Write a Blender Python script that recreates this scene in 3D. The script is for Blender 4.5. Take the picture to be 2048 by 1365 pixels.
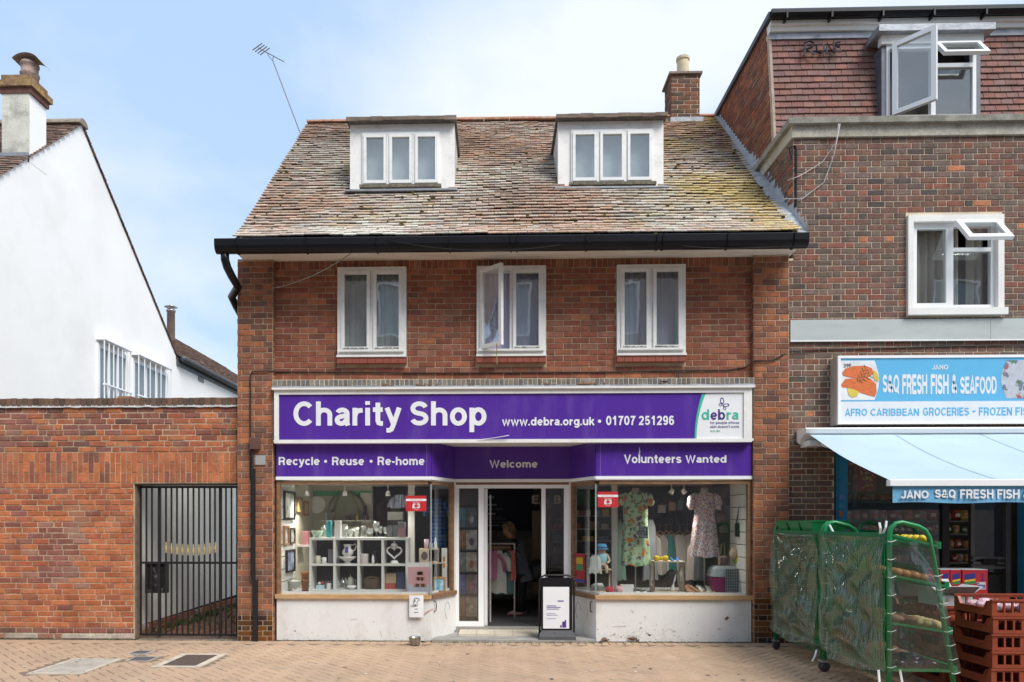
import bpy, math, random
from mathutils import Vector, Matrix, noise, Euler
R = math.radians
rnd = random.Random(7)
for o in list(bpy.data.objects): bpy.data.objects.remove(o)
C = bpy.context.scene.collection
scn = bpy.context.scene

# ------------------------------------------------------------------ camera
# camera geometry: eye 1.58 m above the paving, 9.5 m in front of the shop wall (plane y = 0)
CAM_D, CAM_H, FOC, CX0, HZ, YAW = 9.5, 1.58, 1444.0, 955.2, 1043.0, R(1.5)
cam = bpy.data.objects.new('camera', bpy.data.cameras.new('camera'))
C.objects.link(cam)
cam.location = (0, -CAM_D, CAM_H)
cam.rotation_euler = (R(90), 0, YAW)
cam.data.sensor_width = 36
cam.data.lens = FOC / 2048 * 36
cam.data.shift_x = (1024 - CX0) / 2048
cam.data.shift_y = (HZ - 682.5) / 2048
cam.data.clip_start = 0.1
cam.data.clip_end = 3000
scn.camera = cam

# ------------------------------------------------------------------ sky and sun
SUN_EL, SUN_AZ = R(50), R(42)          # azimuth: towards the right of the view, behind the camera
wd = bpy.data.worlds.new('World'); scn.world = wd; wd.use_nodes = True
nt = wd.node_tree; nt.nodes.clear()
wo = nt.nodes.new('ShaderNodeOutputWorld'); bg = nt.nodes.new('ShaderNodeBackground')
sky = nt.nodes.new('ShaderNodeTexSky'); sky.sky_type = 'NISHITA'; sky.sun_disc = False
sky.sun_elevation = SUN_EL; sky.sun_rotation = math.pi - SUN_AZ
sky.air_density = 1.0; sky.dust_density = 1.0; sky.ozone_density = 1.0
tc = nt.nodes.new('ShaderNodeTexCoord')
sep = nt.nodes.new('ShaderNodeSeparateXYZ'); nt.links.new(tc.outputs['Generated'], sep.inputs[0])
def wmath(op, a, b=None):
    m = nt.nodes.new('ShaderNodeMath'); m.operation = op
    for i, v in enumerate((a, b)):
        if v is None: continue
        if isinstance(v, (int, float)): m.inputs[i].default_value = v
        else: nt.links.new(v, m.inputs[i])
    return m.outputs[0]
den = wmath('ADD', wmath('ABSOLUTE', sep.outputs['Z']), 0.22)
comb = nt.nodes.new('ShaderNodeCombineXYZ')
nt.links.new(wmath('DIVIDE', sep.outputs['X'], den), comb.inputs[0])
nt.links.new(wmath('DIVIDE', sep.outputs['Y'], den), comb.inputs[1])
nz = nt.nodes.new('ShaderNodeTexNoise'); nz.inputs['Scale'].default_value = 0.85
nz.inputs['Detail'].default_value = 9; nz.inputs['Roughness'].default_value = 0.52
nz.inputs['Distortion'].default_value = 0.25
mp = nt.nodes.new('ShaderNodeMapping'); mp.inputs['Location'].default_value = (5.3, 2.2, 0.0)
nt.links.new(comb.outputs[0], mp.inputs[0]); nt.links.new(mp.outputs[0], nz.inputs[0])
rp = nt.nodes.new('ShaderNodeValToRGB')
rp.color_ramp.elements[0].position = 0.44; rp.color_ramp.elements[0].color = (0, 0, 0, 1)
rp.color_ramp.elements[1].position = 0.63; rp.color_ramp.elements[1].color = (1, 1, 1, 1)
nt.links.new(nz.outputs['Fac'], rp.inputs[0])
pale = nt.nodes.new('ShaderNodeMixRGB'); pale.inputs[0].default_value = 0.8
nt.links.new(sky.outputs[0], pale.inputs[1]); pale.inputs[2].default_value = (3.2, 4.4, 6.0, 1)
mx = nt.nodes.new('ShaderNodeMixRGB'); nt.links.new(rp.outputs[0], mx.inputs[0])
nt.links.new(pale.outputs[0], mx.inputs[1]); mx.inputs[2].default_value = (5.1, 5.45, 5.95, 1)
nt.links.new(mx.outputs[0], bg.inputs[0]); bg.inputs[1].default_value = 0.110
nt.links.new(bg.outputs[0], wo.inputs[0])
sl = bpy.data.lights.new('sun', 'SUN'); sl.energy = 2.4; sl.angle = R(30); sl.color = (1, 0.955, 0.89)
so = bpy.data.objects.new('sun', sl); C.objects.link(so)
sv = Vector((math.sin(SUN_AZ) * math.cos(SUN_EL), -math.cos(SUN_AZ) * math.cos(SUN_EL), math.sin(SUN_EL)))
so.rotation_euler = sv.to_track_quat('Z', 'Y').to_euler()
so.location = sv * 40
vs = scn.view_settings; vs.view_transform = 'Standard'; vs.look = 'None'; vs.gamma = 1; vs.use_curve_mapping = False
vs.exposure = 0.74

# ------------------------------------------------------------------ measuring helpers
_c, _s = math.cos(YAW), math.sin(YAW)
def X(px, Y=0.0):                      # x of a thing measured at column px and standing in the plane y = Y
    u = (px - CX0) / FOC
    return (CAM_D + Y) * (u * _c - _s) / (_c + u * _s)
def Z(py, px=1024, Y=0.0):
    return CAM_H + (HZ - py) / FOC * (-X(px, Y) * _s + (CAM_D + Y) * _c)
def YX(px, x):                         # y of a thing measured at column px and standing in the plane x = x
    u = (px - CX0) / FOC
    return x * (_c + u * _s) / (u * _c - _s) - CAM_D
def PT(px, py, Y): return Vector((X(px, Y), Y, Z(py, px, Y)))

# ------------------------------------------------------------------ materials
MATS = {}
def mat(name, col=(.5, .5, .5), rough=.65, var=.12, vs=6.0, fine=.0, fs=60., bump=0., bs=40., attr=False, metal=0.,
        spec=.4, dirt=None, dirt_amt=.5, ds=2.5, stretch=(1, 1, 1), trans=0., coat=0.):
    if name in MATS: return MATS[name]
    m = bpy.data.materials.new(name); m.use_nodes = True; t = m.node_tree; n = t.nodes; L = t.links
    b = n['Principled BSDF']
    b.inputs['Roughness'].default_value = rough; b.inputs['Metallic'].default_value = metal
    b.inputs['Specular IOR Level'].default_value = spec
    if coat: b.inputs['Coat Weight'].default_value = coat
    geo = n.new('ShaderNodeNewGeometry')
    mpg = n.new('ShaderNodeMapping'); mpg.inputs['Scale'].default_value = stretch; L.new(geo.outputs['Position'], mpg.inputs[0])
    P = mpg.outputs[0]
    if attr:
        a = n.new('ShaderNodeAttribute'); a.attribute_name = 'Col'; cur = a.outputs['Color']
    else:
        rgb = n.new('ShaderNodeRGB'); rgb.outputs[0].default_value = (*col, 1); cur = rgb.outputs[0]
    def mul(cur, scale, amt, detail=5):
        tx = n.new('ShaderNodeTexNoise'); tx.inputs['Scale'].default_value = scale; tx.inputs['Detail'].default_value = detail
        L.new(P, tx.inputs[0])
        mr = n.new('ShaderNodeMapRange'); mr.inputs[1].default_value = .3; mr.inputs[2].default_value = .7
        mr.inputs[3].default_value = 1 - amt; mr.inputs[4].default_value = 1 + amt; L.new(tx.outputs['Fac'], mr.inputs[0])
        hs = n.new('ShaderNodeHueSaturation'); L.new(mr.outputs[0], hs.inputs['Value']); L.new(cur, hs.inputs['Color'])
        return hs.outputs[0]
    if var: cur = mul(cur, vs, var)
    if fine: cur = mul(cur, fs, fine, 3)
    if dirt:
        tx = n.new('ShaderNodeTexNoise'); tx.inputs['Scale'].default_value = ds; tx.inputs['Detail'].default_value = 8
        tx.inputs['Roughness'].default_value = .65; L.new(P, tx.inputs[0])
        mr = n.new('ShaderNodeMapRange'); mr.inputs[1].default_value = .52; mr.inputs[2].default_value = .72
        mr.inputs[4].default_value = dirt_amt; L.new(tx.outputs['Fac'], mr.inputs[0])
        mm = n.new('ShaderNodeMixRGB'); L.new(mr.outputs[0], mm.inputs[0]); L.new(cur, mm.inputs[1]); mm.inputs[2].default_value = (*dirt, 1)
        cur = mm.outputs[0]
    L.new(cur, b.inputs['Base Color'])
    if bump:
        tx = n.new('ShaderNodeTexNoise'); tx.inputs['Scale'].default_value = bs; tx.inputs['Detail'].default_value = 4; L.new(P, tx.inputs[0])
        bp = n.new('ShaderNodeBump'); bp.inputs['Strength'].default_value = bump; bp.inputs['Distance'].default_value = .02
        L.new(tx.outputs['Fac'], bp.inputs['Height']); L.new(bp.outputs[0], b.inputs['Normal'])
    if trans:
        tr = n.new('ShaderNodeBsdfTransparent'); ms = n.new('ShaderNodeMixShader'); ms.inputs[0].default_value = trans
        L.new(b.outputs[0], ms.inputs[1]); L.new(tr.outputs[0], ms.inputs[2]); L.new(ms.outputs[0], n['Material Output'].inputs[0])
    MATS[name] = m
    return m
def glass(name, ior=1.9, tint=(.93, .95, .94), rough=.0, haze=0., hazecol=(.8, .85, .85), wave=0., crease=0.):
    if name in MATS: return MATS[name]
    m = bpy.data.materials.new(name); m.use_nodes = True; t = m.node_tree; n = t.nodes; L = t.links; n.remove(n['Principled BSDF'])
    f0 = 2 * ((ior - 1) / (ior + 1)) ** 2
    lw = n.new('ShaderNodeLayerWeight'); lw.inputs['Blend'].default_value = .5
    pw = n.new('ShaderNodeMath'); pw.operation = 'POWER'; L.new(lw.outputs['Facing'], pw.inputs[0]); pw.inputs[1].default_value = 5
    fr = n.new('ShaderNodeMapRange'); fr.inputs[3].default_value = f0; fr.inputs[4].default_value = .9; L.new(pw.outputs[0], fr.inputs[0])
    tr = n.new('ShaderNodeBsdfTransparent'); tr.inputs[0].default_value = (*tint, 1)
    gl = n.new('ShaderNodeBsdfGlossy'); gl.inputs['Roughness'].default_value = rough
    ms = n.new('ShaderNodeMixShader'); L.new(fr.outputs[0], ms.inputs[0])
    if wave:
        geo = n.new('ShaderNodeNewGeometry')
        tx = n.new('ShaderNodeTexNoise'); tx.inputs['Scale'].default_value = 2.2; L.new(geo.outputs['Position'], tx.inputs[0])
        bp = n.new('ShaderNodeBump'); bp.inputs['Strength'].default_value = wave; bp.inputs['Distance'].default_value = .02
        L.new(tx.outputs['Fac'], bp.inputs['Height']); L.new(bp.outputs[0], gl.inputs['Normal'])
    if crease:
        geo = n.new('ShaderNodeNewGeometry'); mpc = n.new('ShaderNodeMapping'); mpc.inputs['Scale'].default_value = (1, 7, 1.1); L.new(geo.outputs['Position'], mpc.inputs[0])
        tx = n.new('ShaderNodeTexNoise'); tx.inputs['Scale'].default_value = 1.8; tx.inputs['Detail'].default_value = 3; tx.inputs['Distortion'].default_value = 1.6; L.new(mpc.outputs[0], tx.inputs[0])
        bp = n.new('ShaderNodeBump'); bp.inputs['Strength'].default_value = crease; bp.inputs['Distance'].default_value = .09
        L.new(tx.outputs['Fac'], bp.inputs['Height']); L.new(bp.outputs[0], gl.inputs['Normal']); L.new(bp.outputs[0], lw.inputs['Normal'])
    base = tr.outputs[0]
    if haze:
        df = n.new('ShaderNodeBsdfDiffuse'); df.inputs[0].default_value = (*hazecol, 1)
        m2 = n.new('ShaderNodeMixShader'); m2.inputs[0].default_value = haze; L.new(base, m2.inputs[1]); L.new(df.outputs[0], m2.inputs[2]); base = m2.outputs[0]
    L.new(base, ms.inputs[1]); L.new(gl.outputs[0], ms.inputs[2]); L.new(ms.outputs[0], n['Material Output'].inputs[0])
    MATS[name] = m
    return m

# ------------------------------------------------------------------ mesh helpers
class MB:
    def __init__(s): s.v = []; s.f = []; s.c = []; s.col = (1, 1, 1)
    def add(s, vs, fs):
        k = len(s.v); s.v += [tuple(v) for v in vs]
        for f in fs: s.f.append([i + k for i in f]); s.c.append(s.col)
        return s
    def box(s, x0, x1, y0, y1, z0, z1, M=None):
        vs = [Vector((x, y, z)) for z in (z0, z1) for y in (y0, y1) for x in (x0, x1)]
        if M: vs = [M @ v for v in vs]
        return s.add(vs, [(0, 2, 3, 1), (4, 5, 7, 6), (0, 1, 5, 4), (2, 6, 7, 3), (0, 4, 6, 2), (1, 3, 7, 5)])
    def cbox(s, x0, x1, y0, y1, z0, z1, b=.01, M=None):      # box with chamfered upright and top edges (rounded look)
        pts = [(x0 + b, y0), (x1 - b, y0), (x1, y0 + b), (x1, y1 - b), (x1 - b, y1), (x0 + b, y1), (x0, y1 - b), (x0, y0 + b)]
        vs = []
        cx, cy = (x0 + x1) / 2, (y0 + y1) / 2
        for z, k in ((z0, 1), (z1 - b, 1), (z1, 0)):
            for (x, y) in pts:
                if k == 0:
                    x += -b if x > cx else b; y += -b if y > cy else b
                vs.append(Vector((x, y, z)))
        if M: vs = [M @ v for v in vs]
        fs = [tuple(range(7, -1, -1)), tuple(range(16, 24))]
        for r in range(2):
            for i in range(8):
                j = (i + 1) % 8; fs.append((r * 8 + i, r * 8 + j, r * 8 + 8 + j, r * 8 + 8 + i))
        return s.add(vs, fs)
    def tube(s, pts, r=.01, n=6, closed=False, flat=None):
        pts = [Vector(p) for p in pts]; N = len(pts); rs = r if isinstance(r, (list, tuple)) else [r] * N
        vs = []; up0 = None
        for i, p in enumerate(pts):
            a = pts[(i - 1) % N] if (closed or i) else p; b = pts[(i + 1) % N] if (closed or i < N - 1) else p
            t = (b - a)
            if t.length < 1e-9: t = Vector((0, 0, 1))
            t.normalize()
            if up0 is None: up0 = Vector((0, 0, 1)) if abs(t.z) < .9 else Vector((0, 1, 0))
            e = t.cross(up0)
            if e.length < 1e-5: e = t.orthogonal()
            e.normalize(); g = e.cross(t); up0 = g
            for k in range(n):
                an = 2 * math.pi * (k + .5) / n
                vs.append(p + (e * math.cos(an) + g * math.sin(an) * (flat or 1)) * rs[i])
        fs = []
        for i in range(N if closed else N - 1):
            j = (i + 1) % N
            for k in range(n):
                l = (k + 1) % n; fs.append((i * n + k, j * n + k, j * n + l, i * n + l))
        if not closed: fs += [tuple(range(n)), tuple(range((N - 1) * n + n - 1, (N - 1) * n - 1, -1))]
        return s.add(vs, fs)
    def lathe(s, prof, n=16, c=(0, 0, 0), M=None, sx=1, sy=1, cap=True):
        vs = []
        for (r, z) in prof:
            for k in range(n):
                a = 2 * math.pi * k / n
                v = Vector((r * math.cos(a) * sx, r * math.sin(a) * sy, z))
                if M: v = M @ v
                vs.append(v + Vector(c))
        fs = []
        for i in range(len(prof) - 1):
            for k in range(n):
                l = (k + 1) % n; fs.append((i * n + k, i * n + l, (i + 1) * n + l, (i + 1) * n + k))
        if cap:
            fs.append(tuple(range(n - 1, -1, -1))); m = (len(prof) - 1) * n; fs.append(tuple(range(m, m + n)))
        return s.add(vs, fs)
    def prism(s, poly, a0, a1, axis='y'):                     # extrude a polygon (list of 2-d points) along an axis
        def P(p, a): return {'y': (p[0], a, p[1]), 'x': (a, p[0], p[1]), 'z': (p[0], p[1], a)}[axis]
        N = len(poly); vs = [P(p, a0) for p in poly] + [P(p, a1) for p in poly]
        fs = [tuple(range(N)), tuple(range(2 * N - 1, N - 1, -1))] + [(i, N + i, N + (i + 1) % N, (i + 1) % N) for i in range(N)]
        return s.add(vs, fs)
    def grid(s, fn, nu, nv):
        vs = [fn(i / nu, j / nv) for j in range(nv + 1) for i in range(nu + 1)]
        fs = [(j * (nu + 1) + i, j * (nu + 1) + i + 1, (j + 1) * (nu + 1) + i + 1, (j + 1) * (nu + 1) + i) for j in range(nv) for i in range(nu)]
        return s.add(vs, fs)
    def slab(s, x0, x1, z0, z1, y0, y1, holes=()):            # upright slab in the x-z plane with rectangular openings
        xs = sorted({x0, x1, *[min(max(v, x0), x1) for h in holes for v in h[:2]]}); zs = sorted({z0, z1, *[min(max(v, z0), z1) for h in holes for v in h[2:]]})
        for i in range(len(xs) - 1):
            run = None
            for j in range(len(zs) - 1):
                cx, cz = (xs[i] + xs[i + 1]) / 2, (zs[j] + zs[j + 1]) / 2
                inh = any(h[0] < cx < h[1] and h[2] < cz < h[3] for h in holes)
                if not inh:
                    if run is None: run = zs[j]
                    end = zs[j + 1]
                if run is not None and (inh or j == len(zs) - 2):
                    s.box(xs[i], xs[i + 1], y0, y1, run, end); run = None
        return s
    def mesh(s, name, m=None, smooth=False):
        me = bpy.data.meshes.new(name); me.from_pydata(s.v, [], s.f)
        a = me.attributes.new('Col', 'FLOAT_COLOR', 'FACE')
        a.data.foreach_set('color', [x for c in s.c for x in (c[0], c[1], c[2], 1)])
        if smooth: me.polygons.foreach_set('use_smooth', [True] * len(me.polygons))
        if m: me.materials.append(m)
        me.update(); return me
    def build(s, name, m, parent=None, smooth=False, fix=False, kind=None, label=None):
        me = s.mesh(name, m, smooth)
        if fix:
            import bmesh
            b = bmesh.new(); b.from_mesh(me); bmesh.ops.recalc_face_normals(b, faces=b.faces); b.to_mesh(me); b.free()
        return link(name, me, parent, kind, label)
def link(name, me, parent=None, kind=None, label=None, local=False):
    o = bpy.data.objects.new(name, me); C.objects.link(o)
    if parent is not None: adopt(o, parent, local)
    if kind: o['kind'] = kind
    if label: o['label'] = label
    return o
WM = {}
def world_of(o): return WM.get(o.name, Matrix.Identity(4))
def adopt(o, parent, local=False):
    o.parent = parent
    if not local: o.matrix_parent_inverse = world_of(parent).inverted()
def thing(name, loc, label, cat, group=None, rz=0.0):
    o = bpy.data.objects.new(name, None); C.objects.link(o); o.location = loc; o.rotation_euler = (0, 0, rz); o.empty_display_size = .1
    WM[o.name] = Matrix.Translation(Vector(loc)) @ Matrix.Rotation(rz, 4, 'Z')
    return tag(o, label, cat, group)
def tag(o, label, cat=None, group=None, kind=None):
    o['label'] = label
    if cat: o['category'] = cat
    if group: o['group'] = group
    if kind: o['kind'] = kind
    return o
def structure(o): o['kind'] = 'structure'; return o
def part(name, m, parent, fn, smooth=False, fix=False, label=None, kind=None):
    b = MB(); fn(b); return b.build(name, m, parent, smooth, fix, kind, label)
def copy_tree(o, parent=None):
    c = o.copy(); C.objects.link(c); c.parent = parent
    if o.name in WM: WM[c.name] = WM[o.name]
    for ch in list(o.children): copy_tree(ch, c)
    return c
def lettering(text, x0, x1, z0, z1, y, m, parent, bold=.0, depth=.004, name='lettering', M=None, space=1.0):
    cu = bpy.data.curves.new('t', 'FONT'); cu.body = text; cu.size = 1; cu.offset = bold; cu.extrude = 0.0; cu.space_character = space; cu.resolution_u = 4
    o = bpy.data.objects.new('t', cu); C.objects.link(o)
    dg = bpy.context.evaluated_depsgraph_get(); dg.update(); me0 = bpy.data.meshes.new_from_object(o.evaluated_get(dg))
    bpy.data.objects.remove(o)
    vs = [v.co.copy() for v in me0.vertices]; fs = [tuple(p.vertices) for p in me0.polygons]; bpy.data.meshes.remove(me0)
    ax, bx = min(v.x for v in vs), max(v.x for v in vs); ay, by = min(v.y for v in vs), max(v.y for v in vs)
    out = [Vector((x0 + (v.x - ax) / (bx - ax) * (x1 - x0), y, z0 + (v.y - ay) / (by - ay) * (z1 - z0))) for v in vs]
    # give the letters thickness: a front sheet joined by rims to a back sheet
    N = len(out); back = [v + Vector((0, depth, 0)) for v in out]
    cnt = {}
    for f in fs:
        for i in range(len(f)):
            e = (f[i], f[(i + 1) % len(f)]); cnt[tuple(sorted(e))] = cnt.get(tuple(sorted(e)), []) + [e]
    rim = [(e[0][1], e[0][0], e[0][0] + N, e[0][1] + N) for e in cnt.values() if len(e) == 1]
    b = MB(); allv = out + back
    if M: allv = [M @ v for v in allv]
    b.add(allv, fs + rim)
    return b.build(name, m, parent)

# ------------------------------------------------------------------ grotesque stroke letters
def _E(cx, cy, rx, ry, a0, a1, n=None):
    n = n or max(6, int(abs(a1 - a0) / 12))
    return [(cx + rx * math.cos(R(lerp2(a0, a1, i / n))), cy + ry * math.sin(R(lerp2(a0, a1, i / n)))) for i in range(n + 1)]
def lerp2(a, b, t): return a + (b - a) * t
def _glyphs():
    E = _E; g = {}
    o = E(.34, .365, .24, .285, 0, 360)
    g['o'] = (.68, [o]); g['c'] = (.62, [E(.34, .365, .24, .285, 42, 318)]); g['e'] = (.66, [[(.55, .365), (.12, .365)], E(.34, .365, .235, .285, 0, 318)])
    g['a'] = (.62, [E(.31, .5, .19, .15, 165, 0, 10) + [(.5, .3), (.5, .12), (.53, .0)], E(.29, .215, .19, .135, 60, 360)[::1] + [(.48, .25), (.5, .42), (.3, .385), (.33, .335)][:0]])
    g['a'] = (.62, [E(.31, .5, .19, .145, 165, 0, 10) + [(.5, .3), (.5, .1), (.535, .0)], [(.5, .42), (.3, .385)] + E(.265, .225, .165, .14, 100, 330, 14) + [(.5, .27)]])
    g['b'] = (.68, [[(.1, 0), (.1, 1)], E(.36, .365, .225, .285, 0, 360)]); g['d'] = (.68, [[(.58, 0), (.58, 1)], E(.32, .365, .225, .285, 0, 360)])
    g['p'] = (.68, [[(.1, -.28), (.1, .73)], E(.36, .365, .225, .285, 0, 360)]); g['g'] = (.68, [[(.58, .73), (.58, 0)] + E(.345, -.04, .235, .155, 0, -155, 12), E(.32, .37, .225, .28, 0, 360)])
    g['h'] = (.66, [[(.1, 0), (.1, 1)], [(.1, .4)] + E(.33, .43, .23, .215, 165, 0, 12) + [(.56, 0)]]); g['n'] = (.66, [[(.1, 0), (.1, .73)], [(.1, .4)] + E(.33, .43, .23, .215, 165, 0, 12) + [(.56, 0)]])
    g['m'] = (.98, [[(.1, 0), (.1, .73)], [(.1, .4)] + E(.295, .45, .195, .195, 165, 0, 10) + [(.49, 0)], [(.49, .4)] + E(.685, .45, .195, .195, 165, 0, 10) + [(.88, 0)]])
    g['r'] = (.42, [[(.1, 0), (.1, .73)], [(.1, .38), (.14, .52), (.24, .61), (.41, .63)]]); g['u'] = (.66, [[(.56, 0), (.56, .73)], [(.1, .73), (.1, .3)] + E(.33, .3, .23, .215, 180, 340, 12)])
    g['i'] = (.2, [[(.1, 0), (.1, .73)], [(.1, .85), (.1, 1)]]); g['l'] = (.2, [[(.1, 0), (.1, 1)]]); g['t'] = (.42, [[(.22, .94), (.22, .2), (.25, .11), (.32, .08), (.42, .08)], [(.02, .65), (.41, .65)]])
    g['k'] = (.64, [[(.1, 0), (.1, 1)], [(.54, .73), (.12, .27)], [(.28, .44), (.56, .0)]]); g['v'] = (.62, [[(.07, .73), (.31, .02), (.55, .73)]]); g['w'] = (.94, [[(.07, .73), (.27, .03), (.47, .70), (.67, .03), (.87, .73)]])
    g['y'] = (.62, [[(.07, .73), (.32, .08)], [(.56, .73), (.33, .03), (.25, -.16), (.17, -.2), (.05, -.2)]]); g['s'] = (.6, [E(.3, .515, .2, .135, 20, 270, 14) + E(.3, .225, .21, .14, 90, -160, 14)[1:]])
    g['C'] = (.82, [E(.44, .5, .335, .41, 42, 318, 26)]); g['S'] = (.74, [E(.37, .705, .255, .2, 15, 262, 16) + E(.37, .295, .27, .2, 82, -165, 16)[1:]]); g['O'] = (.88, [E(.44, .5, .34, .41, 0, 360, 30)]); g['Q'] = (.88, [E(.44, .5, .34, .41, 0, 360, 30), [(.5, .25), (.82, -.06)]])
    g['G'] = (.86, [E(.44, .5, .335, .41, 42, 300, 24) + [(.74, .2), (.74, .45)], [(.78, .46), (.45, .46)]]); g['D'] = (.8, [[(.1, 0), (.1, 1)], [(.1, .91), (.35, .91)] + E(.37, .5, .32, .41, 90, -90, 14) + [(.1, .09)]])
    g['R'] = (.78, [[(.1, 0), (.1, 1)], [(.1, .91), (.42, .91)] + E(.44, .69, .23, .22, 90, -90, 10) + [(.1, .47)], [(.4, .47), (.58, .35), (.64, .0)]]); g['B'] = (.76, [[(.1, 0), (.1, 1)], [(.1, .91), (.4, .91)] + E(.42, .71, .2, .2, 90, -90, 10) + [(.1, .52)], [(.4, .52)] + E(.43, .3, .23, .21, 90, -90, 10) + [(.1, .09)]])
    g['P'] = (.74, [[(.1, 0), (.1, 1)], [(.1, .91), (.42, .91)] + E(.43, .68, .22, .23, 90, -90, 10) + [(.1, .45)]]); g['V'] = (.78, [[(.07, 1), (.39, .03), (.71, 1)]]); g['W'] = (1.12, [[(.07, 1), (.32, .03), (.56, .95), (.8, .03), (1.05, 1)]])
    g['E'] = (.68, [[(.1, 0), (.1, 1)], [(.1, .91), (.64, .91)], [(.1, .52), (.6, .52)], [(.1, .09), (.66, .09)]]); g['F'] = (.64, [[(.1, 0), (.1, 1)], [(.1, .91), (.62, .91)], [(.1, .51), (.54, .51)]])
    g['H'] = (.78, [[(.1, 0), (.1, 1)], [(.68, 0), (.68, 1)], [(.1, .52), (.68, .52)]]); g['I'] = (.2, [[(.1, 0), (.1, 1)]]); g['N'] = (.78, [[(.1, 0), (.1, 1)], [(.68, 0), (.68, 1)], [(.12, .93), (.66, .07)]])
    g['A'] = (.8, [[(.07, 0), (.4, .97), (.73, 0)], [(.2, .28), (.6, .28)]]); g['J'] = (.6, [[(.5, 1), (.5, .3)] + E(.29, .3, .21, .215, 0, -170, 12)]); g['Z'] = (.68, [[(.06, .91), (.58, .91), (.1, .09), (.64, .09)]])
    g['&'] = (.82, [[(.78, .0), (.33, .60), (.25, .72), (.27, .85), (.38, .91), (.49, .85), (.50, .73), (.40, .60), (.22, .46), (.12, .33), (.12, .2), (.22, .1), (.36, .08), (.52, .16), (.64, .32), (.70, .46)]]); g['-'] = (.36, [[(.03, .37), (.33, .37)]]); g['.'] = (.2, [[(.1, 0), (.1, .19)]])
    g['0'] = (.64, [E(.32, .5, .23, .41, 0, 360, 26)]); g['1'] = (.64, [[(.38, 0), (.38, 1)], [(.1, .72), (.25, .75), (.36, .95)]]); g['7'] = (.64, [[(.05, .9), (.53, .9), (.36, .6), (.26, .3), (.23, .0)]])
    g['2'] = (.64, [E(.32, .69, .22, .21, 170, -25, 14) + [(.36, .36), (.18, .2), (.13, .09), (.58, .09)]]); g['5'] = (.64, [[(.54, .9), (.2, .9), (.15, .5)] + E(.32, .33, .22, .235, 130, -160, 16)]); g['3'] = (.64, [E(.3, .7, .2, .2, 160, -80, 14) + E(.3, .29, .23, .2, 85, -165, 14)])
    g['9'] = (.64, [E(.32, .66, .21, .25, 0, 360, 20), [(.53, .66), (.52, .35)] + E(.31, .3, .21, .215, -10, -150, 8)]); g['6'] = (.64, [E(.32, .33, .21, .25, 0, 360, 20), [(.11, .33), (.12, .65)] + E(.33, .7, .21, .215, 170, 30, 8)])
    g['f'] = (.4, [[(.2, 0), (.2, .78), (.24, .9), (.4, .92)], [(.02, .65), (.39, .65)]])
    g['£'] = (.66, [[(.06, .09), (.62, .09)], [(.06, .47), (.5, .47)], [(.12, .09), (.22, .25), (.22, .68)] + _E(.39, .72, .17, .19, 180, 20, 10)])
    g["'"] = (.18, [[(.09, .72), (.09, 1)]]); g['x'] = (.6, [[(.07, 0), (.53, .73)], [(.53, 0), (.07, .73)]])
    return g
GLYPH = _glyphs()
def grotesque(text, x0, x1, z0, z1, y, m, parent, t=.19, depth=.004, gap=.09, name='lettering', z_desc=False, M=None):
    """uniform-stroke letters fitted into the box; z0 is the lowest and z1 the highest point of the word"""
    cx = 0; b = MB(); faces = []
    for ch in text:
        if ch == ' ': cx += .3; continue
        w, strokes = GLYPH[ch]
        for k, st in enumerate(strokes):
            closed = abs(st[0][0] - st[-1][0]) < 1e-6 and abs(st[0][1] - st[-1][1]) < 1e-6; pts = st[:-1] if closed else st; N = len(pts); A = []
            for i, p in enumerate(pts):
                pr = pts[i - 1] if (i or closed) else None; nx = pts[(i + 1) % N] if (i < N - 1 or closed) else None
                d1 = Vector((p[0] - pr[0], p[1] - pr[1])).normalized() if pr else None; d2 = Vector((nx[0] - p[0], nx[1] - p[1])).normalized() if nx else None
                d1 = d1 or d2; d2 = d2 or d1; n1 = Vector((-d1.y, d1.x)); n2 = Vector((-d2.y, d2.x)); q = n1 + n2
                q = q.normalized() if q.length > 1e-4 else n1; k_ = min(1.9, 1 / max(.3, q.dot(n1))); A.append((cx + p[0], p[1], q * (t / 2 * k_)))
            faces.append((A, closed, k))
        cx += w + gap
    P = [(a[0] + s * a[2].x, a[1] + s * a[2].y) for A, c, k in faces for a in A for s in (-1, 1)]
    ax, bx, ay, by = min(p[0] for p in P), max(p[0] for p in P), min(p[1] for p in P), max(p[1] for p in P)
    f = lambda p, yy: Vector((x0 + (p[0] - ax) / (bx - ax) * (x1 - x0), yy, z0 + (p[1] - ay) / (by - ay) * (z1 - z0)))
    for A, c, k in faces:
        vs = []
        yf = y - .0004 * k
        for a in A:
            l, r = (a[0] + a[2].x, a[1] + a[2].y), (a[0] - a[2].x, a[1] - a[2].y); vs += [f(l, yf), f(r, yf), f(l, y + depth), f(r, y + depth)]
        if M: vs = [M @ v for v in vs]
        N = len(A); fs = []
        for i in range(N if c else N - 1):
            j = (i + 1) % N; fs += [(4 * i, 4 * i + 1, 4 * j + 1, 4 * j), (4 * i, 4 * j, 4 * j + 2, 4 * i + 2), (4 * i + 1, 4 * i + 3, 4 * j + 3, 4 * j + 1)]
        if not c: fs += [(0, 2, 3, 1), (4 * N - 4, 4 * N - 3, 4 * N - 1, 4 * N - 2)]
        b.add(vs, fs)
    return b.build(name, m, parent)

def lerp(a, b, t): return a + (b - a) * t
def mute(pal, k, g=1.0):
    return [(tuple(g * lerp(x, .3 * c[0] + .55 * c[1] + .15 * c[2], k) for x in c), w) for c, w in pal]
def jit(c, a=.12):
    k = 1 + rnd.uniform(-a, a); return tuple(max(0, x * k * (1 + rnd.uniform(-a * .3, a * .3))) for x in c)
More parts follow.
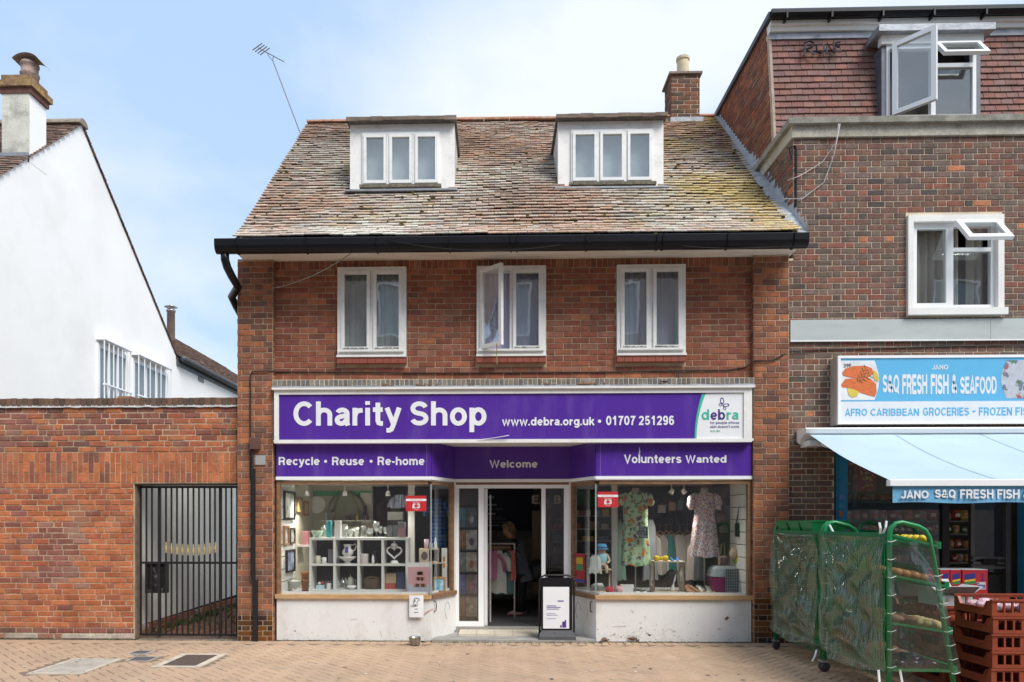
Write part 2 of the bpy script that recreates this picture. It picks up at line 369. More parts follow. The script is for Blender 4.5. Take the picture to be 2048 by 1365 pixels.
# ------------------------------------------------------------------ bricks and tiles
class Pieces:
    """Bricks or tiles of one thing: the first ones in full size become objects, the rest one mass."""
    def __init__(s, budget, name, material, j=.11):
        s.mb = MB(); s.budget = budget; s.name = name; s.mat = material; s.pool = {}; s.count = 0; s.j = j
    def shape(s, b, L, Hh, T, ch, W=None, U=None, N=None):
        # box L x Hh whose front edge is chamfered; local frame: x along, y into the wall, z up
        h, k = L / 2, Hh / 2
        vs = [(-h, T, -k), (h, T, -k), (h, T, k), (-h, T, k), (-h, ch, -k), (h, ch, -k), (h, ch, k), (-h, ch, k),
              (-h + ch, 0, -k + ch), (h - ch, 0, -k + ch), (h - ch, 0, k - ch), (-h + ch, 0, k - ch)]
        fs = [(8, 9, 10, 11), (4, 5, 9, 8), (5, 6, 10, 9), (6, 7, 11, 10), (7, 4, 8, 11), (0, 1, 5, 4), (1, 2, 6, 5), (2, 3, 7, 6), (3, 0, 4, 7)]
        if W: vs = [W @ Vector(v) for v in vs]
        b.add(vs, fs)
    def put(s, M, L, Hh, T, ch, col, key, parent, own):
        s.count += 1
        if own and s.budget > 0:
            s.budget -= 1
            k = (key, round(L, 3), round(Hh, 3), rnd.randrange(3))
            if k not in s.pool:
                b = MB(); b.col = jit(col, s.j); s.shape(b, L, Hh, T, ch); s.pool[k] = b.mesh(s.name, s.mat)
            o = bpy.data.objects.new(s.name, s.pool[k]); C.objects.link(o); o.parent = parent
            o.matrix_parent_inverse = world_of(parent).inverted()
            o.matrix_basis = M
        else:
            s.mb.col = jit(col, s.j); s.shape(s.mb, L, Hh, T, ch, M)
    def finish(s, name, parent):
        if s.mb.f: s.mb.build(name, s.mat, parent, kind='stuff')

def wall_frame(o, ang):                 # local frame of a wall: x along the wall, y into it, z up
    return Matrix.Translation(Vector(o)) @ Matrix.Rotation(ang, 4, 'Z')
def lay(pc, W, s0, s1, z0, z1, parent, bond='stretcher', pal=None, holes=(), own=lambda s, z: True, lim=None,
        course=.075, joint=.010, T=.03, proud=.007, ch=.004, phase=0., colf=None, rough=.0015):
    """lay courses of brick over the rectangle s0..s1, z0..z1 of the wall frame W"""
    nrow = max(1, round((z1 - z0) / course)); course = (z1 - z0) / nrow
    for r in range(nrow):
        zc = z0 + (r + .5) * course; h = course - joint
        a0, a1 = (s0, s1) if lim is None else lim(zc)
        if a1 - a0 < .03: continue
        seq = []
        if bond == 'stretcher': units = [.225]; off = 0 if r % 2 else .1125
        elif bond == 'flemish': units = [.225, .1125]; off = 0.0 if r % 2 else .1688
        elif bond == 'english': units = [.225] if r % 2 else [.1125]; off = 0 if r % 2 else .056
        else: units = [.225, .225, .225, .1125]; off = (r % 4) * .07
        s = s0 - off - phase; k = 0
        while s < a1:
            L = units[k % len(units)]; k += 1
            x0, x1 = max(s, a0), min(s + L, a1); full = (x0 == s and x1 == s + L); s += L
            if x1 - x0 < .03: continue
            segs = [(x0, x1)]
            for (h0, h1, hz0, hz1) in holes:
                if zc + h * .3 <= hz0 or zc - h * .3 >= hz1: continue
                ns = []
                for (p, q) in segs:
                    if q <= h0 or p >= h1: ns.append((p, q)); continue
                    if p < h0: ns.append((p, h0))
                    if q > h1: ns.append((h1, q))
                if ns != segs: full = False
                segs = ns
            for (p, q) in segs:
                if q - p < .025: continue
                cs = (p + q) / 2
                idx = colf(cs, zc) if colf else rnd.choices(range(len(pal)), [w for _, w in pal])[0]
                M = W @ Matrix.Translation((cs, -proud + rnd.uniform(-rough, rough) * 1.5, zc + rnd.uniform(-rough, rough))) @ Matrix.Rotation(rnd.uniform(-.006, .006), 4, 'Y')
                pc.put(M, q - p - joint, h, T, ch, pal[idx][0], idx, parent, full and own(cs, zc))
def soldiers(pc, W, s0, s1, z0, z1, parent, pal, holes=(), w=.075, joint=.010, T=.03, proud=.007, own=lambda s, z: False, split=False):
    n = max(1, round((s1 - s0) / w)); w = (s1 - s0) / n
    for i in range(n):
        cs = s0 + (i + .5) * w
        spans = [(z0, z1)]
        if split:
            m = z0 + (z1 - z0) * ((.33 if i % 2 else .66)); spans = [(z0, m), (m, z1)]
        for (a, b) in spans:
            zc = (a + b) / 2
            if any(h[0] < cs < h[1] and h[2] < zc < h[3] for h in holes): continue
            idx = rnd.choices(range(len(pal)), [q for _, q in pal])[0]
            M = W @ Matrix.Translation((cs, -proud + rnd.uniform(-.002, .002), zc)) @ Matrix.Rotation(rnd.uniform(-.01, .01), 4, 'Y')
            pc.put(M, w - joint, b - a - joint, T, .004, pal[idx][0], idx, parent, own(cs, zc))
def tiles(pc, W, wid, length, parent, pal, colf, gauge=.10, tw=.165, th=.013, lap=.16, keep=lambda s, t: True, own=lambda s, t: True, rough=1.0, sag=lambda s, t: 0, lift=.004):
    """tiles on a slope; frame W: x along the eave, z up the slope, -y outwards"""
    nrow = int(length / gauge)
    for r in range(nrow):
        t = r * gauge
        n = int(wid / tw) + 1; off = 0 if r % 2 else tw / 2
        for i in range(-1, n + 1):
            s = i * tw + off
            a, b = max(s, 0), min(s + tw, wid)
            if b - a < .04 or not keep((a + b) / 2, t): continue
            full = b - a > tw - 1e-6; cs = (a + b) / 2
            idx = colf(cs, t)
            M = W @ Matrix.Translation((cs, -th - lift - sag(cs, t) - rnd.uniform(0, .006) * rough, t + rnd.uniform(-.005, .005) * rough)) \
                @ Matrix.Rotation(rnd.uniform(-.02, .02) * rough, 4, 'Y') @ Matrix.Rotation(-math.atan2(th + lift, gauge) + rnd.uniform(-.02, .02) * rough, 4, 'X') @ Matrix.Translation((0, 0, lap / 2))
            pc.put(M, b - a - .004, lap, th, .002, pal[idx][0], idx, parent, full and own(cs, t))
# ================================================================== palettes
def GP(px, py, z=0.0):                  # point of a level surface at height z seen at px, py
    dp = (CAM_H - z) * FOC / (py - HZ); xc = (px - CX0) / FOC * dp
    return Vector((xc * _c - dp * _s, dp * _c + xc * _s - CAM_D, z))
M_brick = mat('brick', attr=True, rough=.88, var=.22, vs=9, fine=.22, fs=70, bump=.35, bs=90, spec=.25, dirt=(.09, .065, .05), dirt_amt=.45, ds=1.7)
M_brick_g = mat('garden_brick', attr=True, rough=.9, var=.2, vs=7, fine=.2, fs=60, bump=.45, bs=70, spec=.2, dirt=(.30, .22, .16), dirt_amt=.5, ds=2.2)
M_mortar = mat('mortar', (.47, .36, .25), .95, .25, 3, .2, 50, .4, 80)
M_mortar_p = mat('pale_mortar', (.68, .57, .42), .95, .2, 3, .2, 50, .4, 80)
M_mortar_g = mat('garden_mortar', (.46, .36, .25), .95, .3, 3, .25, 40, .4, 60, dirt=(.16, .13, .1), dirt_amt=.6)
M_tile = mat('roof_tile', attr=True, rough=.92, var=.18, vs=14, fine=.3, fs=60, bump=.5, bs=60, spec=.2, dirt=(.50, .49, .42), dirt_amt=.7, ds=9)
M_deck = mat('roof_deck', (.05, .04, .035), .95)
M_white = mat('white_paint', (.80, .79, .76), .5, .05, 3, .04, 60, .08, 30, dirt=(.5, .45, .37), dirt_amt=.28, ds=5)
M_whitep = mat('white_frame_paint', (.82, .82, .80), .4, .04, 4, dirt=(.45, .42, .36), dirt_amt=.35, ds=12)
M_upvc = mat('white_plastic', (.86, .87, .88), .25, .02, 3, spec=.5)
M_stall = mat('painted_board', (.74, .735, .72), .5, .04, 1.5, .03, 40, .05, 20, dirt=(.46, .43, .35), dirt_amt=.5, ds=2.6, stretch=(1, 1, .5))
M_black = mat('black_plastic', (.010, .010, .013), .3, .1, 3, spec=.3)
M_blackm = mat('black_metal', (.016, .016, .018), .45, .15, 20, spec=.4)
M_lead = mat('lead', (.30, .32, .35), .5, .2, 8, .1, 60, .2, 30, metal=.3)
M_soffit = mat('soffit_paint', (.80, .75, .68), .7, .08, 4, .1, 50, dirt=(.4, .34, .27), dirt_amt=.5, ds=3, stretch=(.5, 3, 3))
M_glass = glass('window_glass', 1.85, (.92, .95, .95), wave=.06)
M_shopglass = glass('shop_glass', 1.62, (.96, .975, .97))
M_room = mat('room_wall', (.42, .41, .39), .9)
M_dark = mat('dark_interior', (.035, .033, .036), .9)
M_sill = mat('red_sill_tile', (.28, .075, .05), .6, .15, 12, .1, 60)
M_wood = mat('varnished_wood', (.23, .13, .07), .45, .25, 5, .2, 40, stretch=(1, 4, 4), spec=.4)
M_woodhi = mat('pale_oak', (.50, .32, .16), .4, .2, 5, .15, 50, stretch=(1, 6, 6))  # paler wood tone, used on the front sills only
M_paver = mat('paver', attr=True, rough=.9, var=.10, vs=1.2, fine=.1, fs=90, bump=.2, bs=120, spec=.2, dirt=(.34, .27, .21), dirt_amt=.35, ds=1.4)

PAL_SHOP = [((.275, .084, .042), 6), ((.31, .102, .050), 5), ((.25, .074, .040), 5), ((.38, .122, .050), 1.6), ((.215, .078, .048), 1.5), ((.30, .120, .068), 3)]
PAL_PIER = [((.27, .10, .050), 5), ((.33, .11, .045), 4), ((.38, .125, .045), 1.8), ((.16, .076, .052), 3), ((.22, .084, .048), 4)]
PAL_GLAZE = [((.10, .045, .018), 3), ((.16, .062, .016), 2), ((.045, .025, .02), 2)]
PAL_NEXT = [((.165, .085, .062), 6), ((.195, .092, .064), 5), ((.140, .094, .074), 5), ((.24, .082, .050), 3), ((.18, .118, .090), 4), ((.46, .15, .05), .45), ((.09, .068, .06), .7)]
PAL_GARDEN = [((.42, .125, .045), 6), ((.46, .145, .05), 5), ((.36, .105, .048), 4), ((.24, .085, .058), 2), ((.34, .16, .11), 1), ((.16, .08, .06), 1), ((.27, .10, .078), 1), ((.46, .40, .33), 1)]
PAL_COPING = [((.15, .095, .07), 4), ((.11, .08, .062), 3), ((.2, .11, .075), 2)]

PAL_SHOP = mute(PAL_SHOP, .13, 1.06); PAL_PIER = mute(PAL_PIER, .12, 1.08); PAL_NEXT = mute(PAL_NEXT, .18, 1.12); PAL_GARDEN = mute(PAL_GARDEN, .10, 1.06)
# ================================================================== ground
structure(part('ground', mat('far_ground', (.22, .19, .16), .95, .2, .2), None, lambda b: b.box(-1200, 1200, -1200, 1500, -.6, -.05)))
pavement = structure(part('pavement', mat('joint_sand', (.20, .15, .11), .95, .2, 3), None, lambda b: b.box(-14, 14, -30, .3, -.049, -.010)))
pv = Pieces(300, 'paver', M_paver, .035)
PAL_PAVE = [((.425, .30, .205), 5), ((.44, .31, .215), 5), ((.415, .29, .20), 4), ((.425, .305, .21), 3), ((.40, .28, .195), 1.0)]
flat = Matrix.Rotation(R(-90), 4, 'X'); r45 = Matrix.Rotation(R(45), 4, 'Z')
covers = []
for (px0, px1, py0, py1) in ((68, 160, 1319, 1346), (252, 296, 1314, 1322), (258, 290, 1302, 1308), (322, 392, 1310, 1332)):
    a = GP(px0, py1); b_ = GP(px1, py1); e = GP(px0, py0)
    covers.append((a.x, b_.x, a.y, e.y))
def in_cover(x, y): return any(c[0] - .10 < x < c[1] + .10 and c[2] - .07 < y < c[3] + .07 for c in covers)
for i in range(-110, 111):
    for j in range(-110, 111):
        d = (i - j) % 4
        if d == 0: cx, cy, an = i + 1, j + .5, 0
        elif d == 3: cx, cy, an = i + .5, j + 1, 90
        else: continue
        p = r45 @ Vector((cx * .1, cy * .1, 0))
        if not (-9.4 < p.x < 9.6 and -4.6 < p.y < -.27) or in_cover(p.x, p.y): continue
        idx = rnd.choices(range(5), [w for _, w in PAL_PAVE])[0]
        M = Matrix.Translation((p.x, p.y, rnd.uniform(-.0018, .0018))) @ Matrix.Rotation(R(45 + an) + rnd.uniform(-.008, .008), 4, 'Z') @ Matrix.Rotation(rnd.uniform(-.005, .005), 4, 'X') @ flat
        own = -2.42 < p.y < -1.72 and abs(p.x) < 5.1
        pv.put(M, .1925, .0925, .03, .005, PAL_PAVE[idx][0], idx, pavement, own)
for i in range(190):                    # row of headers along the building line
    x = -9.4 + i * .1
    if in_cover(x, -.17): continue
    idx = rnd.choices(range(5), [w for _, w in PAL_PAVE])[0]
    pv.put(Matrix.Translation((x, -.135, rnd.uniform(-.002, .002))) @ Matrix.Rotation(R(90), 4, 'Z') @ flat, .195, .094, .03, .004, PAL_PAVE[idx][0], idx, pavement, False)
pv.finish('paving', pavement)
def spots(b):                           # chewing gum, drips and grit trodden into the paving
    for i in range(170):
        x, y = rnd.uniform(-7.5, 5), rnd.uniform(-3.4, -.15); r = rnd.uniform(.008, .026); k = rnd.random(); b.col = (.62, .55, .46) if k < .25 else jit((.16, .125, .10), .4); n = 8
        if k > .8: r *= .45
        b.add([(x + math.cos(6.283 * j / n) * r * rnd.uniform(.7, 1.2), y + math.sin(6.283 * j / n) * r * rnd.uniform(.7, 1.2), .0045) for j in range(n)], [tuple(range(n))])
    for i in range(420):                # dirt and moss gathered along the wall line
        x = rnd.uniform(-6.8, 4.6); y = rnd.uniform(-.055, -.012) if abs(x - .2) > 1.2 else -.12; r = rnd.uniform(.005, .02); b.col = jit((.09, .075, .05) if rnd.random() < .7 else (.10, .12, .04), .4)
        b.add([(x - r, y, .002), (x + r * rnd.uniform(.5, 2), y - r * .6, .003), (x + r, y + r * .5, rnd.uniform(.004, .016)), (x - r * .4, y + r * .6, rnd.uniform(.003, .013))], [(0, 1, 2, 3)])
part('paving_grime', mat('grime', attr=True, rough=.95, var=.2, vs=40), pavement, spots, kind='stuff')

M_conc = mat('worn_concrete', (.40, .36, .31), .9, .2, 5, .25, 90, .4, 70, dirt=(.2, .18, .16), dirt_amt=.4)
M_iron = mat('cast_iron', (.16, .12, .10), .7, .25, 30, .3, 150, .6, 120, metal=.3)
cv_l = ['large worn concrete inspection cover with pale edge in the paving', 'small dark metal cover between the large cover and the textured cover', 'smallest dark metal cover, just in front of the gate', 'textured brown iron cover in a concrete surround near the gate']
for k, (x0, x1, y0, y1) in enumerate(covers):
    t = thing('access_cover', ((x0 + x1) / 2, (y0 + y1) / 2, 0), cv_l[k], 'manhole cover')
    w = (.05, .012, .03, .075)[k]
    def ring(b, x0=x0, x1=x1, y0=y0, y1=y1, w=w):
        b.box(x0 - w, x1 + w, y0 - w, y0, -.012, .003); b.box(x0 - w, x1 + w, y1, y1 + w, -.012, .003)
        b.box(x0 - w, x0, y0, y1, -.012, .003); b.box(x1, x1 + w, y0, y1, -.012, .003)
    part('surround', mat('pale_concrete', (.50, .44, .36), .9, .2, 6, .2, 80) if k in (0, 3) else M_conc, t, ring)
    def plate(b, x0=x0, x1=x1, y0=y0, y1=y1, k=k):
        b.box(x0 + .004, x1 - .004, y0 + .004, y1 - .004, -.012, .001)
        if k == 3:
            n, m = 14, 12
            for i in range(n):
                for j in range(m):
                    cx = lerp(x0 + .03, x1 - .03, i / (n - 1)); cy = lerp(y0 + .03, y1 - .03, j / (m - 1))
                    b.box(cx - .013, cx + .013, cy - .013, cy + .013, .001, .005)
    part('plate', (M_conc, mat('slate_plate', (.10, .10, .11), .6, .2, 20), mat('slate_plate'), M_iron)[k], t, plate)

# ================================================================== charity shop building
XL, XR = X(478), X(1575)                # flank faces
PXL, PXR = X(548), X(1505)              # inner edges of the two piers
z_soff = Z(521); z_led = Z(757)
shop = thing('shop_building', ((XL + XR) / 2, 0, 0), 'red brick shop building with mossy tiled roof and two white dormers', 'building')
ps = Pieces(300, 'brick', M_brick)
YU = 0.02                               # upper wall face
wins = []
for (a, b) in ((676, 814), (953, 1092), (1232, 1370)):
    wins.append((X(a, YU), X(b, YU), Z(716, (a + b) / 2, YU), Z(534, (a + b) / 2, YU)))
wz0, wz1 = wins[1][2], wins[1][3]
wins = [(a, b, wz0, wz1) for (a, b, _, _) in wins]
# front wall, mortar-coloured core behind the bricks
def core(b):
    b.slab(PXL, PXR, z_led - .05, z_soff + .05, YU, YU + .12, wins)
    b.box(XL, PXL + .0, -.05, .20, .0, z_soff + .03); b.box(PXR, XR, -.05, .20, .0, z_soff + .03)
front = part('wall', M_mortar, shop, core)
Wf = wall_frame((0, YU, 0), 0)
sill_h = [(a - .01, b + .01, wz0 - .075, wz0 + .01) for (a, b, _, _) in wins]
lay(ps, Wf, PXL + .005, PXR - .005, z_led, z_soff - .10, front, 'stretcher', PAL_SHOP, holes=wins + sill_h, own=lambda s, z: True)
soldiers(ps, Wf, PXL + .005, PXR - .005, z_soff - .10, z_soff + .02, front, PAL_SHOP, holes=wins)
Wp = wall_frame((0, -.05, 0), 0)
zg = Z(1228)
for k, (a, b) in enumerate(((XL, PXL), (PXR, XR))):
    zg = Z(1232) if k == 0 else Z(1195)
    n = round(zg / .075)
    lay(ps, Wp, a, b, zg, z_soff, front, 'flemish', PAL_PIER, own=lambda s, z: False, phase=.06 * k)
    lay(ps, Wp, a, b, .0, zg, front, 'flemish', PAL_GLAZE, own=lambda s, z: False, rough=.0005)
# inner returns of the piers beside the shopfront and flank faces
for (xx, ang, s0) in ((PXL, 90, 0), (XL, -90, 0)):
    W = wall_frame((xx, -.05, 0), R(ang)) if ang > 0 else wall_frame((xx, .20, 0), R(ang))
    lay(ps, W, 0, .25 if ang < 0 else .10, 0, z_soff, front, 'flemish', PAL_PIER, own=lambda s, z: False)
W = wall_frame((PXR, .07, 0), R(-90)); lay(ps, W, 0, .12, 0, z_soff, front, 'flemish', PAL_PIER, own=lambda s, z: False)
def shell(b):
    b.box(XL + .0, XL + .2, .20, 4.3, 0, z_soff + .02); b.box(XR - .2, XR - .02, .20, 4.3, 0, z_soff + .02); b.box(XL, XR - .02, 4.3, 4.45, 0, z_soff + .02)
    b.prism([(.20, z_soff), (4.4, z_soff), (3.1, Z(244, 1000, 3.1) - .12)], XL + .003, XL + .15, 'x')
part('flank_wall', mat('bounce_white', (.78, .75, .69), .9, .1, 3, .1, 50), shop, shell)  # unseen wall made white to bounce light into the alley, shortened for that too
# upper floor
def floors(b):
    b.box(XL + .2, XR - .2, .14, 4.3, 2.80, 3.0); b.box(XL + .2, XR - .2, .14, 4.3, 5.0, 5.06)
part('floor_slab', mat('plaster', (.5, .48, .44), .9), shop, floors)
part('room_partition', M_room, shop, lambda b: (b.box(XL + .2, XR - .2, 2.6, 2.66, 3.0, 5.0), b.box(-1.2, -1.14, .14, 2.6, 3.0, 5.0), b.box(.75, .81, .14, 2.6, 3.0, 5.0)))

# first-floor casement windows
def casement(b, x0, x1, z0, z1, y0, y1, w, wb=None):
    wb = wb or w
    b.box(x0, x0 + w, y0, y1, z0, z1); b.box(x1 - w, x1, y0, y1, z0, z1); b.box(x0 + w, x1 - w, y0, y1, z0, z0 + wb); b.box(x0 + w, x1 - w, y0, y1, z1 - w, z1)
nets = [mat('grey_blind', (.62, .63, .62), .9), mat('lilac_net', (.60, .58, .76), .9, .15, 3, stretch=(8, 1, .4)), mat('mauve_net', (.68, .67, .76), .9, .15, 3, stretch=(8, 1, .4))]
wl = ['white painted casement window with both leaves shut', 'white painted casement window with its left leaf swung open', 'white painted casement window showing a net curtain']
for k, (a, b, z0, z1) in enumerate(wins):
    w = part('window', M_whitep, shop, lambda q: (casement(q, a + .004, b - .004, z0 + .004, z1 - .004, -.035, .12, .055, .075), q.box((a + b) / 2 - .02, (a + b) / 2 + .02, -.03, .1, z0 + .075, z1 - .055)), label=wl[k])
    part('sill', M_whitep, w, lambda q: (q.box(a + .03, b - .03, -.085, -.03, z0 + .07, z0 + .095), q.box(a, b, -.075, -.035, z0 + .002, z0 + .03)))
    def red(q):
        n = 9
        for i in range(n): q.box(lerp(a, b, i / n) + .002, lerp(a, b, (i + 1) / n) - .002, -.06, .05, z0 - .075, z0 - .002)
    part('red_tile_sill', M_sill, w, red)
    mid = (a + b) / 2
    for j, (p, q_) in enumerate(((a + .058, mid - .022), (mid + .022, b - .058))):
        zz0, zz1 = z0 + .098, z1 - .058
        if k == 1 and j == 0:
            hinge = Matrix.Translation((p, -.045, 0)) @ Matrix.Rotation(R(-42), 4, 'Z')
            fr = MB(); casement(fr, 0, q_ - p, zz0, zz1, -.02, .02, .05)
            fr.v = [tuple(hinge @ Vector(v)) for v in fr.v]; sash = fr.build('sash', M_whitep, w, label='open window leaf')
            gp = MB(); gp.box(.05, q_ - p - .05, -.004, .004, zz0 + .05, zz1 - .05); gp.v = [tuple(hinge @ Vector(v)) for v in gp.v]; gp.build('pane', M_glass, w)
            part('stay_bar', mat('brass_stay', (.3, .22, .1), .4, metal=.8), w, lambda q: q.tube([hinge @ Vector((.30, -.02, zz0 + .02)), hinge @ Vector((.31, -.03, zz0 - .25))], .007))
            continue
        part('sash', M_whitep, w, lambda q: casement(q, p, q_, zz0, zz1, -.055, -.005, .042))
        part('pane', M_glass, w, lambda q: q.box(p + .042, q_ - .042, -.034, -.028, zz0 + .042, zz1 - .042))
        part('weathered_edge', mat('flaked_paint', (.25, .24, .21), .9, .4, 60), w, lambda q: [q.box(x_, x_ + rnd.uniform(.015, .04), -.060, -.054, zz0 + .012, zz0 + .012 + rnd.uniform(.008, .02)) for x_ in [p + .02 + i * .027 for i in range(int((q_ - p - .05) / .027))]])
    def net(q):
        n = 40
        q.grid(lambda u, v: Vector((lerp(a + .02, b - .02, u), .135 + .008 * math.sin(u * 70) + .005 * math.sin(u * 23), lerp(z0, z1, v))), n * 2, 2)
    part('net_curtain', nets[k], w, net, smooth=True)
# objects on the inner sills
# black cable along the wall and other cables
M_cable = mat('black_cable', (.02, .02, .02), .6); M_cableg = mat('grey_cable', (.33, .32, .30), .6)
def cable(label, pts, r=.008, m=M_cable, name='cable'):
    o = part(name, m, None, lambda b: b.tube(pts, r, 5), smooth=True); return tag(o, label, 'cable')
def catenary(p, q, sag, n=14): return [p.lerp(q, i / n) + Vector((0, 0, -sag * 4 * (i / n) * (1 - i / n))) for i in range(n + 1)]
pts = [PT(501, 960, -.075), PT(501, 870, -.075), PT(501, 770, -.075), PT(501, 750, -.075), PT(506, 743, -.075), PT(530, 742, -.075), PT(546, 742, -.07), PT(552, 744, .0), PT(700, 745, .0), PT(860, 747, .0), PT(1000, 746, .0), PT(1200, 745, .0), PT(1340, 742, .0), PT(1455, 741, .0), PT(1492, 735, .0), PT(1508, 723, -.075), PT(1545, 722, -.075), PT(1562, 712, -.075), PT(1580, 703, -.03), PT(1640, 700, -.02), PT(1760, 697, -.02), PT(1900, 693, -.02), PT(2100, 690, -.02)]
cable('black cable running across both facades above the purple fascia', pts, .009)
cable('thin loop of black cable hanging above the purple fascia', [PT(1350, 741, -.004), PT(1357, 748, -.01), PT(1357, 760, -.02), PT(1348, 764, -.06), PT(1320, 763, -.10)], .007)
cable('grey cable drooping from the black gutter to the left pier', catenary(PT(740, 478, -.62), PT(545, 577, -.075), .10), .006, M_cableg)
cable('slack wire hanging below the middle of the black gutter', catenary(PT(775, 480, -.65), PT(1120, 490, -.65), .10), .0035, M_cable)
cable('sagging wire under the far end of the black gutter', catenary(PT(1330, 488, -.61), PT(1590, 490, -.60), .05), .004, M_cable)

# soffit, fascia board, gutter
YE = -.45                               # eaves line
z_ev = Z(479, 1000, YE)
RX0, RX1 = X(467, YE), 3.80
def sof(b):
    b.box(RX0 - .02, RX1 + .02, YE + .04, .06, z_soff + .022, z_soff + .05); b.box(RX0 - .02, RX1 + .02, YE + .015, YE + .04, z_soff + .0, z_ev - .02)
part('soffit', M_soffit, shop, sof)
gx0, gx1 = X(434, -.55), X(1612, -.55)
zgt = Z(478, 1000, -.55)
def gut(b):
    n = 10; prof = []
    for i in range(n + 1):
        a = math.pi * i / n; prof.append((-.555 - .085 * math.cos(a), zgt - .158 * math.sin(a) ** .6 if 0 < i < n else zgt))
    inner = [(y * 1 + (.008 if y < -.555 else -.008), z + .01) for (y, z) in prof[::-1]]
    b.prism(prof + inner, gx0, gx1, 'x')
    for xx in (gx0, gx1): b.prism(prof, xx - .004, xx + .004, 'x')
gutter = part('gutter', M_black, shop, gut, fix=True)
for px in (477, 615, 755, 900, 1022, 1034, 1172, 1312, 1324, 1452, 1584):
    def clip(b, x=X(px, -.55), n=10):
        prof = [(-.555 - .093 * math.cos(math.pi * i / n), zgt + .004 - (.166 * math.sin(math.pi * i / n) ** .6 if 0 < i < n else 0)) for i in range(n + 1)]
        b.tube([(x, *q) for q in prof], .011, 4)
    part('gutter_bracket', M_black, gutter, clip)
dx = X(452, -.5)
part('swan_neck_pipe', M_black, shop, lambda b: b.tube([(dx, -.54, zgt - .12), (dx, -.535, zgt - .22), (dx + .012, -.49, zgt - .30), (dx + .03, -.38, zgt - .38), (dx + .05, -.22, zgt - .46), (XL - .075, -.06, zgt - .54), (XL - .07, .10, zgt - .62), (XL - .065, .30, zgt - .70), (XL - .065, .42, zgt - .85), (XL - .065, .42, zgt - 1.6)], .052, 12), smooth=True)

# ------------------------------------------------------------------ main roof
YR = 3.1; z_rd = Z(244, 1000, YR)
pit = math.atan2(z_rd - z_ev, YR - YE); slen = math.hypot(z_rd - z_ev, YR - YE)
Wr = Matrix.Translation((RX0, YE, z_ev + .02)) @ Matrix.Rotation(pit - math.pi / 2, 4, 'X')
def onroof(s, t, lift=.0): return Wr @ Vector((s, -lift, t))
deck = part('roof', M_deck, shop, lambda b: (b.prism([(YE, z_ev - .03), (YR, z_rd - .03), (YR, z_rd - .10), (YE + .08, z_ev - .03)], RX0, RX1, 'x'),
            b.prism([(4.6, z_ev - .03), (YR, z_rd - .03), (YR, z_rd - .10), (4.5, z_ev - .03)], RX0, RX1, 'x')))
def mixc(a, b, t): return tuple(lerp(x, y, t) for x, y in zip(a, b))
PAL_ROOF = []
for li in range(5):
    for ye in range(4):
        for rd in range(3):
            c_ = ((.34, .255, .20), (.42, .285, .21), (.48, .31, .22))[rd]
            PAL_ROOF.append((mixc(mixc(c_, (.62, .59, .52), li / 4 * .85), (.52, .395, .165), ye / 3 * .9), 1))
def roofcol(s, t):
    u = s / (RX1 - RX0); v = t / slen; r_ = int(t / .1)
    n1 = noise.noise((s * .55, t * .75, 1.3)); n2 = noise.noise((s * .8 + 9, t * .9, 4.2)); n3 = noise.noise((s * 1.6, r_ * 1.9, 8)); n4 = noise.noise((s * .7, t * .6, 14.))
    yel = max(0, (u - .56) * 1.6) + n2 * .6 - abs(v - .35) * .5 + (.75 if .15 < u < .30 and .45 < v < .72 else 0) - .05
    lich = .52 + n1 * .9 + n3 * .28 - max(0, u - .72) * 1.4 - max(0, v - .75) * 1.8 + rnd.gauss(0, .13)
    red = .5 + n4 * .9 + rnd.gauss(0, .22) + .25 * (v > .8)
    q = lambda x, n: min(n - 1, max(0, int(x * n)))
    return q(lich, 5) * 12 + q(yel + rnd.gauss(0, .10), 4) * 3 + q(red, 3)
# dormers: front face 0.8 m above the wall line
YD = .78
dorm = [(X(700, YD), X(909, YD)), (X(1116, YD), X(1327, YD))]
zd0, zd1 = Z(377, 1000, YD), Z(246, 1000, YD)
def keep(s, t):
    p = onroof(s, t)
    for (a, b) in dorm:
        if a + .07 < p.x < b - .07 and p.y > YD - .04 and p.z < zd1 + .0: return False
    return not (X(1342, 2.95) < p.x < X(1400, 2.95) and p.y > 2.9)
pt = Pieces(300, 'roof_tile', M_tile)
sag = lambda s, t: -.02 * math.sin(s * 1.1) * math.sin(t * .9) - .012 * noise.noise((s * 1.5, t * 1.5, 0)) - max(0, .35 - t) * -.12
tiles(pt, Wr, RX1 - RX0 - .03, slen - .03, deck, PAL_ROOF, roofcol, keep=keep, own=lambda s, t: t < .71, rough=1.3, sag=sag, th=.015, lift=.009)
pt.finish('roof_tiles', deck)
# ridge tiles
def ridge(b):
    n = 16
    for i in range(n):
        x0, x1 = lerp(RX0 + .02, RX1 - .05, i / n), lerp(RX0 + .02, RX1 - .05, (i + 1) / n)
        b.col = jit((.42, .22, .14), .2)
        pr = [(YR + .13 * math.cos(a), z_rd - .015 + .075 * math.sin(a) + rnd.uniform(-.004, .004)) for a in [math.pi * k / 8 for k in range(9)]]
        b.prism(pr, x0 + .003, x1 - .003, 'x')
part('ridge_tiles', M_tile, deck, ridge, kind='stuff', fix=True)
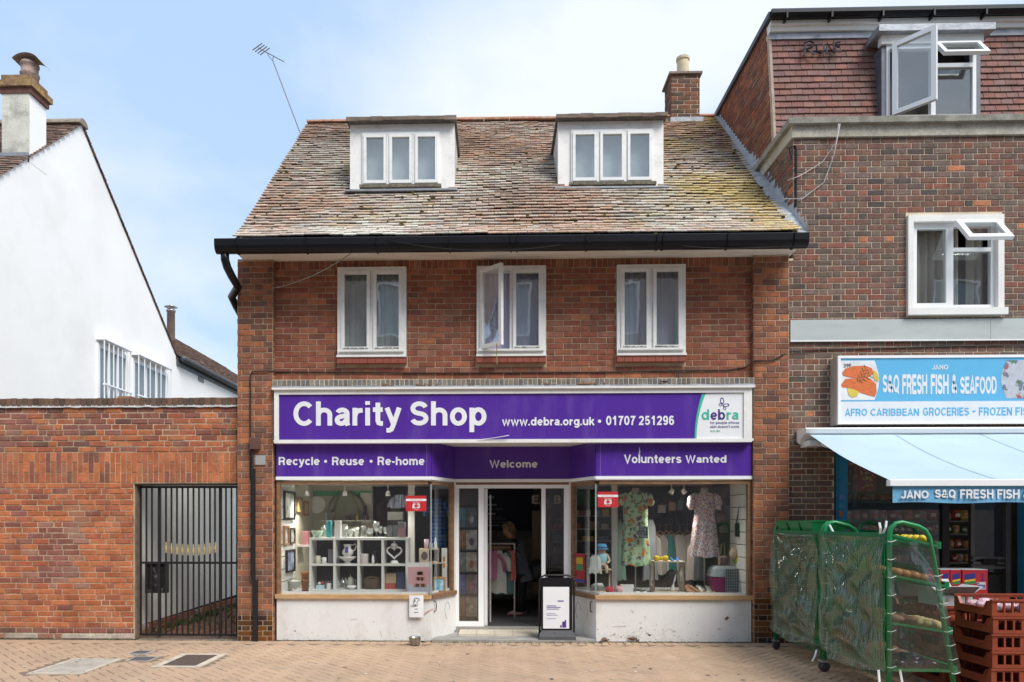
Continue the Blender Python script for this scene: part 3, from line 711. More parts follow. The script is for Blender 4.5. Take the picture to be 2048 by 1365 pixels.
# moss cushions growing on the tiles
def moss(b):
    for i in range(420):
        s = rnd.uniform(.05, RX1 - RX0 - .1); t = rnd.uniform(.02, slen * .9)
        if not keep(s, t) or rnd.random() > .35 + .5 * noise.noise((s, t, 7)) + .25 * (t < 1.6): continue
        t = round(t / .1) * .1 + rnd.uniform(-.015, .02); p = onroof(s, t, .028); r = rnd.uniform(.010, .028)
        b.col = jit((.16, .13, .035) if rnd.random() < .6 else (.09, .075, .03), .3)
        n = 6; ring = [p + Vector((math.cos(k * 1.047) * r * rnd.uniform(.8, 1.7), math.sin(k * 1.047) * r * .6, rnd.uniform(-.012, .002))) for k in range(n)]
        top = [p + Vector((math.cos(k * 1.047) * r * .6, math.sin(k * 1.047) * r * .4 - r * .3, r * rnd.uniform(.3, .6))) for k in range(n)]
        b.add(ring + top, [(k, (k + 1) % n, n + (k + 1) % n, n + k) for k in range(n)] + [tuple(range(n, 2 * n))])
part('moss', mat('moss', attr=True, rough=1, var=.3, vs=80, bump=.6, bs=200), deck, moss, kind='stuff')
# verge: pointed edge along the left gable
part('verge_edge', mat('verge_mortar', (.30, .24, .19), .95, .3, 20), deck, lambda b: b.prism([(YE, z_ev - .06), (YR, z_rd - .06), (YR, z_rd - .0), (YE, z_ev - .0)], RX0 - .006, RX0 + .012, 'x'))

# dormers
dl = ['white wooden dormer beside the television aerial side of the roof', 'white wooden dormer next to the brick chimney']
M_flake = mat('flaking_white_paint', (.84, .82, .79), .6, .04, 4, .04, 70, .12, 40, dirt=(.45, .41, .34), dirt_amt=.4, ds=7)
for k, (a, b) in enumerate(dorm):
    yb = YD + (zd1 - zd0) / math.tan(pit) + .25
    fw = [(725, 879), (1142, 1306)][k]; wa, wb_ = X(fw[0], YD), X(fw[1], YD); w0, w1 = Z(371, 1000, YD), Z(264, 1000, YD)
    d = part('dormer', M_flake, shop, lambda q: q.slab(a, b, zd0 - .05, zd1, YD, YD + .06, [(wa, wb_, w0, w1)]), label=dl[k])
    for (c0, c1) in ((a + .002, a + .05), (b - .05, b - .002)):
        part('dormer_cheek', mat('grey_weatherboard', (.46, .45, .43), .8, .2, 10, .2, 60, stretch=(1, 6, .6)), d, lambda q: q.prism([(YD + .06, zd0 - .05), (yb, zd1), (YD + .06, zd1)], c0, c1, 'x'))
    def droof(q):
        q.prism([(YD - .09, zd1 + .002), (YD - .09, zd1 + .05), (yb + .1, zd1 + .10), (yb + .1, zd1 + .002)], a - .03, b + .03, 'x')
    part('dormer_roof', mat('roof_felt', (.10, .09, .085), .95, .3, 10, .2, 80, .5, 50), d, droof)
    part('eaves_board', mat('rotten_board', (.20, .155, .12), .9, .4, 8, .3, 60, stretch=(.6, 4, 4)), d, lambda q: [q.box(lerp(a - .035, b + .035, i / 9) + .001, lerp(a - .035, b + .035, (i + 1) / 9) - .001, YD - .115, YD - .092, zd1 + .008 - rnd.uniform(0, .012), zd1 + .052 + rnd.uniform(-.004, .006)) for i in range(9)])
    part('window_frame', M_whitep, d, lambda q: (casement(q, wa, wb_, w0, w1, YD - .025, YD + .07, .03, .03), [q.box(lerp(wa, wb_, i / 3) - .018, lerp(wa, wb_, i / 3) + .018, YD - .022, YD + .06, w0 + .03, w1 - .03) for i in (1, 2)]))
    for i in range(3):
        p, q_ = lerp(wa, wb_, i / 3) + .022, lerp(wa, wb_, (i + 1) / 3) - .022
        part('sash', M_whitep, d, lambda q: casement(q, p, q_, w0 + .034, w1 - .034, YD - .04, YD + .02, .038, .045))
        part('pane', M_glass, d, lambda q: q.box(p + .038, q_ - .038, YD - .014, YD - .008, w0 + .079, w1 - .072))
    part('sill', mat('mossy_sill', (.17, .15, .11), .95, .4, 30), d, lambda q: q.box(wa - .03, wb_ + .03, YD - .09, YD - .002, w0 - .045, w0 - .006))
    part('apron_flashing', M_lead, d, lambda q: q.box(a - .05, b + .05, YD - .16, YD - .01, zd0 - .085, zd0 - .062, None))
    part('blind', mat('pale_blind', (.66, .70, .71), .9), d, lambda q: q.box(wa, wb_, YD + .14, YD + .15, w0, w1))
# chimney
cx0, cx1, cy0, cy1 = X(1342, 2.95), X(1400, 2.95), 2.95, 3.42
zc0, zc1 = z_rd - .35, Z(149, 1370, 2.95)
chim = part('chimney', M_mortar_p, shop, lambda b: b.box(cx0 + .006, cx1 - .006, cy0 + .006, cy1, zc0, zc1))
PAL_CH = [((.16, .085, .055), 5), ((.22, .09, .05), 4), ((.11, .07, .05), 3)]
lay(ps, wall_frame((0, cy0 + .006, 0), 0), cx0, cx1, zc0, zc1, chim, 'stretcher', PAL_CH, own=lambda s, z: False)
lay(ps, wall_frame((cx0 + .006, cy1, 0), R(-90)), 0, cy1 - cy0, zc0, zc1, chim, 'stretcher', PAL_CH, own=lambda s, z: False, phase=.1)
part('chimney_cap', mat('cap_slab', (.22, .17, .14), .9, .3, 20), chim, lambda b: b.box(cx0 - .035, cx1 + .035, cy0 - .035, cy1 + .05, zc1, zc1 + .035))
part('chimney_pot', mat('cream_pot', (.60, .50, .33), .8, .15, 8), chim, lambda b: b.lathe([(.105, zc1 + .03), (.10, zc1 + .33), (.115, zc1 + .34), (.115, zc1 + .385), (.085, zc1 + .385), (.08, zc1 + .2)], 18, ((cx0 + cx1) / 2, (cy0 + cy1) / 2 - .06, 0)))
part('chimney_flashing', M_lead, chim, lambda b: b.box(cx0 - .03, cx1 + .03, cy0 - .10, cy0 - .006, z_rd - .22, z_rd - .1))
# soldier course and lead flashing above the fascia
Wl = wall_frame((0, -.075, 0), 0)
zl1 = Z(758, 1024, -.08); zl0 = Z(771, 1024, -.08)
ledge = part('ledge', M_mortar_p, shop, lambda b: b.box(PXL + .004, PXR - .004, -.075, YU + .02, zl0 - .02, zl1))
soldiers(ps, Wl, PXL + .006, PXR - .006, zl0, zl1 + .002, ledge, [((.20, .185, .165), 3), ((.25, .225, .19), 2), ((.16, .15, .14), 2)], w=.062)
part('lead_flashing', M_lead, ledge, lambda b: b.grid(lambda u, v: Vector((lerp(PXL, PXR, u), -.08 - .06 * v, lerp(zl0 + .005, zl0 - .05, v) + .006 * noise.noise((u * 30, v * 2, 3)))), 90, 3))
part('dry_leaves', mat('leaf_brown', (.18, .10, .05), .9, .4, 50), ledge, lambda b: [b.add([(x, -.095, zl0 + .002), (x + w, -.10, zl0 + .005), (x + w * .8, -.085, zl0 + .03), (x + w * .2, -.085, zl0 + .028)], [(0, 1, 2, 3)]) for (x, w) in [(X(rnd.choice((770, 840, 860, 935, 1165, 1172, 1178, 1195, 1085)) + rnd.uniform(-14, 14), -.1), rnd.uniform(.015, .05)) for _ in range(50)]], kind='stuff')
ps.finish('brickwork', shop)
# bits on the left pier
pb = tag(part('junction_box', mat('brown_box', (.12, .06, .05), .6, .2, 30), None, lambda b: b.cbox(X(501, -.06), X(521, -.06), -.115, -.055, Z(899, 510, -.06), Z(876, 510, -.06), .008)), 'small brown junction box on the brick pier', 'junction box')
tag(part('wall_plate', mat('grey_plate', (.34, .35, .36), .6, .15, 60), None, lambda b: b.box(X(511, -.06), X(531, -.06), -.068, -.055, Z(930, 520, -.06), Z(911, 520, -.06))), 'square grey plate fixed to the brick pier', 'plate')
def cond(b):
    b.box(X(503, -.06), X(511, -.06), -.095, -.056, Z(1160, 507, -.06), Z(938, 507, -.06)); b.tube([(X(507, -.06), -.076, Z(940, 507, -.06)), (X(505, -.06), -.076, Z(900, 507, -.06))], .012)
    b.box(X(507, -.06), X(516, -.06), -.097, -.056, 0.002, Z(1160, 507, -.06))
tag(part('cable_conduit', M_blackm, None, cond), 'black vertical conduit down the brick pier by the gate', 'conduit')
# television aerial
ax = lambda px, py: PT(px, py, 3.6)
ae = thing('television_aerial', ax(600, 268), 'thin leaning television aerial on a mast beyond the roof', 'aerial')
M_alu = mat('dull_aluminium', (.16, .16, .17), .6, metal=.2)
part('mast', M_alu, ae, lambda b: b.tube([ax(606, 290), ax(601, 268), ax(545, 120)], .010, 6))
part('boom', M_alu, ae, lambda b: (b.tube([ax(516, 96), ax(568, 124)], .008, 5), b.tube([ax(534, 106), ax(540, 116), ax(544, 121), ax(548, 112)], .007, 5)))
for i in range(4):
    c_ = (514 + i * 5, 94 + i * 3.2)
    part('element', M_alu, ae, lambda b: b.tube([ax(c_[0] - 9, c_[1] + 7), ax(c_[0] + 10, c_[1] - 7)], .009, 5))
# ================================================================== shopfront
YW, YDR = .0, .62                       # display window line, door line
LB = [Vector((X(553, YW), YW, 0)), Vector((X(862, YW), YW, 0)), Vector((X(909, YDR), YDR, 0))]
RB = [Vector((X(1141, YDR), YDR, 0)), Vector((X(1192, YW), YW, 0)), Vector((X(1503, YW), YW, 0))]
z_sill, z_head = Z(1190), Z(962)
FLZ = .10                               # shop floor
def frame_of(p, q): return wall_frame((p.x, p.y, 0), math.atan2(q.y - p.y, q.x - p.x)), (q - p).length
M_purple = mat('purple_panel', (.085, .026, .31), .30, .05, 1.2, .02, 60, spec=.4, dirt=(.17, .10, .38), dirt_amt=.5, ds=1.8, stretch=(2, 1, .45))
M_letter = mat('white_vinyl', (.80, .81, .83), .5, .03, 4)
wn = ['shopfront display window full of homeware', 'shopfront display window with two dressed mannequins']
for k, bay in enumerate((LB, RB)):
    w = thing('x', (0, 0, 0), '', '') if False else None
    root = None
    for (p, q) in ((bay[0], bay[1]), (bay[1], bay[2])):
        W, L = frame_of(p, q)
        st = MB(); st.box(0.003, L - .003, .0, .06, .004, z_sill - .06, W); st.build('stall_riser', M_stall, shop)
        fr = MB(); casement_args = (0, L, z_sill, z_head)
        for (x0, x1, z0, z1) in ((0, .045, z_sill, z_head), (L - .045, L, z_sill, z_head), (.045, L - .045, z_head - .045, z_head)):
            if p is bay[1] and k == 0 and x0 == 0 and x1 < .1: continue      # the two glass sheets meet at the corner
            if q is bay[1] and k == 1 and x0 > .1 and x1 == L: continue
            if q is bay[1] and k == 0 and x0 > .1 and x1 == L: continue
            if p is bay[1] and k == 1 and x0 == 0 and x1 < .1: continue
            fr.box(x0, x1, .003, .07, z0, z1, W)
        if root is None: root = fr.build('display_window', M_wood, shop, label=wn[k])
        else: fr.build('frame', M_wood, root)
        sl_ = MB(); sl_.box(-.01, L + .01, -.035, .05, z_sill - .055, z_sill, W); sl_.build('sill', M_woodhi if abs(p.y - q.y) < .01 else M_wood, root)
        g = MB(); g.box(.006, L - .006, .030, .036, z_sill + .003, z_head - .04, W); g.build('pane', M_shopglass, root)
        ir = MB(); ir.box(.05, L - .05, .05, .07, z_sill + .002, z_sill + .03, W); ir.build('glazing_bead', M_upvc, root)
    cn = bay[1]; part('corner_seal', mat('seal', (.30, .32, .32), .4), root, lambda b: b.box(cn.x - .008, cn.x + .008, .012, .028, z_sill, z_head - .04))
for (p, q, a0, a1) in ((LB[1], LB[2], .55, .8), (RB[0], RB[1], .2, .45)):     # curly line and hasp on the splayed boards
    W, L = frame_of(p, q)
    pts = [W @ Vector((L * (a0 + .12 + .10 * math.cos(t)), -.003, .36 + .11 * math.sin(t) if t < math.pi else .36 - (t - math.pi) * .09)) for t in [i * .25 for i in range(int(4.9 / .25))]]
    part('crack_line', mat('pencil', (.35, .34, .33), .9), shop, lambda b: b.tube(pts, .003, 4))
    xh = L * (.12 if p is LB[1] else .86)
    part('pull_handle', M_blackm, shop, lambda b: b.tube([W @ Vector((xh, -.002, .52)), W @ Vector((xh, -.03, .51)), W @ Vector((xh + .005, -.034, .46)), W @ Vector((xh, -.03, .39)), W @ Vector((xh, -.002, .38))], .007, 6))

# flaked paint and rubbish at the foot of the boards
M_rot = mat('rotten_wood', (.16, .11, .08), .95, .4, 40)
for (px, py, s) in ((1210, 1279, .05), (1265, 1277, .06), (1275, 1281, .035), (866, 1268, .03), (880, 1279, .06), (873, 1281, .05)):
    c_ = PT(px, py, -.012 if px not in (866, 880, 873) else YW + .13)
    def rag(b):
        n = 9; b.add([(c_.x + math.cos(i * .7) * s * rnd.uniform(.6, 1.4), c_.y - rnd.uniform(0, .02), max(.003, c_.z + math.sin(i * .7) * s * .5 * rnd.uniform(.5, 1.3))) for i in range(n)] + [(c_.x, c_.y - .03, c_.z)], [(i, (i + 1) % n, n) for i in range(n)])
    part('rotten_patch', M_rot, shop, rag)
# --- second fascia line and its soffit
zf0, zf1 = Z(953), Z(887)
def boards(k, bay): return [(bay[0], bay[1]), (bay[1], bay[2])]
fas_l = ['purple fascia board reading Recycle Reuse Re-home', 'purple fascia board reading Volunteers Wanted', 'dark purple fascia board reading Welcome above the door']
zc_ = Z(894, 1024, YDR)
for k, bay in enumerate((LB, RB)):
    f = thing('fascia_board', ((bay[0].x + bay[2].x) / 2, -.03, zf0), fas_l[k], 'shop sign')
    for j, (p, q) in enumerate(((bay[0], bay[1]), (bay[1], bay[2]))):
        W, L = frame_of(p, q)
        b = MB(); b.box(0.001, L - .001, -.012, .06, zf0, zc_, W); b.build('panel', M_purple, f)
        b = MB(); b.box(-.004, L + .004, -.02, .05, zf0 - .045, zf0 - .001, W); b.build('trim', M_upvc, f)
        if (k == 0 and j == 0) or (k == 1 and j == 1):
            xs_ = L - .055 if k == 0 else .055
            b = MB(); b.box(xs_ - .004, xs_ + .004, -.0145, -.011, zf0, zc_, W); b.build('joint_strip', mat('purple_joint', (.2, .12, .4), .4), f)
    if k == 0:
        for (tx, a, b_, z_, z1_) in (('Recycle', 557, 639, 935, 914), ('Reuse', 664, 728, 931, 914), ('Re-home', 755, 849, 931, 914)):
            grotesque(tx, X(a, -.02), X(b_, -.02), Z(z_, 700, -.02), Z(z1_, 700, -.02), -.016, M_letter, f)
        for px in (651, 742): part('bullet_dot', M_letter, f, lambda b: b.lathe([(.02, 0), (.02, .004)], 16, (X(px, -.02), -.013, Z(923, 700, -.02)), Matrix.Rotation(R(90), 4, 'X')))
    else:
        grotesque('Volunteers', X(1248, -.02), X(1363, -.02), Z(929, 1300, -.02), Z(909, 1300, -.02), -.016, M_letter, f)
        grotesque('Wanted', X(1371, -.02), X(1453, -.02), Z(928, 1400, -.02), Z(909, 1400, -.02), -.016, M_letter, f)
        part('paint_drip', M_letter, f, lambda b: b.tube([PT(1279, 895, -.016), PT(1279.5, 905, -.016), PT(1277.5, 910, -.016)], [.003, .008, .004], 5, flat=.4))
f = thing('fascia_board', (0.2, YDR, zf0), fas_l[2], 'shop sign')
part('panel', M_purple, f, lambda b: b.box(LB[2].x, RB[0].x, YDR - .012, YDR + .06, zf0 + .0, zc_))
part('trim', M_upvc, f, lambda b: b.box(LB[2].x, RB[0].x, YDR - .02, YDR + .05, zf0 - .045, zf0 - .001))
grotesque('Welcome', X(979, YDR), X(1075, YDR), Z(938, 1024, YDR), Z(919, 1024, YDR), YDR - .016, M_letter, f)
part('soffit_board', M_white, shop, lambda b: b.box(PXL + .003, PXR - .003, -.05, YDR + .1, zc_ + .002, zc_ + .03))
# --- main sign
sg = thing('shop_sign', (0.2, -.1, zc_), 'long purple Charity Shop sign with white logo panel', 'shop sign')
ys = -.10; s_x0, s_x1 = X(549, ys), X(1503, ys); s_z0, s_z1 = Z(886, 1024, ys), Z(775, 1024, ys); p_z0, p_z1 = Z(879, 1024, ys), Z(788, 1024, ys); p_x0, p_x1 = X(558, ys), X(1487, ys)
part('frame', M_white, sg, lambda b: (b.box(s_x0, s_x1, ys - .02, YU, p_z1, s_z1 - .025), b.box(s_x0 - .02, s_x1 + .02, ys - .05, YU - .003, s_z1 - .025, s_z1), b.box(s_x0, s_x1, ys - .02, .0, s_z0, p_z0), b.box(s_x0, p_x0, ys - .02, .0, p_z0, p_z1), b.box(p_x1, s_x1, ys - .02, .0, p_z0, p_z1)))
part('backing_board', M_dark, sg, lambda b: b.box(s_x0 + .01, s_x1 - .01, -.03, YU - .002, s_z0 + .003, p_z1))
brk = [p_x0, X(858, ys), X(1190, ys), p_x1]
for i in range(3): part('panel', M_purple, sg, lambda b: b.box(brk[i] + .0012, brk[i + 1] - .0012, ys, ys + .03, p_z0, p_z1))
grotesque('Charity', X(587, ys), X(803, ys), Z(866, 700, ys), Z(803, 700, ys), ys - .005, M_letter, sg)
grotesque('Shop', X(821, ys), X(973, ys), Z(865, 900, ys), Z(803, 900, ys), ys - .005, M_letter, sg)
grotesque('www.debra.org.uk', X(1004, ys), X(1189, ys), Z(856, 1100, ys), Z(835, 1100, ys), ys - .005, M_letter, sg)
grotesque('01707 251296', X(1212, ys), X(1348, ys), Z(851, 1280, ys), Z(832, 1280, ys), ys - .005, M_letter, sg)
part('bullet_dot', M_letter, sg, lambda b: b.lathe([(.022, 0), (.022, .004)], 16, (X(1199, ys), ys - .0, Z(843, 1200, ys)), Matrix.Rotation(R(90), 4, 'X')))
def arc(x_t, x_b, n=12): return [(X(lerp(x_t, x_b, 1 - (1 - i / n) ** 2), ys), Z(lerp(788, 878, i / n), 1400, ys)) for i in range(n + 1)]
M_teal = mat('teal_vinyl', (.05, .46, .33), .5, .03, 4)
M_navy = mat('purple_ink', (.06, .03, .20), .5, .03, 4)
part('white_logo_panel', M_letter, sg, lambda b: b.prism(arc(1411, 1393) + [(p_x1, p_z0), (p_x1, p_z1)], ys - .003, ys + .0, 'y'), fix=True)
part('green_arc', M_teal, sg, lambda b: b.prism(arc(1411, 1393) + arc(1404, 1389)[::-1], ys - .005, ys + .0, 'y'), fix=True)
grotesque('d', X(1403, ys), X(1418, ys), Z(840, 1440, ys), Z(819, 1440, ys), ys - .006, M_teal, sg, .17)
grotesque('e', X(1421, ys), X(1434, ys), Z(840, 1440, ys), Z(825, 1440, ys), ys - .006, M_navy, sg, .17)
grotesque('b', X(1436, ys), X(1450, ys), Z(840, 1440, ys), Z(819, 1440, ys), ys - .006, M_navy, sg, .17)
grotesque('r', X(1453, ys), X(1462, ys), Z(840, 1440, ys), Z(825, 1440, ys), ys - .006, M_teal, sg, .17)
grotesque('a', X(1464, ys), X(1477, ys), Z(840, 1440, ys), Z(825, 1440, ys), ys - .006, M_teal, sg, .17)
for (t, z0_, z1_, m, x1_) in (('for people whose', 850, 843, M_navy, 1478), ("skin doesn't work", 857, 851, M_navy, 1478), ('we do', 865, 859.5, M_teal, 1440)):
    grotesque(t, X(1420, ys), X(x1_, ys), Z(z0_, 1440, ys), Z(z1_, 1440, ys), ys - .006, m, sg, .11)
def petal(b, cx, cy, rx, ry, an, w=.22):
    n = 16; o = []
    for r_ in (1, 1 - w):
        for i in range(n):
            a = 2 * math.pi * i / n; u_, v_ = math.cos(a) * rx * r_, math.sin(a) * ry * r_
            o.append((X(cx, ys) + (u_ * math.cos(an) - v_ * math.sin(an)), ys - .006, Z(cy, 1440, ys) + u_ * math.sin(an) + v_ * math.cos(an)))
    b.add(o, [(i, (i + 1) % n, n + (i + 1) % n, n + i) for i in range(n)])
for (cx, cy, rx, ry, an) in ((1444, 802, .042, .026, R(100)), (1452, 811, .042, .022, R(5)), (1441, 810, .026, .018, R(160)), (1449, 817, .024, .017, R(-50))):
    part('butterfly_wing', M_navy, sg, lambda b: petal(b, cx, cy, rx, ry, an, .34))
part('loose_trim', M_upvc, sg, lambda b: b.tube([PT(955, 880, ys - .03), PT(990, 876, ys - .035), PT(1018, 871, ys - .06)], [.003, .009, .012], 4, flat=.5))

# --- doorway
dl0, dr0 = LB[2].x, RB[0].x
YD2 = YDR + .03
dz1 = zf0 - .045
xs_d = [X(p, YD2) for p in (912, 918, 957, 975, 1083, 1091, 1128, 1138)]
dtop = Z(970, 1024, YD2); dbot = FLZ
for (a, b_) in ((dl0 - .02, xs_d[0]), (xs_d[7], dr0 + .02)): part('door_surround', M_white, shop, lambda b: b.box(a, b_, YDR, YDR + .12, .05, dz1))
part('head_board', M_wood, shop, lambda b: b.box(xs_d[0], xs_d[7], YDR + .02, YDR + .1, dtop + .0, dz1))
df = part('door_frame', M_upvc, shop, lambda b: (b.box(xs_d[0], xs_d[7], YD2 - .02, YD2 + .05, dtop - .05, dtop - .001), b.box(xs_d[0] + .001, xs_d[1], YD2, YD2 + .05, FLZ, dtop - .05), b.box(xs_d[4], xs_d[5], YD2, YD2 + .05, FLZ, dtop - .05), b.box(xs_d[6], xs_d[7] - .001, YD2, YD2 + .05, FLZ, dtop - .05), b.box(xs_d[2] + .0, xs_d[3] - .05, YD2, YD2 + .05, FLZ, dtop - .05), b.box(xs_d[1], xs_d[2], YD2, YD2 + .05, FLZ, FLZ + .07), b.box(xs_d[5], xs_d[6], YD2, YD2 + .05, FLZ, FLZ + .07)))
part('sliding_door', M_upvc, shop, lambda b: b.box(xs_d[3] - .046, xs_d[3], YD2 + .055, YD2 + .10, FLZ + .005, dtop - .055))
part('side_pane', M_shopglass, df, lambda b: b.box(xs_d[1] + .001, xs_d[2] - .001, YD2 + .02, YD2 + .026, FLZ + .07, dtop - .05))
part('side_pane', M_shopglass, df, lambda b: b.box(xs_d[5] + .001, xs_d[6] - .001, YD2 + .02, YD2 + .026, FLZ + .07, dtop - .05))
part('pull_handle', mat('steel', (.5, .5, .5), .3, metal=.9), df, lambda b: b.tube([(X(981, .6), YD2 - .02, Z(1245, 981, .6)), (X(981, .6), YD2 - .02, Z(990, 981, .6))], .012, 8))
part('threshold_tile', mat('cream_tile', (.60, .53, .42), .5, .1, 3, .05, 50), shop, lambda b: [b.box(lerp(LB[1].x + .35, RB[1].x - .35, i / 6) + .002, lerp(LB[1].x + .35, RB[1].x - .35, (i + 1) / 6) - .002, .22, YD2 + .05, .02, .062) for i in range(6)])
part('step', mat('step_concrete', (.30, .29, .27), .9, .2, 5, .2, 80), shop, lambda b: (b.box(LB[1].x + .02, RB[1].x - .02, -.10, .22, .0, .035), b.box(LB[1].x + .02, RB[1].x - .02, .22, YD2 + .06, .0, .019), b.box(LB[2].x - .03, RB[0].x + .03, YD2 - .02, YD2 + .07, .0195, .098)))
tag(part('red_sticker', mat('red_label', (.55, .03, .04), .5), None, lambda b: b.box(X(922, .6), X(940, .6), YD2 + .016, YD2 + .0185, Z(1260, 930, .6), Z(1254, 930, .6))), 'small red sticker low on the glass beside the door', 'sticker')

# --- inside
part('shop_floor', mat('dark_carpet', (.045, .043, .045), .95, .2, 30), shop, lambda b: b.box(XL + .2, XR - .2, YD2 + .05, 4.25, .02, FLZ - .001))
part('interior_wall', mat('shop_wall', (.27, .26, .25), .9, .1, 2), shop, lambda b: (b.box(XL + .205, XR - .205, 4.2, 4.25, FLZ, 2.79), b.box(XL + .201, XL + .22, .2, 4.2, FLZ, 2.79), b.box(XR - .22, XR - .201, .2, 4.2, FLZ, 2.79)))
part('shop_ceiling', mat('ceiling_paint', (.35, .34, .33), .9), shop, lambda b: b.box(XL + .2, XR - .2, .65, 4.28, 2.70, 2.795))
zdeck = z_sill - .01
M_deckf = mat('display_deck', (.36, .37, .38), .7, .1, 3)
M_disp = mat('display_white', (.70, .69, .66), .7, .05, 3)
def bay_poly(bay, k, back): 
    if k == 0: return [(bay[0].x + .02, .08), (bay[1].x, .08), (bay[2].x - .08, YDR), (bay[2].x - .08, back), (bay[0].x + .02, back)]
    return [(bay[0].x + .08, YDR), (bay[1].x, .08), (bay[2].x - .02, .08), (bay[2].x - .02, back), (bay[0].x + .08, back)]
for k, bay in enumerate((LB, RB)):
    part('display_deck', M_deckf, shop, lambda b: b.prism(bay_poly(bay, k, 1.25), zdeck - .04, zdeck, 'z'), fix=True)
    part('display_ceiling', M_disp, shop, lambda b: b.prism(bay_poly(bay, k, 1.9), z_head + .02, z_head + .05, 'z'), fix=True)
    part('display_post', M_disp, shop, lambda b: b.box(*((X(816, .9), X(829, .9)) if k == 0 else (X(1224, .9), X(1235, .9))), .9, .98, FLZ, z_head + .02))
    xs_ = X(562, .1) - .01 if k == 0 else X(1492, .1) + .01
    def slat(b):
        n = 9
        for i in range(n):
            z0 = lerp(zdeck, z_head, i / n); z1 = lerp(zdeck, z_head, (i + 1) / n) - .012
            b.box(xs_ - .02, xs_ + .02, .08, .72, z0, z1)
    part('slatwall_panel', M_disp, shop, slat, kind='stuff')
part('partition', mat('cream_partition', (.50, .46, .36), .9, .05, 2), shop, lambda b: (b.box(X(588, 1.8), X(745, 1.8), 1.8, 1.85, FLZ, 2.25), b.box(X(584, .75), X(590, .75), .75, 1.8, FLZ, 2.2)))
part('partition_stripe', mat('green_strip', (.05, .30, .14), .6), shop, lambda b: b.box(X(590, 1.79), X(742, 1.79), 1.78, 1.797, Z(992, 650, 1.79), Z(983, 650, 1.79)))

def scuffs(b):                          # splashes and scuffs on the boards under the windows
    for i in range(300):
        if rnd.random() < .4: px, py = rnd.gauss(1285, 28), 1283 - abs(rnd.gauss(8, 16))
        else: px, py = rnd.choice((rnd.uniform(556, 860), rnd.uniform(1195, 1500))), 1283 - abs(rnd.gauss(0, 14))
        if not (556 < px < 860 or 1195 < px < 1500) or py > 1281 or py < 1196: continue
        p = PT(px, py, -.0015); r = rnd.uniform(.003, .012) * (2.2 if rnd.random() < .12 else 1); b.col = jit((.60, .58, .53), .10) if rnd.random() < .88 else (.36, .33, .28); n = 6
        b.add([(p.x + math.cos(k * 1.047) * r * rnd.uniform(.6, 1.6), -.0015, max(.006, p.z + math.sin(k * 1.047) * r * rnd.uniform(.4, 1))) for k in range(n)], [tuple(range(n))])
    for (a, c_) in (((1261, 1220), (1267, 1226)), ((1267, 1226), (1264, 1222)), ((1225, 1254), (1250, 1253)), ((1380, 1215), (1383, 1216)), ((1470, 1216), (1473, 1217)), ((700, 1240), (716, 1238)), ((760, 1262), (764, 1274))): b.col = (.22, .2, .18); b.tube([PT(*a, -.002), PT(*c_, -.002)], .0022, 4, flat=.4)
part('scuff_marks', mat('scuffs', attr=True, rough=.8, var=.1), shop, scuffs, kind='stuff')
# ================================================================== goods in the shop windows
def norm_lathe(b, prof, px0, px1, py0, py1, Y, z0=None, n=18, sy=1):
    x0, x1 = X(px0, Y), X(px1, Y); r = (x1 - x0) / 2; zb = z0 if z0 is not None else Z(py1, px0, Y); zt = Z(py0, px0, Y)
    b.lathe([(max(.001, p[0] * r), lerp(zb, zt, p[1])) for p in prof], n, ((x0 + x1) / 2, Y, 0), sy=sy)
M_clear = glass('clear_glassware', 1.7, (.93, .95, .94), .02, .06, (.8, .85, .85))
M_china = mat('white_china', (.78, .76, .74), .2, .05, 8, spec=.5)
M_ply = mat('pale_plywood', (.58, .47, .33), .6, .1, 6, .08, 60)
def c3(name, col, rough=.5, **k): return mat(name, col, rough, .06, 5, **k)
def good(name, prof, px0, px1, py0, py1, Y, m, label, cat, z0=None, n=18, group=None):
    o = part(name, m, None, lambda b: norm_lathe(b, prof, px0, px1, py0, py1, Y, z0, n), smooth=True)
    return tag(o, label, cat, group)
def carton(name, px0, px1, py0, py1, Y, dep, m, label, cat, z0=None, rz=0, b=.003):
    x0, x1 = X(px0, Y), X(px1, Y); zb = z0 if z0 is not None else Z(py1, px0, Y); zt = Z(py0, px0, Y)
    M = Matrix.Translation(((x0 + x1) / 2, Y + dep / 2, 0)) @ Matrix.Rotation(rz, 4, 'Z')
    return tag(part(name, m, None, lambda q: q.cbox(-(x1 - x0) / 2, (x1 - x0) / 2, -dep / 2, dep / 2, zb, zt, b, M)), label, cat)
# ---- white cube shelf
YS = .38
sx0, sx1 = X(618, YS), X(816, YS); sz1 = Z(1075.5, 700, YS); sz0 = zdeck
shelf = thing('cube_shelf', ((sx0 + sx1) / 2, YS, sz0), 'white open cube shelving unit in the shop window', 'shelf')
cw = (sx1 - sx0 - .035) / 4; zm = (sz0 + sz1) / 2
part('top_board', M_disp, shelf, lambda b: b.box(sx0, sx1, YS, YS + .30, sz1 - .035, sz1))
part('bottom_board', M_disp, shelf, lambda b: b.box(sx0, sx1, YS, YS + .30, sz0, sz0 + .035))
part('middle_board', M_disp, shelf, lambda b: b.box(sx0 + .035, sx1 - .035, YS + .002, YS + .30, zm - .014, zm + .014))
for i in range(5): part('upright', M_disp, shelf, lambda b: b.box(sx0 + i * cw + .001, sx0 + i * cw + .034, YS + .003, YS + .298, sz0 + .035, sz1 - .035))
part('back_board', mat('dark_back', (.06, .055, .055), .9), shelf, lambda b: b.box(sx0 + .036, sx1 - .036, YS + .292, YS + .297, sz0 + .036, sz1 - .036))
TUMB = [(.8, 0), (.85, .05), (1, 1), (.93, 1), (.75, .08)]; GOB = [(.75, 0), (.75, .03), (.12, .08), (.12, .32), (.7, .42), (1, .65), (.85, 1), (.78, 1), (.9, .66), (.5, .44), (.05, .4)]
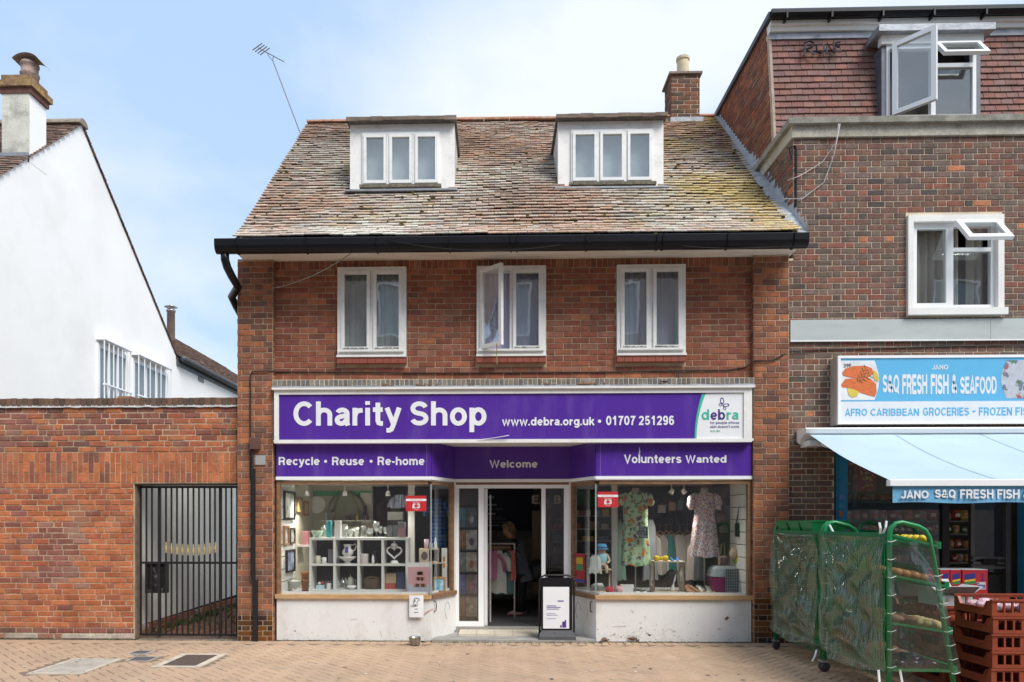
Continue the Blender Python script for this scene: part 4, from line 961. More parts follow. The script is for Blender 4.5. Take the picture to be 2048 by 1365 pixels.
BOWL = [(.4, 0), (.45, .04), (.8, .4), (1, 1), (.95, 1), (.72, .42), (.1, .1)]; CYL = [(.96, 0), (1, .03), (1, .97), (.96, 1)]
JAR = [(.8, 0), (.95, .08), (1, .5), (.8, .75), (.7, .8), (.75, 1), (.6, 1)]
BOT = [(.9, 0), (1, .04), (1, .75), (.95, .8), (.95, .98), (.85, 1)]
YG = .52; T = sz1
good('glass_bowl', BOWL, 623, 646, 1062, 1075, YG, c3('green_rim', (.45, .62, .48), .15), 'pale green bowl at the near end of the cube shelf', 'bowl', T)
good('drinks_bottle', BOT, 653, 664, 1042, 1075, YG, c3('teal_plastic', (.02, .36, .42), .2), 'teal drinks bottle on the cube shelf', 'bottle', T)
carton('square_vase', 669, 681, 1042, 1075, YG - .04, .08, M_china, 'tall square white vase on the cube shelf', 'vase', T)
good('glass_jar', JAR, 641, 652, 1053, 1075, YG + .08, M_clear, 'clear glass jar behind the pale green bowl', 'jar', T)
gl = [('tumbler', TUMB, 683, 696, 1049, 'clear tall tumbler next to the square white vase', 'glass'), ('dessert_bowl', BOWL, 695, 707, 1058, 'clear dessert bowl next to the tall tumbler', 'bowl'), ('dessert_bowl', BOWL, 706, 719, 1056, 'second clear dessert bowl, beside the candle jar', 'bowl'),
      ('candle_jar', JAR, 721, 734, 1051, 'clear waisted candle jar amid the glassware', 'jar'), ('goblet', GOB, 734, 747, 1058, 'clear short goblet beside the balloon glass', 'glass'), ('balloon_glass', GOB, 746, 760, 1044, 'tall clear balloon wine glass on the cube shelf', 'glass'),
      ('wine_glass', GOB, 757, 765, 1053, 'small wine glass just behind the balloon glass', 'glass'), ('wine_glass', GOB, 766, 776, 1055, 'wine glass beside the square glass vases', 'glass')]
for i, (nm, pf, a, b_, t_, lb, ct) in enumerate(gl): good(nm, pf, a, b_, t_, 1075, YG - .03 + .05 * (i % 3), M_clear, lb, ct, T, group='glassware on the cube shelf')
for i, (a, b_) in enumerate(((775, 785), (786, 796))):
    x0, x1 = X(a, YG), X(b_, YG)
    tag(part('glass_vase', M_clear, None, lambda q: [q.box(*v) for v in ((x0, x0 + .006, YG - .04, YG + .04, T, Z(1051, 780, YG)), (x1 - .006, x1, YG - .04, YG + .04, T, Z(1051, 780, YG)), (x0 + .006, x1 - .006, YG - .04, YG - .034, T, Z(1051, 780, YG)), (x0 + .006, x1 - .006, YG + .034, YG + .04, T, Z(1051, 780, YG)), (x0 + .006, x1 - .006, YG - .034, YG + .034, T, T + .012))]), ['square clear glass vase nearer the wine glasses', 'square clear glass vase against the pink canister'][i], 'vase')
cn_ = thing('canister', (X(804, YG), YG, T), 'dusky pink storage canister with grey lid on the cube shelf', 'canister')
part('body', c3('dusky_pink', (.36, .2, .22)), cn_, lambda q: q.cbox(X(797, YG), X(811, YG), YG - .05, YG + .05, T, Z(1055, 800, YG), .008))
part('lid', c3('smoke_lid', (.22, .22, .25), .2), cn_, lambda q: (q.cbox(X(797, YG), X(811, YG), YG - .05, YG + .05, Z(1055, 800, YG) + .001, Z(1044, 800, YG), .008), q.lathe([(.012, Z(1044, 800, YG)), (.015, Z(1041, 800, YG))], 10, (X(804, YG), YG, 0))))
# ---- things in the cubes
U = zm + .014; B_ = sz0 + .035; YC = .47
def mug(px0, px1, py0, lab, m, z0, side=-1):
    t = thing('mug', (X((px0 + px1) / 2, YC), YC, z0), lab, 'mug')
    part('cup', m, t, lambda b: norm_lathe(b, [(.9, 0), (1, .05), (1, 1), (.9, 1), (.88, .1)], px0, px1, py0, 0, YC, z0), smooth=True)
    xs_ = X(px0 if side < 0 else px1, YC); h = Z(py0, px0, YC) - z0
    part('handle', m, t, lambda b: b.tube([(xs_ + side * .025 * math.sin(a), YC, z0 + h * .5 - math.cos(a) * h * .3) for a in [math.pi * i / 6 for i in range(7)]], .006, 6), smooth=True)
mug(631, 641, 1112, 'cream mug in the upper cube', c3('cream_mug', (.62, .58, .46)), U); mug(644, 653, 1115, 'white patterned mug beside the cream mug', M_china, U)
carton('gift_bag', 656, 666, 1099, 1126, YC + .05, .07, c3('grey_bag', (.24, .23, .27)), 'grey gift bag behind the two mugs', 'bag', U)
jg = thing('jug', (X(697, YC), YC, U), 'large white flowered jug standing in its bowl', 'jug')
part('body', M_china, jg, lambda b: norm_lathe(b, [(.5, 0), (.55, .05), (1, .3), (.95, .5), (.55, .72), (.7, .95), (.8, 1), (.7, .99), (.5, .75)], 684, 707, 1089, 1114, YC, Z(1115, 697, YC)), smooth=True)
part('handle', M_china, jg, lambda b: b.tube([PT(704, 1104, YC), PT(710, 1100, YC), PT(713, 1092, YC), PT(710, 1088, YC), PT(705, 1091, YC)], .009, 7), smooth=True)
part('price_tag', c3('blue_tag', (.10, .09, .3)), jg, lambda b: b.box(X(690, .36), X(696.5, .36), YC - .105, YC - .10, Z(1106, 693, .36), Z(1094, 693, .36)))
good('wash_bowl', [(.35, 0), (.4, .12), (.25, .25), (.8, .7), (1, 1), (.94, .98), (.6, .6), (.1, .4)], 676, 714, 1113, 1126, YC, M_china, 'white scalloped bowl under the flowered jug', 'bowl', U)
good('candle', CYL, 721, 737, 1108, 1126, YC, c3('blush', (.62, .55, .52)), 'plain blush pillar in the upper cube', 'candle', U)
ct_ = thing('cat_ornament', (X(748, YC), YC, U), 'black and white cat ornament in the upper cube', 'ornament')
part('body', c3('gloss_black', (.02, .02, .022), .15), ct_, lambda b: norm_lathe(b, [(.7, 0), (1, .15), (.95, .45), (.5, .7), (.62, .85), (.2, 1)], 742, 756, 1102, 1126, YC, U), smooth=True)
part('chest', M_china, ct_, lambda b: norm_lathe(b, [(.9, 0), (1, .3), (.7, .8), (.2, 1)], 743, 749, 1110, 1126, YC - .05, U), smooth=True)
good('black_jar', JAR, 755, 766, 1095, 1126, YC + .1, c3('gloss_black', (.02, .02, .022)), 'dark jar behind the cat ornament', 'jar', U)
hl = thing('heart_lantern', (X(788, YC), YC, U), 'white heart shaped lantern in the upper cube', 'lantern')
hc = PT(788.5, 1106, YC)
def heart(b):
    n = 26; pts = []
    for i in range(n):
        a = 2 * math.pi * i / n; pts.append((hc.x + .0064 * 16 * math.sin(a) ** 3, YC, hc.z + .0056 * (13 * math.cos(a) - 5 * math.cos(2 * a) - 2 * math.cos(3 * a) - math.cos(4 * a)) + .01))
    b.tube(pts, .013, 8, closed=True)
part('heart_frame', M_china, hl, heart, smooth=True)
part('foot', M_china, hl, lambda b: norm_lathe(b, [(1, 0), (1, .2), (.6, 1)], 780, 798, 1121, 1126, YC, U))
part('cap', M_china, hl, lambda b: norm_lathe(b, [(.7, 0), (.7, .35), (1, .4), (.7, .7), (.2, .8), (.25, .95), (.05, 1)], 781, 796, 1083, 1098, YC), smooth=True)
tb = thing('tissue_box', (X(640, YC), YC, B_), 'pale blue box holding small red and white toys', 'box')
part('box', c3('pale_blue', (.42, .6, .64)), tb, lambda b: b.cbox(X(632, YC), X(648, YC), YC, YC + .1, B_, Z(1171, 640, YC), .004))
part('toy', c3('toy_red', (.5, .05, .05)), tb, lambda b: b.lathe([(.001, 0), (.02, .01), (.025, .03), (.015, .05), (.001, .055)], 10, (X(643, YC), YC + .05, Z(1171, 640, YC))), smooth=True)
part('toy', M_china, tb, lambda b: b.lathe([(.001, 0), (.022, .01), (.025, .025), (.015, .04), (.001, .045)], 10, (X(637, YC), YC + .05, Z(1171, 640, YC))), smooth=True)
good('white_candle', CYL, 653, 663, 1167, 1178, YC, M_china, 'short white candle in the lower cube', 'candle', B_)
good('glass_dish', BOWL, 644, 668, 1162, 1178, YC + .12, M_clear, 'wide clear dish behind the short white candle', 'dish', B_)
def teapot(px0, px1, py0, m, lab, y):
    t = thing('teapot', (X((px0 + px1) / 2, y), y, B_), lab, 'teapot'); cx = (px0 + px1) / 2; w = px1 - px0
    part('body', m, t, lambda b: norm_lathe(b, [(.6, 0), (.95, .15), (1, .4), (.75, .75), (.35, .82), (.1, .86), (.14, .95), (.05, 1)], px0, px1, py0, 1178, y, B_), smooth=True)
    zh = (Z(py0, cx, y) - B_)
    part('spout', m, t, lambda b: b.tube([(X(px0 + w * .1, y), y, B_ + zh * .3), (X(px0 - w * .12, y), y, B_ + zh * .5), (X(px0 - w * .22, y), y, B_ + zh * .75)], [.02, .013, .008], 8), smooth=True)
    part('handle', m, t, lambda b: b.tube([(X(px1 - w * .1, y), y, B_ + zh * .65), (X(px1 + w * .2, y), y, B_ + zh * .6), (X(px1 + w * .2, y), y, B_ + zh * .3), (X(px1 - w * .05, y), y, B_ + zh * .2)], .007, 6), smooth=True)
teapot(679, 692, 1155, M_clear, 'clear glass teapot in the lower cube', YC - .03); teapot(694, 708, 1149, c3('stone_ware', (.52, .50, .44), .3), 'stone coloured teapot behind the glass teapot', YC + .08)
good('plate_stack', [(.5, 0), (1, .5), (1, .7), (.9, 1), (.5, .6)], 693, 714, 1171, 1178, YC - .02, M_china, 'small stack of china plates in the lower cube', 'plates', B_)
bs_ = thing('wicker_basket', (X(743, YC), YC, B_), 'dark wicker basket with a rope handle', 'basket')
M_wick = mat('wicker', (.09, .055, .04), .8, .4, 60, .3, 120, .8, 90, stretch=(1, 1, 3))
part('body', M_wick, bs_, lambda b: norm_lathe(b, [(.8, 0), (.95, .5), (1, 1), (.92, 1), (.85, .5)], 727, 760, 1157, 1178, YC + .04, B_), smooth=True)
part('handle', c3('tan_rope', (.3, .2, .11)), bs_, lambda b: b.tube([(X(730 + 27 * i / 6, YC), YC + .04, Z(1158 - 3 * math.sin(math.pi * i / 6), 740, YC)) for i in range(7)], .008, 6), smooth=True)
carton('gift_box', 768, 791, 1167, 1178, YC, .12, c3('box_red', (.38, .06, .05)), 'flat red gift box in the lower cube', 'box', B_)
carton('gift_box', 771, 792, 1147, 1167, YC + .02, .08, c3('kraft', (.46, .33, .2)), 'tan gift box on top of the flat red box', 'box', Z(1167, 780, YC))
carton('tin', 793, 810, 1144, 1178, YC + .05, .05, mat('blue_pattern', (.05, .07, .2), .5, .6, 60), 'dark blue patterned tin in the lower cube', 'tin', B_)
# ---- floor of the window, left
good('footed_bowl', [(.55, 0), (.5, .08), (.15, .15), (.15, .3), (.7, .5), (1, .95), (1.05, 1), (.95, .97), (.5, .5)], 577, 602, 1162, 1182, .42, c3('pale_metal', (.55, .55, .5), .4), 'pale footed fruit bowl at the corner of the window', 'bowl', zdeck)
for i, (a, b_) in enumerate(((1158, 1183), (1144, 1161))):
    good('plant_pot', [(.72, 0), (.9, .75), (1, .76), (1, 1), (.9, 1), (.8, .4)], 602, 619, a, b_, .55, mat('terracotta', (.42, .17, .07), .85, .15, 10), ['terracotta pot at the bottom of the pair', 'terracotta pot stacked on the other pot'][i], 'plant pot', zdeck if i == 0 else Z(1165, 610, .55))
carton('tall_tin', 604, 616, 1063, 1090, .9, .12, c3('pink_tin', (.38, .16, .17)), 'dusky red tin on the little shelf in the window corner', 'tin', Z(1090, 610, .9))
tag(part('wall_shelf', M_disp, None, lambda b: b.box(X(594, .88), X(620, .88), .86, 1.1, Z(1094, 610, .9), Z(1090, 610, .9))), 'small white shelf carrying the dusky red tin', 'shelf')
# pictures on the slatwall (in the plane of the panel) and on the cream partition
xw = X(562, .1) + .012
def side_picture(y0, y1, z0, z1, mfr, mpic, lab):
    t = thing('picture_frame', (xw, (y0 + y1) / 2, z0), lab, 'picture')
    part('frame', mfr, t, lambda b: (b.box(xw, xw + .03, y0, y1, z0, z0 + .025), b.box(xw, xw + .03, y0, y1, z1 - .025, z1), b.box(xw, xw + .03, y0, y0 + .025, z0 + .025, z1 - .025), b.box(xw, xw + .03, y1 - .025, y1, z0 + .025, z1 - .025)))
    part('picture', mpic, t, lambda b: b.box(xw, xw + .012, y0 + .025, y1 - .025, z0 + .025, z1 - .025))
M_ink = mat('ink_print', (.5, .5, .48), .3, .6, 12)
side_picture(.16, .66, Z(1039, 575, .4), Z(983, 575, .4), M_blackm, M_ink, 'large black framed print hanging highest in the window corner')
side_picture(.14, .36, Z(1090, 570, .3), Z(1052, 570, .3), c3('orange_wood', (.36, .17, .07)), M_ink, 'slim wood framed print below the large black frame')
side_picture(.42, .66, Z(1088, 585, .5), Z(1056, 585, .5), c3('dark_wood', (.08, .06, .05)), M_ink, 'dark framed print beside the slim wood frame')
side_picture(.26, .66, Z(1145, 578, .4), Z(1100, 578, .4), M_blackm, mat('blue_print', (.3, .34, .5), .3, .7, 10), 'black framed blue flower print near the window floor')
xq = X(590, .75) + .01
for (a, b_, z0, z1, lb) in ((593, 603, 1024, 995, 'gilt framed picture higher on the cream partition'), (605, 615, 1032, 1003, 'gilt framed picture lower on the cream partition')):
    y0, y1 = YX(a, xq), YX(b_, xq); zz0, zz1 = Z(z0, 600, (y0 + y1) / 2), Z(z1, 600, (y0 + y1) / 2)
    t = thing('picture_frame', (xq, y0, zz0), lb, 'picture')
    part('frame', c3('gilt', (.32, .18, .06)), t, lambda b: (b.box(xq, xq + .025, y0, y1, zz0, zz0 + .03), b.box(xq, xq + .025, y0, y1, zz1 - .03, zz1), b.box(xq, xq + .025, y0, y0 + .03, zz0 + .03, zz1 - .03), b.box(xq, xq + .025, y1 - .03, y1, zz0 + .03, zz1 - .03)))
    part('picture', c3('cream_print', (.5, .47, .38)), t, lambda b: b.box(xq, xq + .01, y0 + .03, y1 - .03, zz0 + .03, zz1 - .03))
t = thing('wall_plate', PT(643, 1010, 1.7), 'round pale plate hanging on the cream partition', 'plate')
part('plate', M_china, t, lambda b: b.lathe([(.001, 0), (.12, 0), (.135, .02), (.13, .025), (.09, .012), (.001, .012)], 26, tuple(PT(634, 1010, 1.74)), Matrix.Rotation(R(90), 4, 'X')), smooth=True)
carton('carton', 867 - 0, 892 - 0, 1016, 1027, 1.9, .1, M_disp, 'white printed carton further inside the shop', 'box') if False else None
t = carton('carton', 775, 806, 1024, 1041, 1.5, .15, M_disp, 'white carton standing on a shelf behind the glassware', 'box')
t = carton('plinth', 774, 807, 1041, 1200, 1.48, .2, c3('dark_plinth', (.05, .05, .05)), 'dark plinth behind the cube shelf', 'plinth', FLZ)
# cake stand box, picture, wooden cubes, long box
cb = thing('cake_stand_box', (X(840, .2), .2, zdeck), 'flat white box printed with a chocolate cake tower on pink', 'box')
part('box', M_disp, cb, lambda b: b.box(X(816, .2), X(864, .2), .16, .24, zdeck, Z(1126, 840, .2)))
part('pink_print', c3('pink_print', (.60, .33, .36)), cb, lambda b: b.box(X(817, .2), X(863, .2), .157, .161, zdeck + .13, Z(1134, 840, .2)))
part('lilac_print', c3('lilac_print', (.46, .45, .55)), cb, lambda b: b.box(X(817, .2), X(863, .2), .1572, .161, zdeck + .015, zdeck + .129))
def cakes(b):
    for (tz, w) in ((1171, 11), (1158, 7.5), (1147, 5)):
        for i in range(7):
            u = -1 + 2 * i / 6; p = PT(840 + u * w, tz - 3 * (1 - u * u) * 0, .15)
            b.col = (.05, .025, .02) if i % 3 else (.55, .22, .14)
            b.box(p.x - .012, p.x + .012, .153, .158, p.z - .022, p.z + .022)
part('cake_print', mat('cake_ink', attr=True, rough=.6, var=.1), cb, cakes, kind='stuff')
def cubebox(px0, px1, py0, py1, Y, dep, lab, z0, hole_front=False, rz=0, open_front=True):
    x0, x1 = X(px0, Y), X(px1, Y); z1 = Z(py0, px0, Y); t_ = .014
    t = thing('wooden_cube', ((x0 + x1) / 2, Y, z0), lab, 'display cube')
    part('board', M_ply, t, lambda b: b.box(x0, x1, Y, Y + dep, z1 - t_, z1)); part('board', M_ply, t, lambda b: b.box(x0, x1, Y, Y + dep, z0, z0 + t_))
    for xx in (x0, x1 - t_):                                  # side boards with an oval opening
        def side(b):
            n = 20; cy, cz = Y + dep / 2, (z0 + z1) / 2; ry, rz_ = dep * .28, (z1 - z0) * .3; hy, hz = dep / 2 - .001, (z1 - z0) / 2 - t_ - .001
            inner = [(cy + ry * math.cos(2 * math.pi * i / n), cz + rz_ * math.sin(2 * math.pi * i / n)) for i in range(n)]
            outer = []
            for i in range(n):
                c_, s_ = math.cos(2 * math.pi * i / n), math.sin(2 * math.pi * i / n); k = 1 / max(abs(c_), abs(s_)); outer.append((cy + c_ * k * hy, cz + s_ * k * hz))
            for x_ in (xx, xx + t_):
                b.add([(x_, *q) for q in inner] + [(x_, *q) for q in outer], [(i, (i + 1) % n, n + (i + 1) % n, n + i) for i in range(n)])
            b.add([(x_, *q) for x_ in (xx, xx + t_) for q in inner], [(i, (i + 1) % n, n + (i + 1) % n, n + i) for i in range(n)])
        part('side_board', M_ply, t, side)
    return t
cubebox(838, 884, 1126, 1180, .46, .22, 'lower pale wooden cube by the door', zdeck); z_c1 = Z(1126, 838, .46) + .001
cubebox(838, 876, 1098, 1126, .48, .18, 'upper pale wooden cube carrying the figurines', z_c1)
z_c2 = Z(1098, 838, .48)
t = carton('front_panel', 838, 858, 1099, 1126, .46, .012, M_ply, 'plywood panel with oval window leaning on the wooden cubes', 'panel', z_c1)
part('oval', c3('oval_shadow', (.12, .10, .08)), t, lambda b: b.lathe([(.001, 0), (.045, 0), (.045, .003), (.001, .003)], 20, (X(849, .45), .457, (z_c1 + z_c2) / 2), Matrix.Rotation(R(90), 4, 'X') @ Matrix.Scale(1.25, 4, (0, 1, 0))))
for i, (a, b_, lb) in enumerate(((858, 866, 'shorter white china figurine on the wooden cube'), (867, 875, 'taller white china figurine on the wooden cube'))):
    good('figurine', [(.9, 0), (1, .12), (.7, .3), (.85, .5), (.5, .66), (.3, .72), (.45, .82), (.35, .95), (.05, 1)], a, b_, 1080 if i == 0 else 1075, 1098, .53, c3('pale_china', (.68, .71, .76), .2), lb, 'figurine', z_c2)
good('paper_cup', [(.8, 0), (1, 1), (.95, 1.0), (.7, .1)], 848, 858, 1079, 1098, .54, c3('pink_cup', (.66, .50, .56)), 'white and pink cup next to the china figurines', 'cup', z_c2)
t = thing('picture_frame', (X(878, .33), .33, zdeck), 'wood framed beach picture leaning near the door', 'picture')
part('frame', c3('oak_frame', (.34, .18, .08)), t, lambda b: b.slab(X(866, .3), X(891, .3), zdeck + .003, Z(1154, 878, .3), .30, .325, [(X(869, .3), X(888, .3), zdeck + .033, Z(1158, 878, .3))]))
part('picture', mat('beach_print', (.25, .48, .62), .4, .4, 20), t, lambda b: b.box(X(869, .3), X(888, .3), .31, .318, zdeck + .033, Z(1158, 878, .3)))
lb_ = carton('long_box', 883, 894, 1097, 1180, .56, .06, M_disp, 'tall white box with orange lettering against the door side', 'box', zdeck)
part('orange_print', c3('orange_ink', (.6, .22, .05)), lb_, lambda b: [b.box(X(886, .55), X(890, .55), .556, .5595, z_, z_ + .06) for z_ in (zdeck + .05, zdeck + .13, zdeck + .33, zdeck + .42)])
# ---- sale posters on the glass
def sale_poster(px0, px1, py0, py1, lab):
    t = thing('sale_poster', (X((px0 + px1) / 2, YW), .04, Z(py1)), lab, 'poster'); y = .0395
    x0, x1, z0, z1 = X(px0, y), X(px1, y), Z(py1, px0, y), Z(py1 - (py1 - py0), px0, y)
    part('sheet', mat('sale_red', (.50, .025, .03), .5, .05), t, lambda b: b.box(x0, x1, .0275, .0295, z0, z1))
    part('white_band', M_letter, t, lambda b: b.box(x0 + .001, x1 - .001, .0265, .0275, z0 + (z1 - z0) * .66, z0 + (z1 - z0) * .80))
    L_ = x1 - x0; Hh = z1 - z0
    grotesque('£3', x0 + L_ * .31, x0 + L_ * .69, z0 + Hh * .19, z0 + Hh * .50, .0262, M_letter, t, .19, .001)
    lettering('All clothing', x0 + L_ * .33, x0 + L_ * .67, z0 + Hh * .53, z0 + Hh * .60, .0265, M_letter, t, .01, .001)
    lettering('or less', x0 + L_ * .40, x0 + L_ * .60, z0 + Hh * .09, z0 + Hh * .14, .0265, M_letter, t, .01, .001)
    lettering('Everyday bargain', x0 + L_ * .2, x0 + L_ * .8, z0 + Hh * .70, z0 + Hh * .76, .026, mat('sale_red'), t, .01, .001)
sale_poster(812, 853, 992, 1023, 'red sale poster on the homeware window'); sale_poster(1195, 1236, 984, 1015, 'red sale poster on the mannequin window')
# ---- clothes
def gown(b, cx, cy, rows, n=40, pleat=.0, k=9):
    """stack of oval rings (z, half width, half depth); pleats grow towards the hem"""
    N = len(rows); vs = []
    for i, (z, w, d) in enumerate(rows):
        for j in range(n):
            a = 2 * math.pi * j / n; f_ = 1 + pleat * (i / N) * math.sin(k * a + i * .3)
            vs.append((cx + w * f_ * math.cos(a), cy + d * f_ * math.sin(a), z + .012 * (i == 0 or i == N - 1) * math.sin(5 * a)))
    b.add(vs, [(i * n + j, i * n + (j + 1) % n, (i + 1) * n + (j + 1) % n, (i + 1) * n + j) for i in range(N - 1) for j in range(n)])
def floral(name, base, spots, scale, thr=.33):
    if name in MATS: return MATS[name]
    m = mat(name, base, .8, .12, 20); t = m.node_tree; n = t.nodes; L = t.links; b = n['Principled BSDF']
    geo = n.new('ShaderNodeNewGeometry'); cur = b.inputs['Base Color'].links[0].from_socket
    for i, (col, sc, th) in enumerate(spots):
        wv = n.new('ShaderNodeTexNoise'); wv.inputs['Scale'].default_value = sc * 1.6; L.new(geo.outputs['Position'], wv.inputs[0])
        ad = n.new('ShaderNodeMixRGB'); ad.blend_type = 'ADD'; ad.inputs[0].default_value = .10 * 10 / sc; L.new(geo.outputs['Position'], ad.inputs[1]); L.new(wv.outputs['Color'], ad.inputs[2])
        mp_ = n.new('ShaderNodeMapping'); mp_.inputs['Location'].default_value = (i * 3.7, i * 1.3, i * 2.1); L.new(ad.outputs[0], mp_.inputs[0])
        vo = n.new('ShaderNodeTexVoronoi'); vo.inputs['Scale'].default_value = sc; L.new(mp_.outputs[0], vo.inputs[0])
        mr = n.new('ShaderNodeMapRange'); mr.inputs[1].default_value = th; mr.inputs[2].default_value = th - .08; L.new(vo.outputs['Distance'], mr.inputs[0])
        mx_ = n.new('ShaderNodeMixRGB'); L.new(mr.outputs[0], mx_.inputs[0]); L.new(cur, mx_.inputs[1]); mx_.inputs[2].default_value = (*col, 1); cur = mx_.outputs[0]
    L.new(cur, b.inputs['Base Color']); return m
F_green = floral('green_floral', (.42, .60, .38), [((.16, .32, .10), 14, .33), ((.55, .20, .05), 8.5, .36), ((.17, .07, .15), 9.5, .32), ((.40, .07, .06), 17, .22)], 10)
F_pink = floral('ditsy_floral', (.66, .60, .62), [((.20, .13, .30), 38, .42), ((.55, .22, .14), 34, .38), ((.32, .10, .16), 44, .30)], 30)
M_mann = mat('mannequin_cloth', (.58, .54, .46), .8, .05)
def mannequin(px_c, Y, zt, lab, lab2, mfab, z_sh, w_sh, z_wa, w_wa, z_hem, w_hem, sleeve, dep=.12):
    cx = X(px_c, Y)
    t = thing('mannequin', (cx, Y, zdeck), lab, 'mannequin')
    part('bust', M_mann, t, lambda b: b.lathe([(.05, zt - .01), (.052, zt - .09), (.058, zt - .12), (w_sh * .82, z_sh - .03), (w_sh * .86, z_sh - .16), (w_wa * .9, z_wa)], 20, (cx, Y, 0), sy=.62), smooth=True)
    part('neck_cap', mat('dark_cap', (.10, .08, .07), .4), t, lambda b: b.lathe([(.052, zt - .01), (.052, zt + .005), (.03, zt + .012)], 16, (cx, Y, 0)))
    part('pole', mat('steel'), t, lambda b: b.tube([(cx, Y, zdeck), (cx, Y, z_wa)], .012, 8)); part('foot', mat('steel'), t, lambda b: b.lathe([(.14, zdeck + .001), (.14, zdeck + .008), (.02, zdeck + .02)], 20, (cx, Y, 0)))
    g = thing('dress', (cx, Y, z_hem), lab2, 'dress')
    rows = []
    for i in range(17):
        u = i / 16; z = lerp(z_sh, z_hem, u)
        if z > z_wa: w = lerp(w_sh, w_wa, ((z_sh - z) / (z_sh - z_wa)) ** 1.3) if i else w_sh * .80
        else: w = lerp(w_wa, w_hem, ((z_wa - z) / (z_wa - z_hem)) ** .8)
        rows.append((z, w, min(w * .62, dep + .05)))
    rows[0] = (z_sh + .004, w_sh * .62, .075)
    part('bodice', mfab, g, lambda b: gown(b, cx, Y, rows, 44, .10, 8), smooth=True)
    for s in (-1, 1):
        part('sleeve', mfab, g, lambda b: b.tube([(cx + s * w_sh * .72, Y, z_sh - .03), (cx + s * (w_sh + .015), Y - .01, z_sh - .07), (cx + s * (w_sh + .03), Y - .02, z_sh - .07 - sleeve * .5), (cx + s * (w_sh + .02), Y - .02, z_sh - .07 - sleeve)], [.055, .075, .075, .055], 12, flat=.8), smooth=True)
    return g
Y1 = .72
g1 = mannequin(1271, Y1, Z(975, 1271, Y1), 'headless mannequin wearing the green flowered dress', 'green flowered short sleeved dress on the mannequin', F_green, Z(986, 1271, Y1), .175, Z(1046, 1271, Y1), .165, Z(1131, 1271, Y1), .20, .11)
part('necklace', M_blackm, g1, lambda b: b.tube([(X(1271, Y1) + .075 * math.sin(a), Y1 - .11 - .02 * math.cos(a), Z(1000, 1271, Y1) - .09 * math.cos(a) * 1.0 + .03) for a in [-2.4 + 4.8 * i / 16 for i in range(17)]], .004, 5))
part('stitched_purse', floral('sequin', (.05, .05, .055), [((.7, .7, .7), 60, .35), ((.1, .2, .3), 50, .3)], 60), g1, lambda b: b.cbox(X(1278, .52), X(1296, .52), .50, .54, Z(1077, 1285, .52), Z(1053, 1285, .52), .01))
Y2 = .70
mannequin(1409, Y2, Z(974, 1409, Y2), 'headless mannequin wearing the small print dress', 'pink and lilac small print dress with puff sleeves', F_pink, Z(987, 1409, Y2), .155, Z(1032, 1409, Y2), .135, Z(1114, 1409, Y2), .20, .16)
# plaid shirt dress hanging by the door
def plaid():
    m = mat('blue_plaid', (.02, .16, .50), .85, .1); t = m.node_tree; n = t.nodes; L = t.links; b = n['Principled BSDF']; geo = n.new('ShaderNodeNewGeometry')
    cur = b.inputs['Base Color'].links[0].from_socket
    for ax_ in ('X', 'Z'):
        w_ = n.new('ShaderNodeTexWave'); w_.bands_direction = ax_; w_.inputs['Scale'].default_value = 5.5; w_.inputs['Distortion'].default_value = .6; L.new(geo.outputs['Position'], w_.inputs[0])
        mr = n.new('ShaderNodeMapRange'); mr.inputs[1].default_value = .45; mr.inputs[2].default_value = .55; mr.inputs[4].default_value = .75; L.new(w_.outputs['Color'], mr.inputs[0])
        mx_ = n.new('ShaderNodeMixRGB'); L.new(mr.outputs[0], mx_.inputs[0]); L.new(cur, mx_.inputs[1]); mx_.inputs[2].default_value = (.008, .015, .05, 1); cur = mx_.outputs[0]
    L.new(cur, b.inputs['Base Color']); return m
def garment(name, cx, cy, zt, zb, w_t, w_b, dep, m, lab, cat, sleeves=0., group=None, rz=0, hanger=None, k=5):
    t = thing(name, (cx, cy, zt), lab, cat, group, rz)
    def bod(b):
        rows = [(lerp(0, zb - zt, i / 10), lerp(w_t, w_b, i / 10) * (.45 if i == 0 else .92 if i == 1 else 1), dep * lerp(.7, 1, i / 10)) for i in range(11)]; gown(b, 0, 0, rows, 30, .14, k)
    b = MB(); bod(b); o = b.mesh('body', m, True); link('body', o, t, local=True)
    if sleeves:
        for s in (-1, 1):
            b = MB(); b.tube([(s * w_t * .8, 0, -.06), (s * (w_t + .05), -.01, -.16), (s * (w_t + .08), -.02, -.10 - sleeves)], [.05, .05, .035], 9); link('sleeve', b.mesh('sleeve', m, True), t, local=True)
    if hanger:
        b = MB(); b.tube([(-w_t * .95, 0, -.03), (0, 0, .06), (w_t * .95, 0, -.03)], .012, 6); b.tube([(0, 0, .06), (0, 0, .11), (.02, 0, .14), (.0, 0, .165), (-.02, 0, .15)], .004, 5); link('hanger', b.mesh('hanger', hanger), t, local=True)
    return t
M_hang = mat('hanger_wood', (.38, .20, .09), .5, .15, 20)
garment('plaid_dress', X(875, .85), .85, Z(996, 875, .85), Z(1096, 875, .85), .10, .11, .06, plaid(), 'blue and black plaid dress hanging beside the door', 'dress', .16)
YH = 1.55
tag(part('clothes_rail', M_blackm, None, lambda b: (b.tube([(X(1290, YH), YH, Z(1052, 1300, YH)), (X(1400, YH), YH, Z(1052, 1300, YH))], .012, 8), b.tube([(X(1330, YH), YH + .03, FLZ), (X(1330, YH), YH + .03, Z(1052, 1300, YH))], .012, 8), b.tube([(X(1398, YH), YH + .03, FLZ), (X(1398, YH), YH + .03, Z(1052, 1300, YH))], .012, 8))), 'dark clothes rail behind the wooden cube and wig', 'clothes rail')
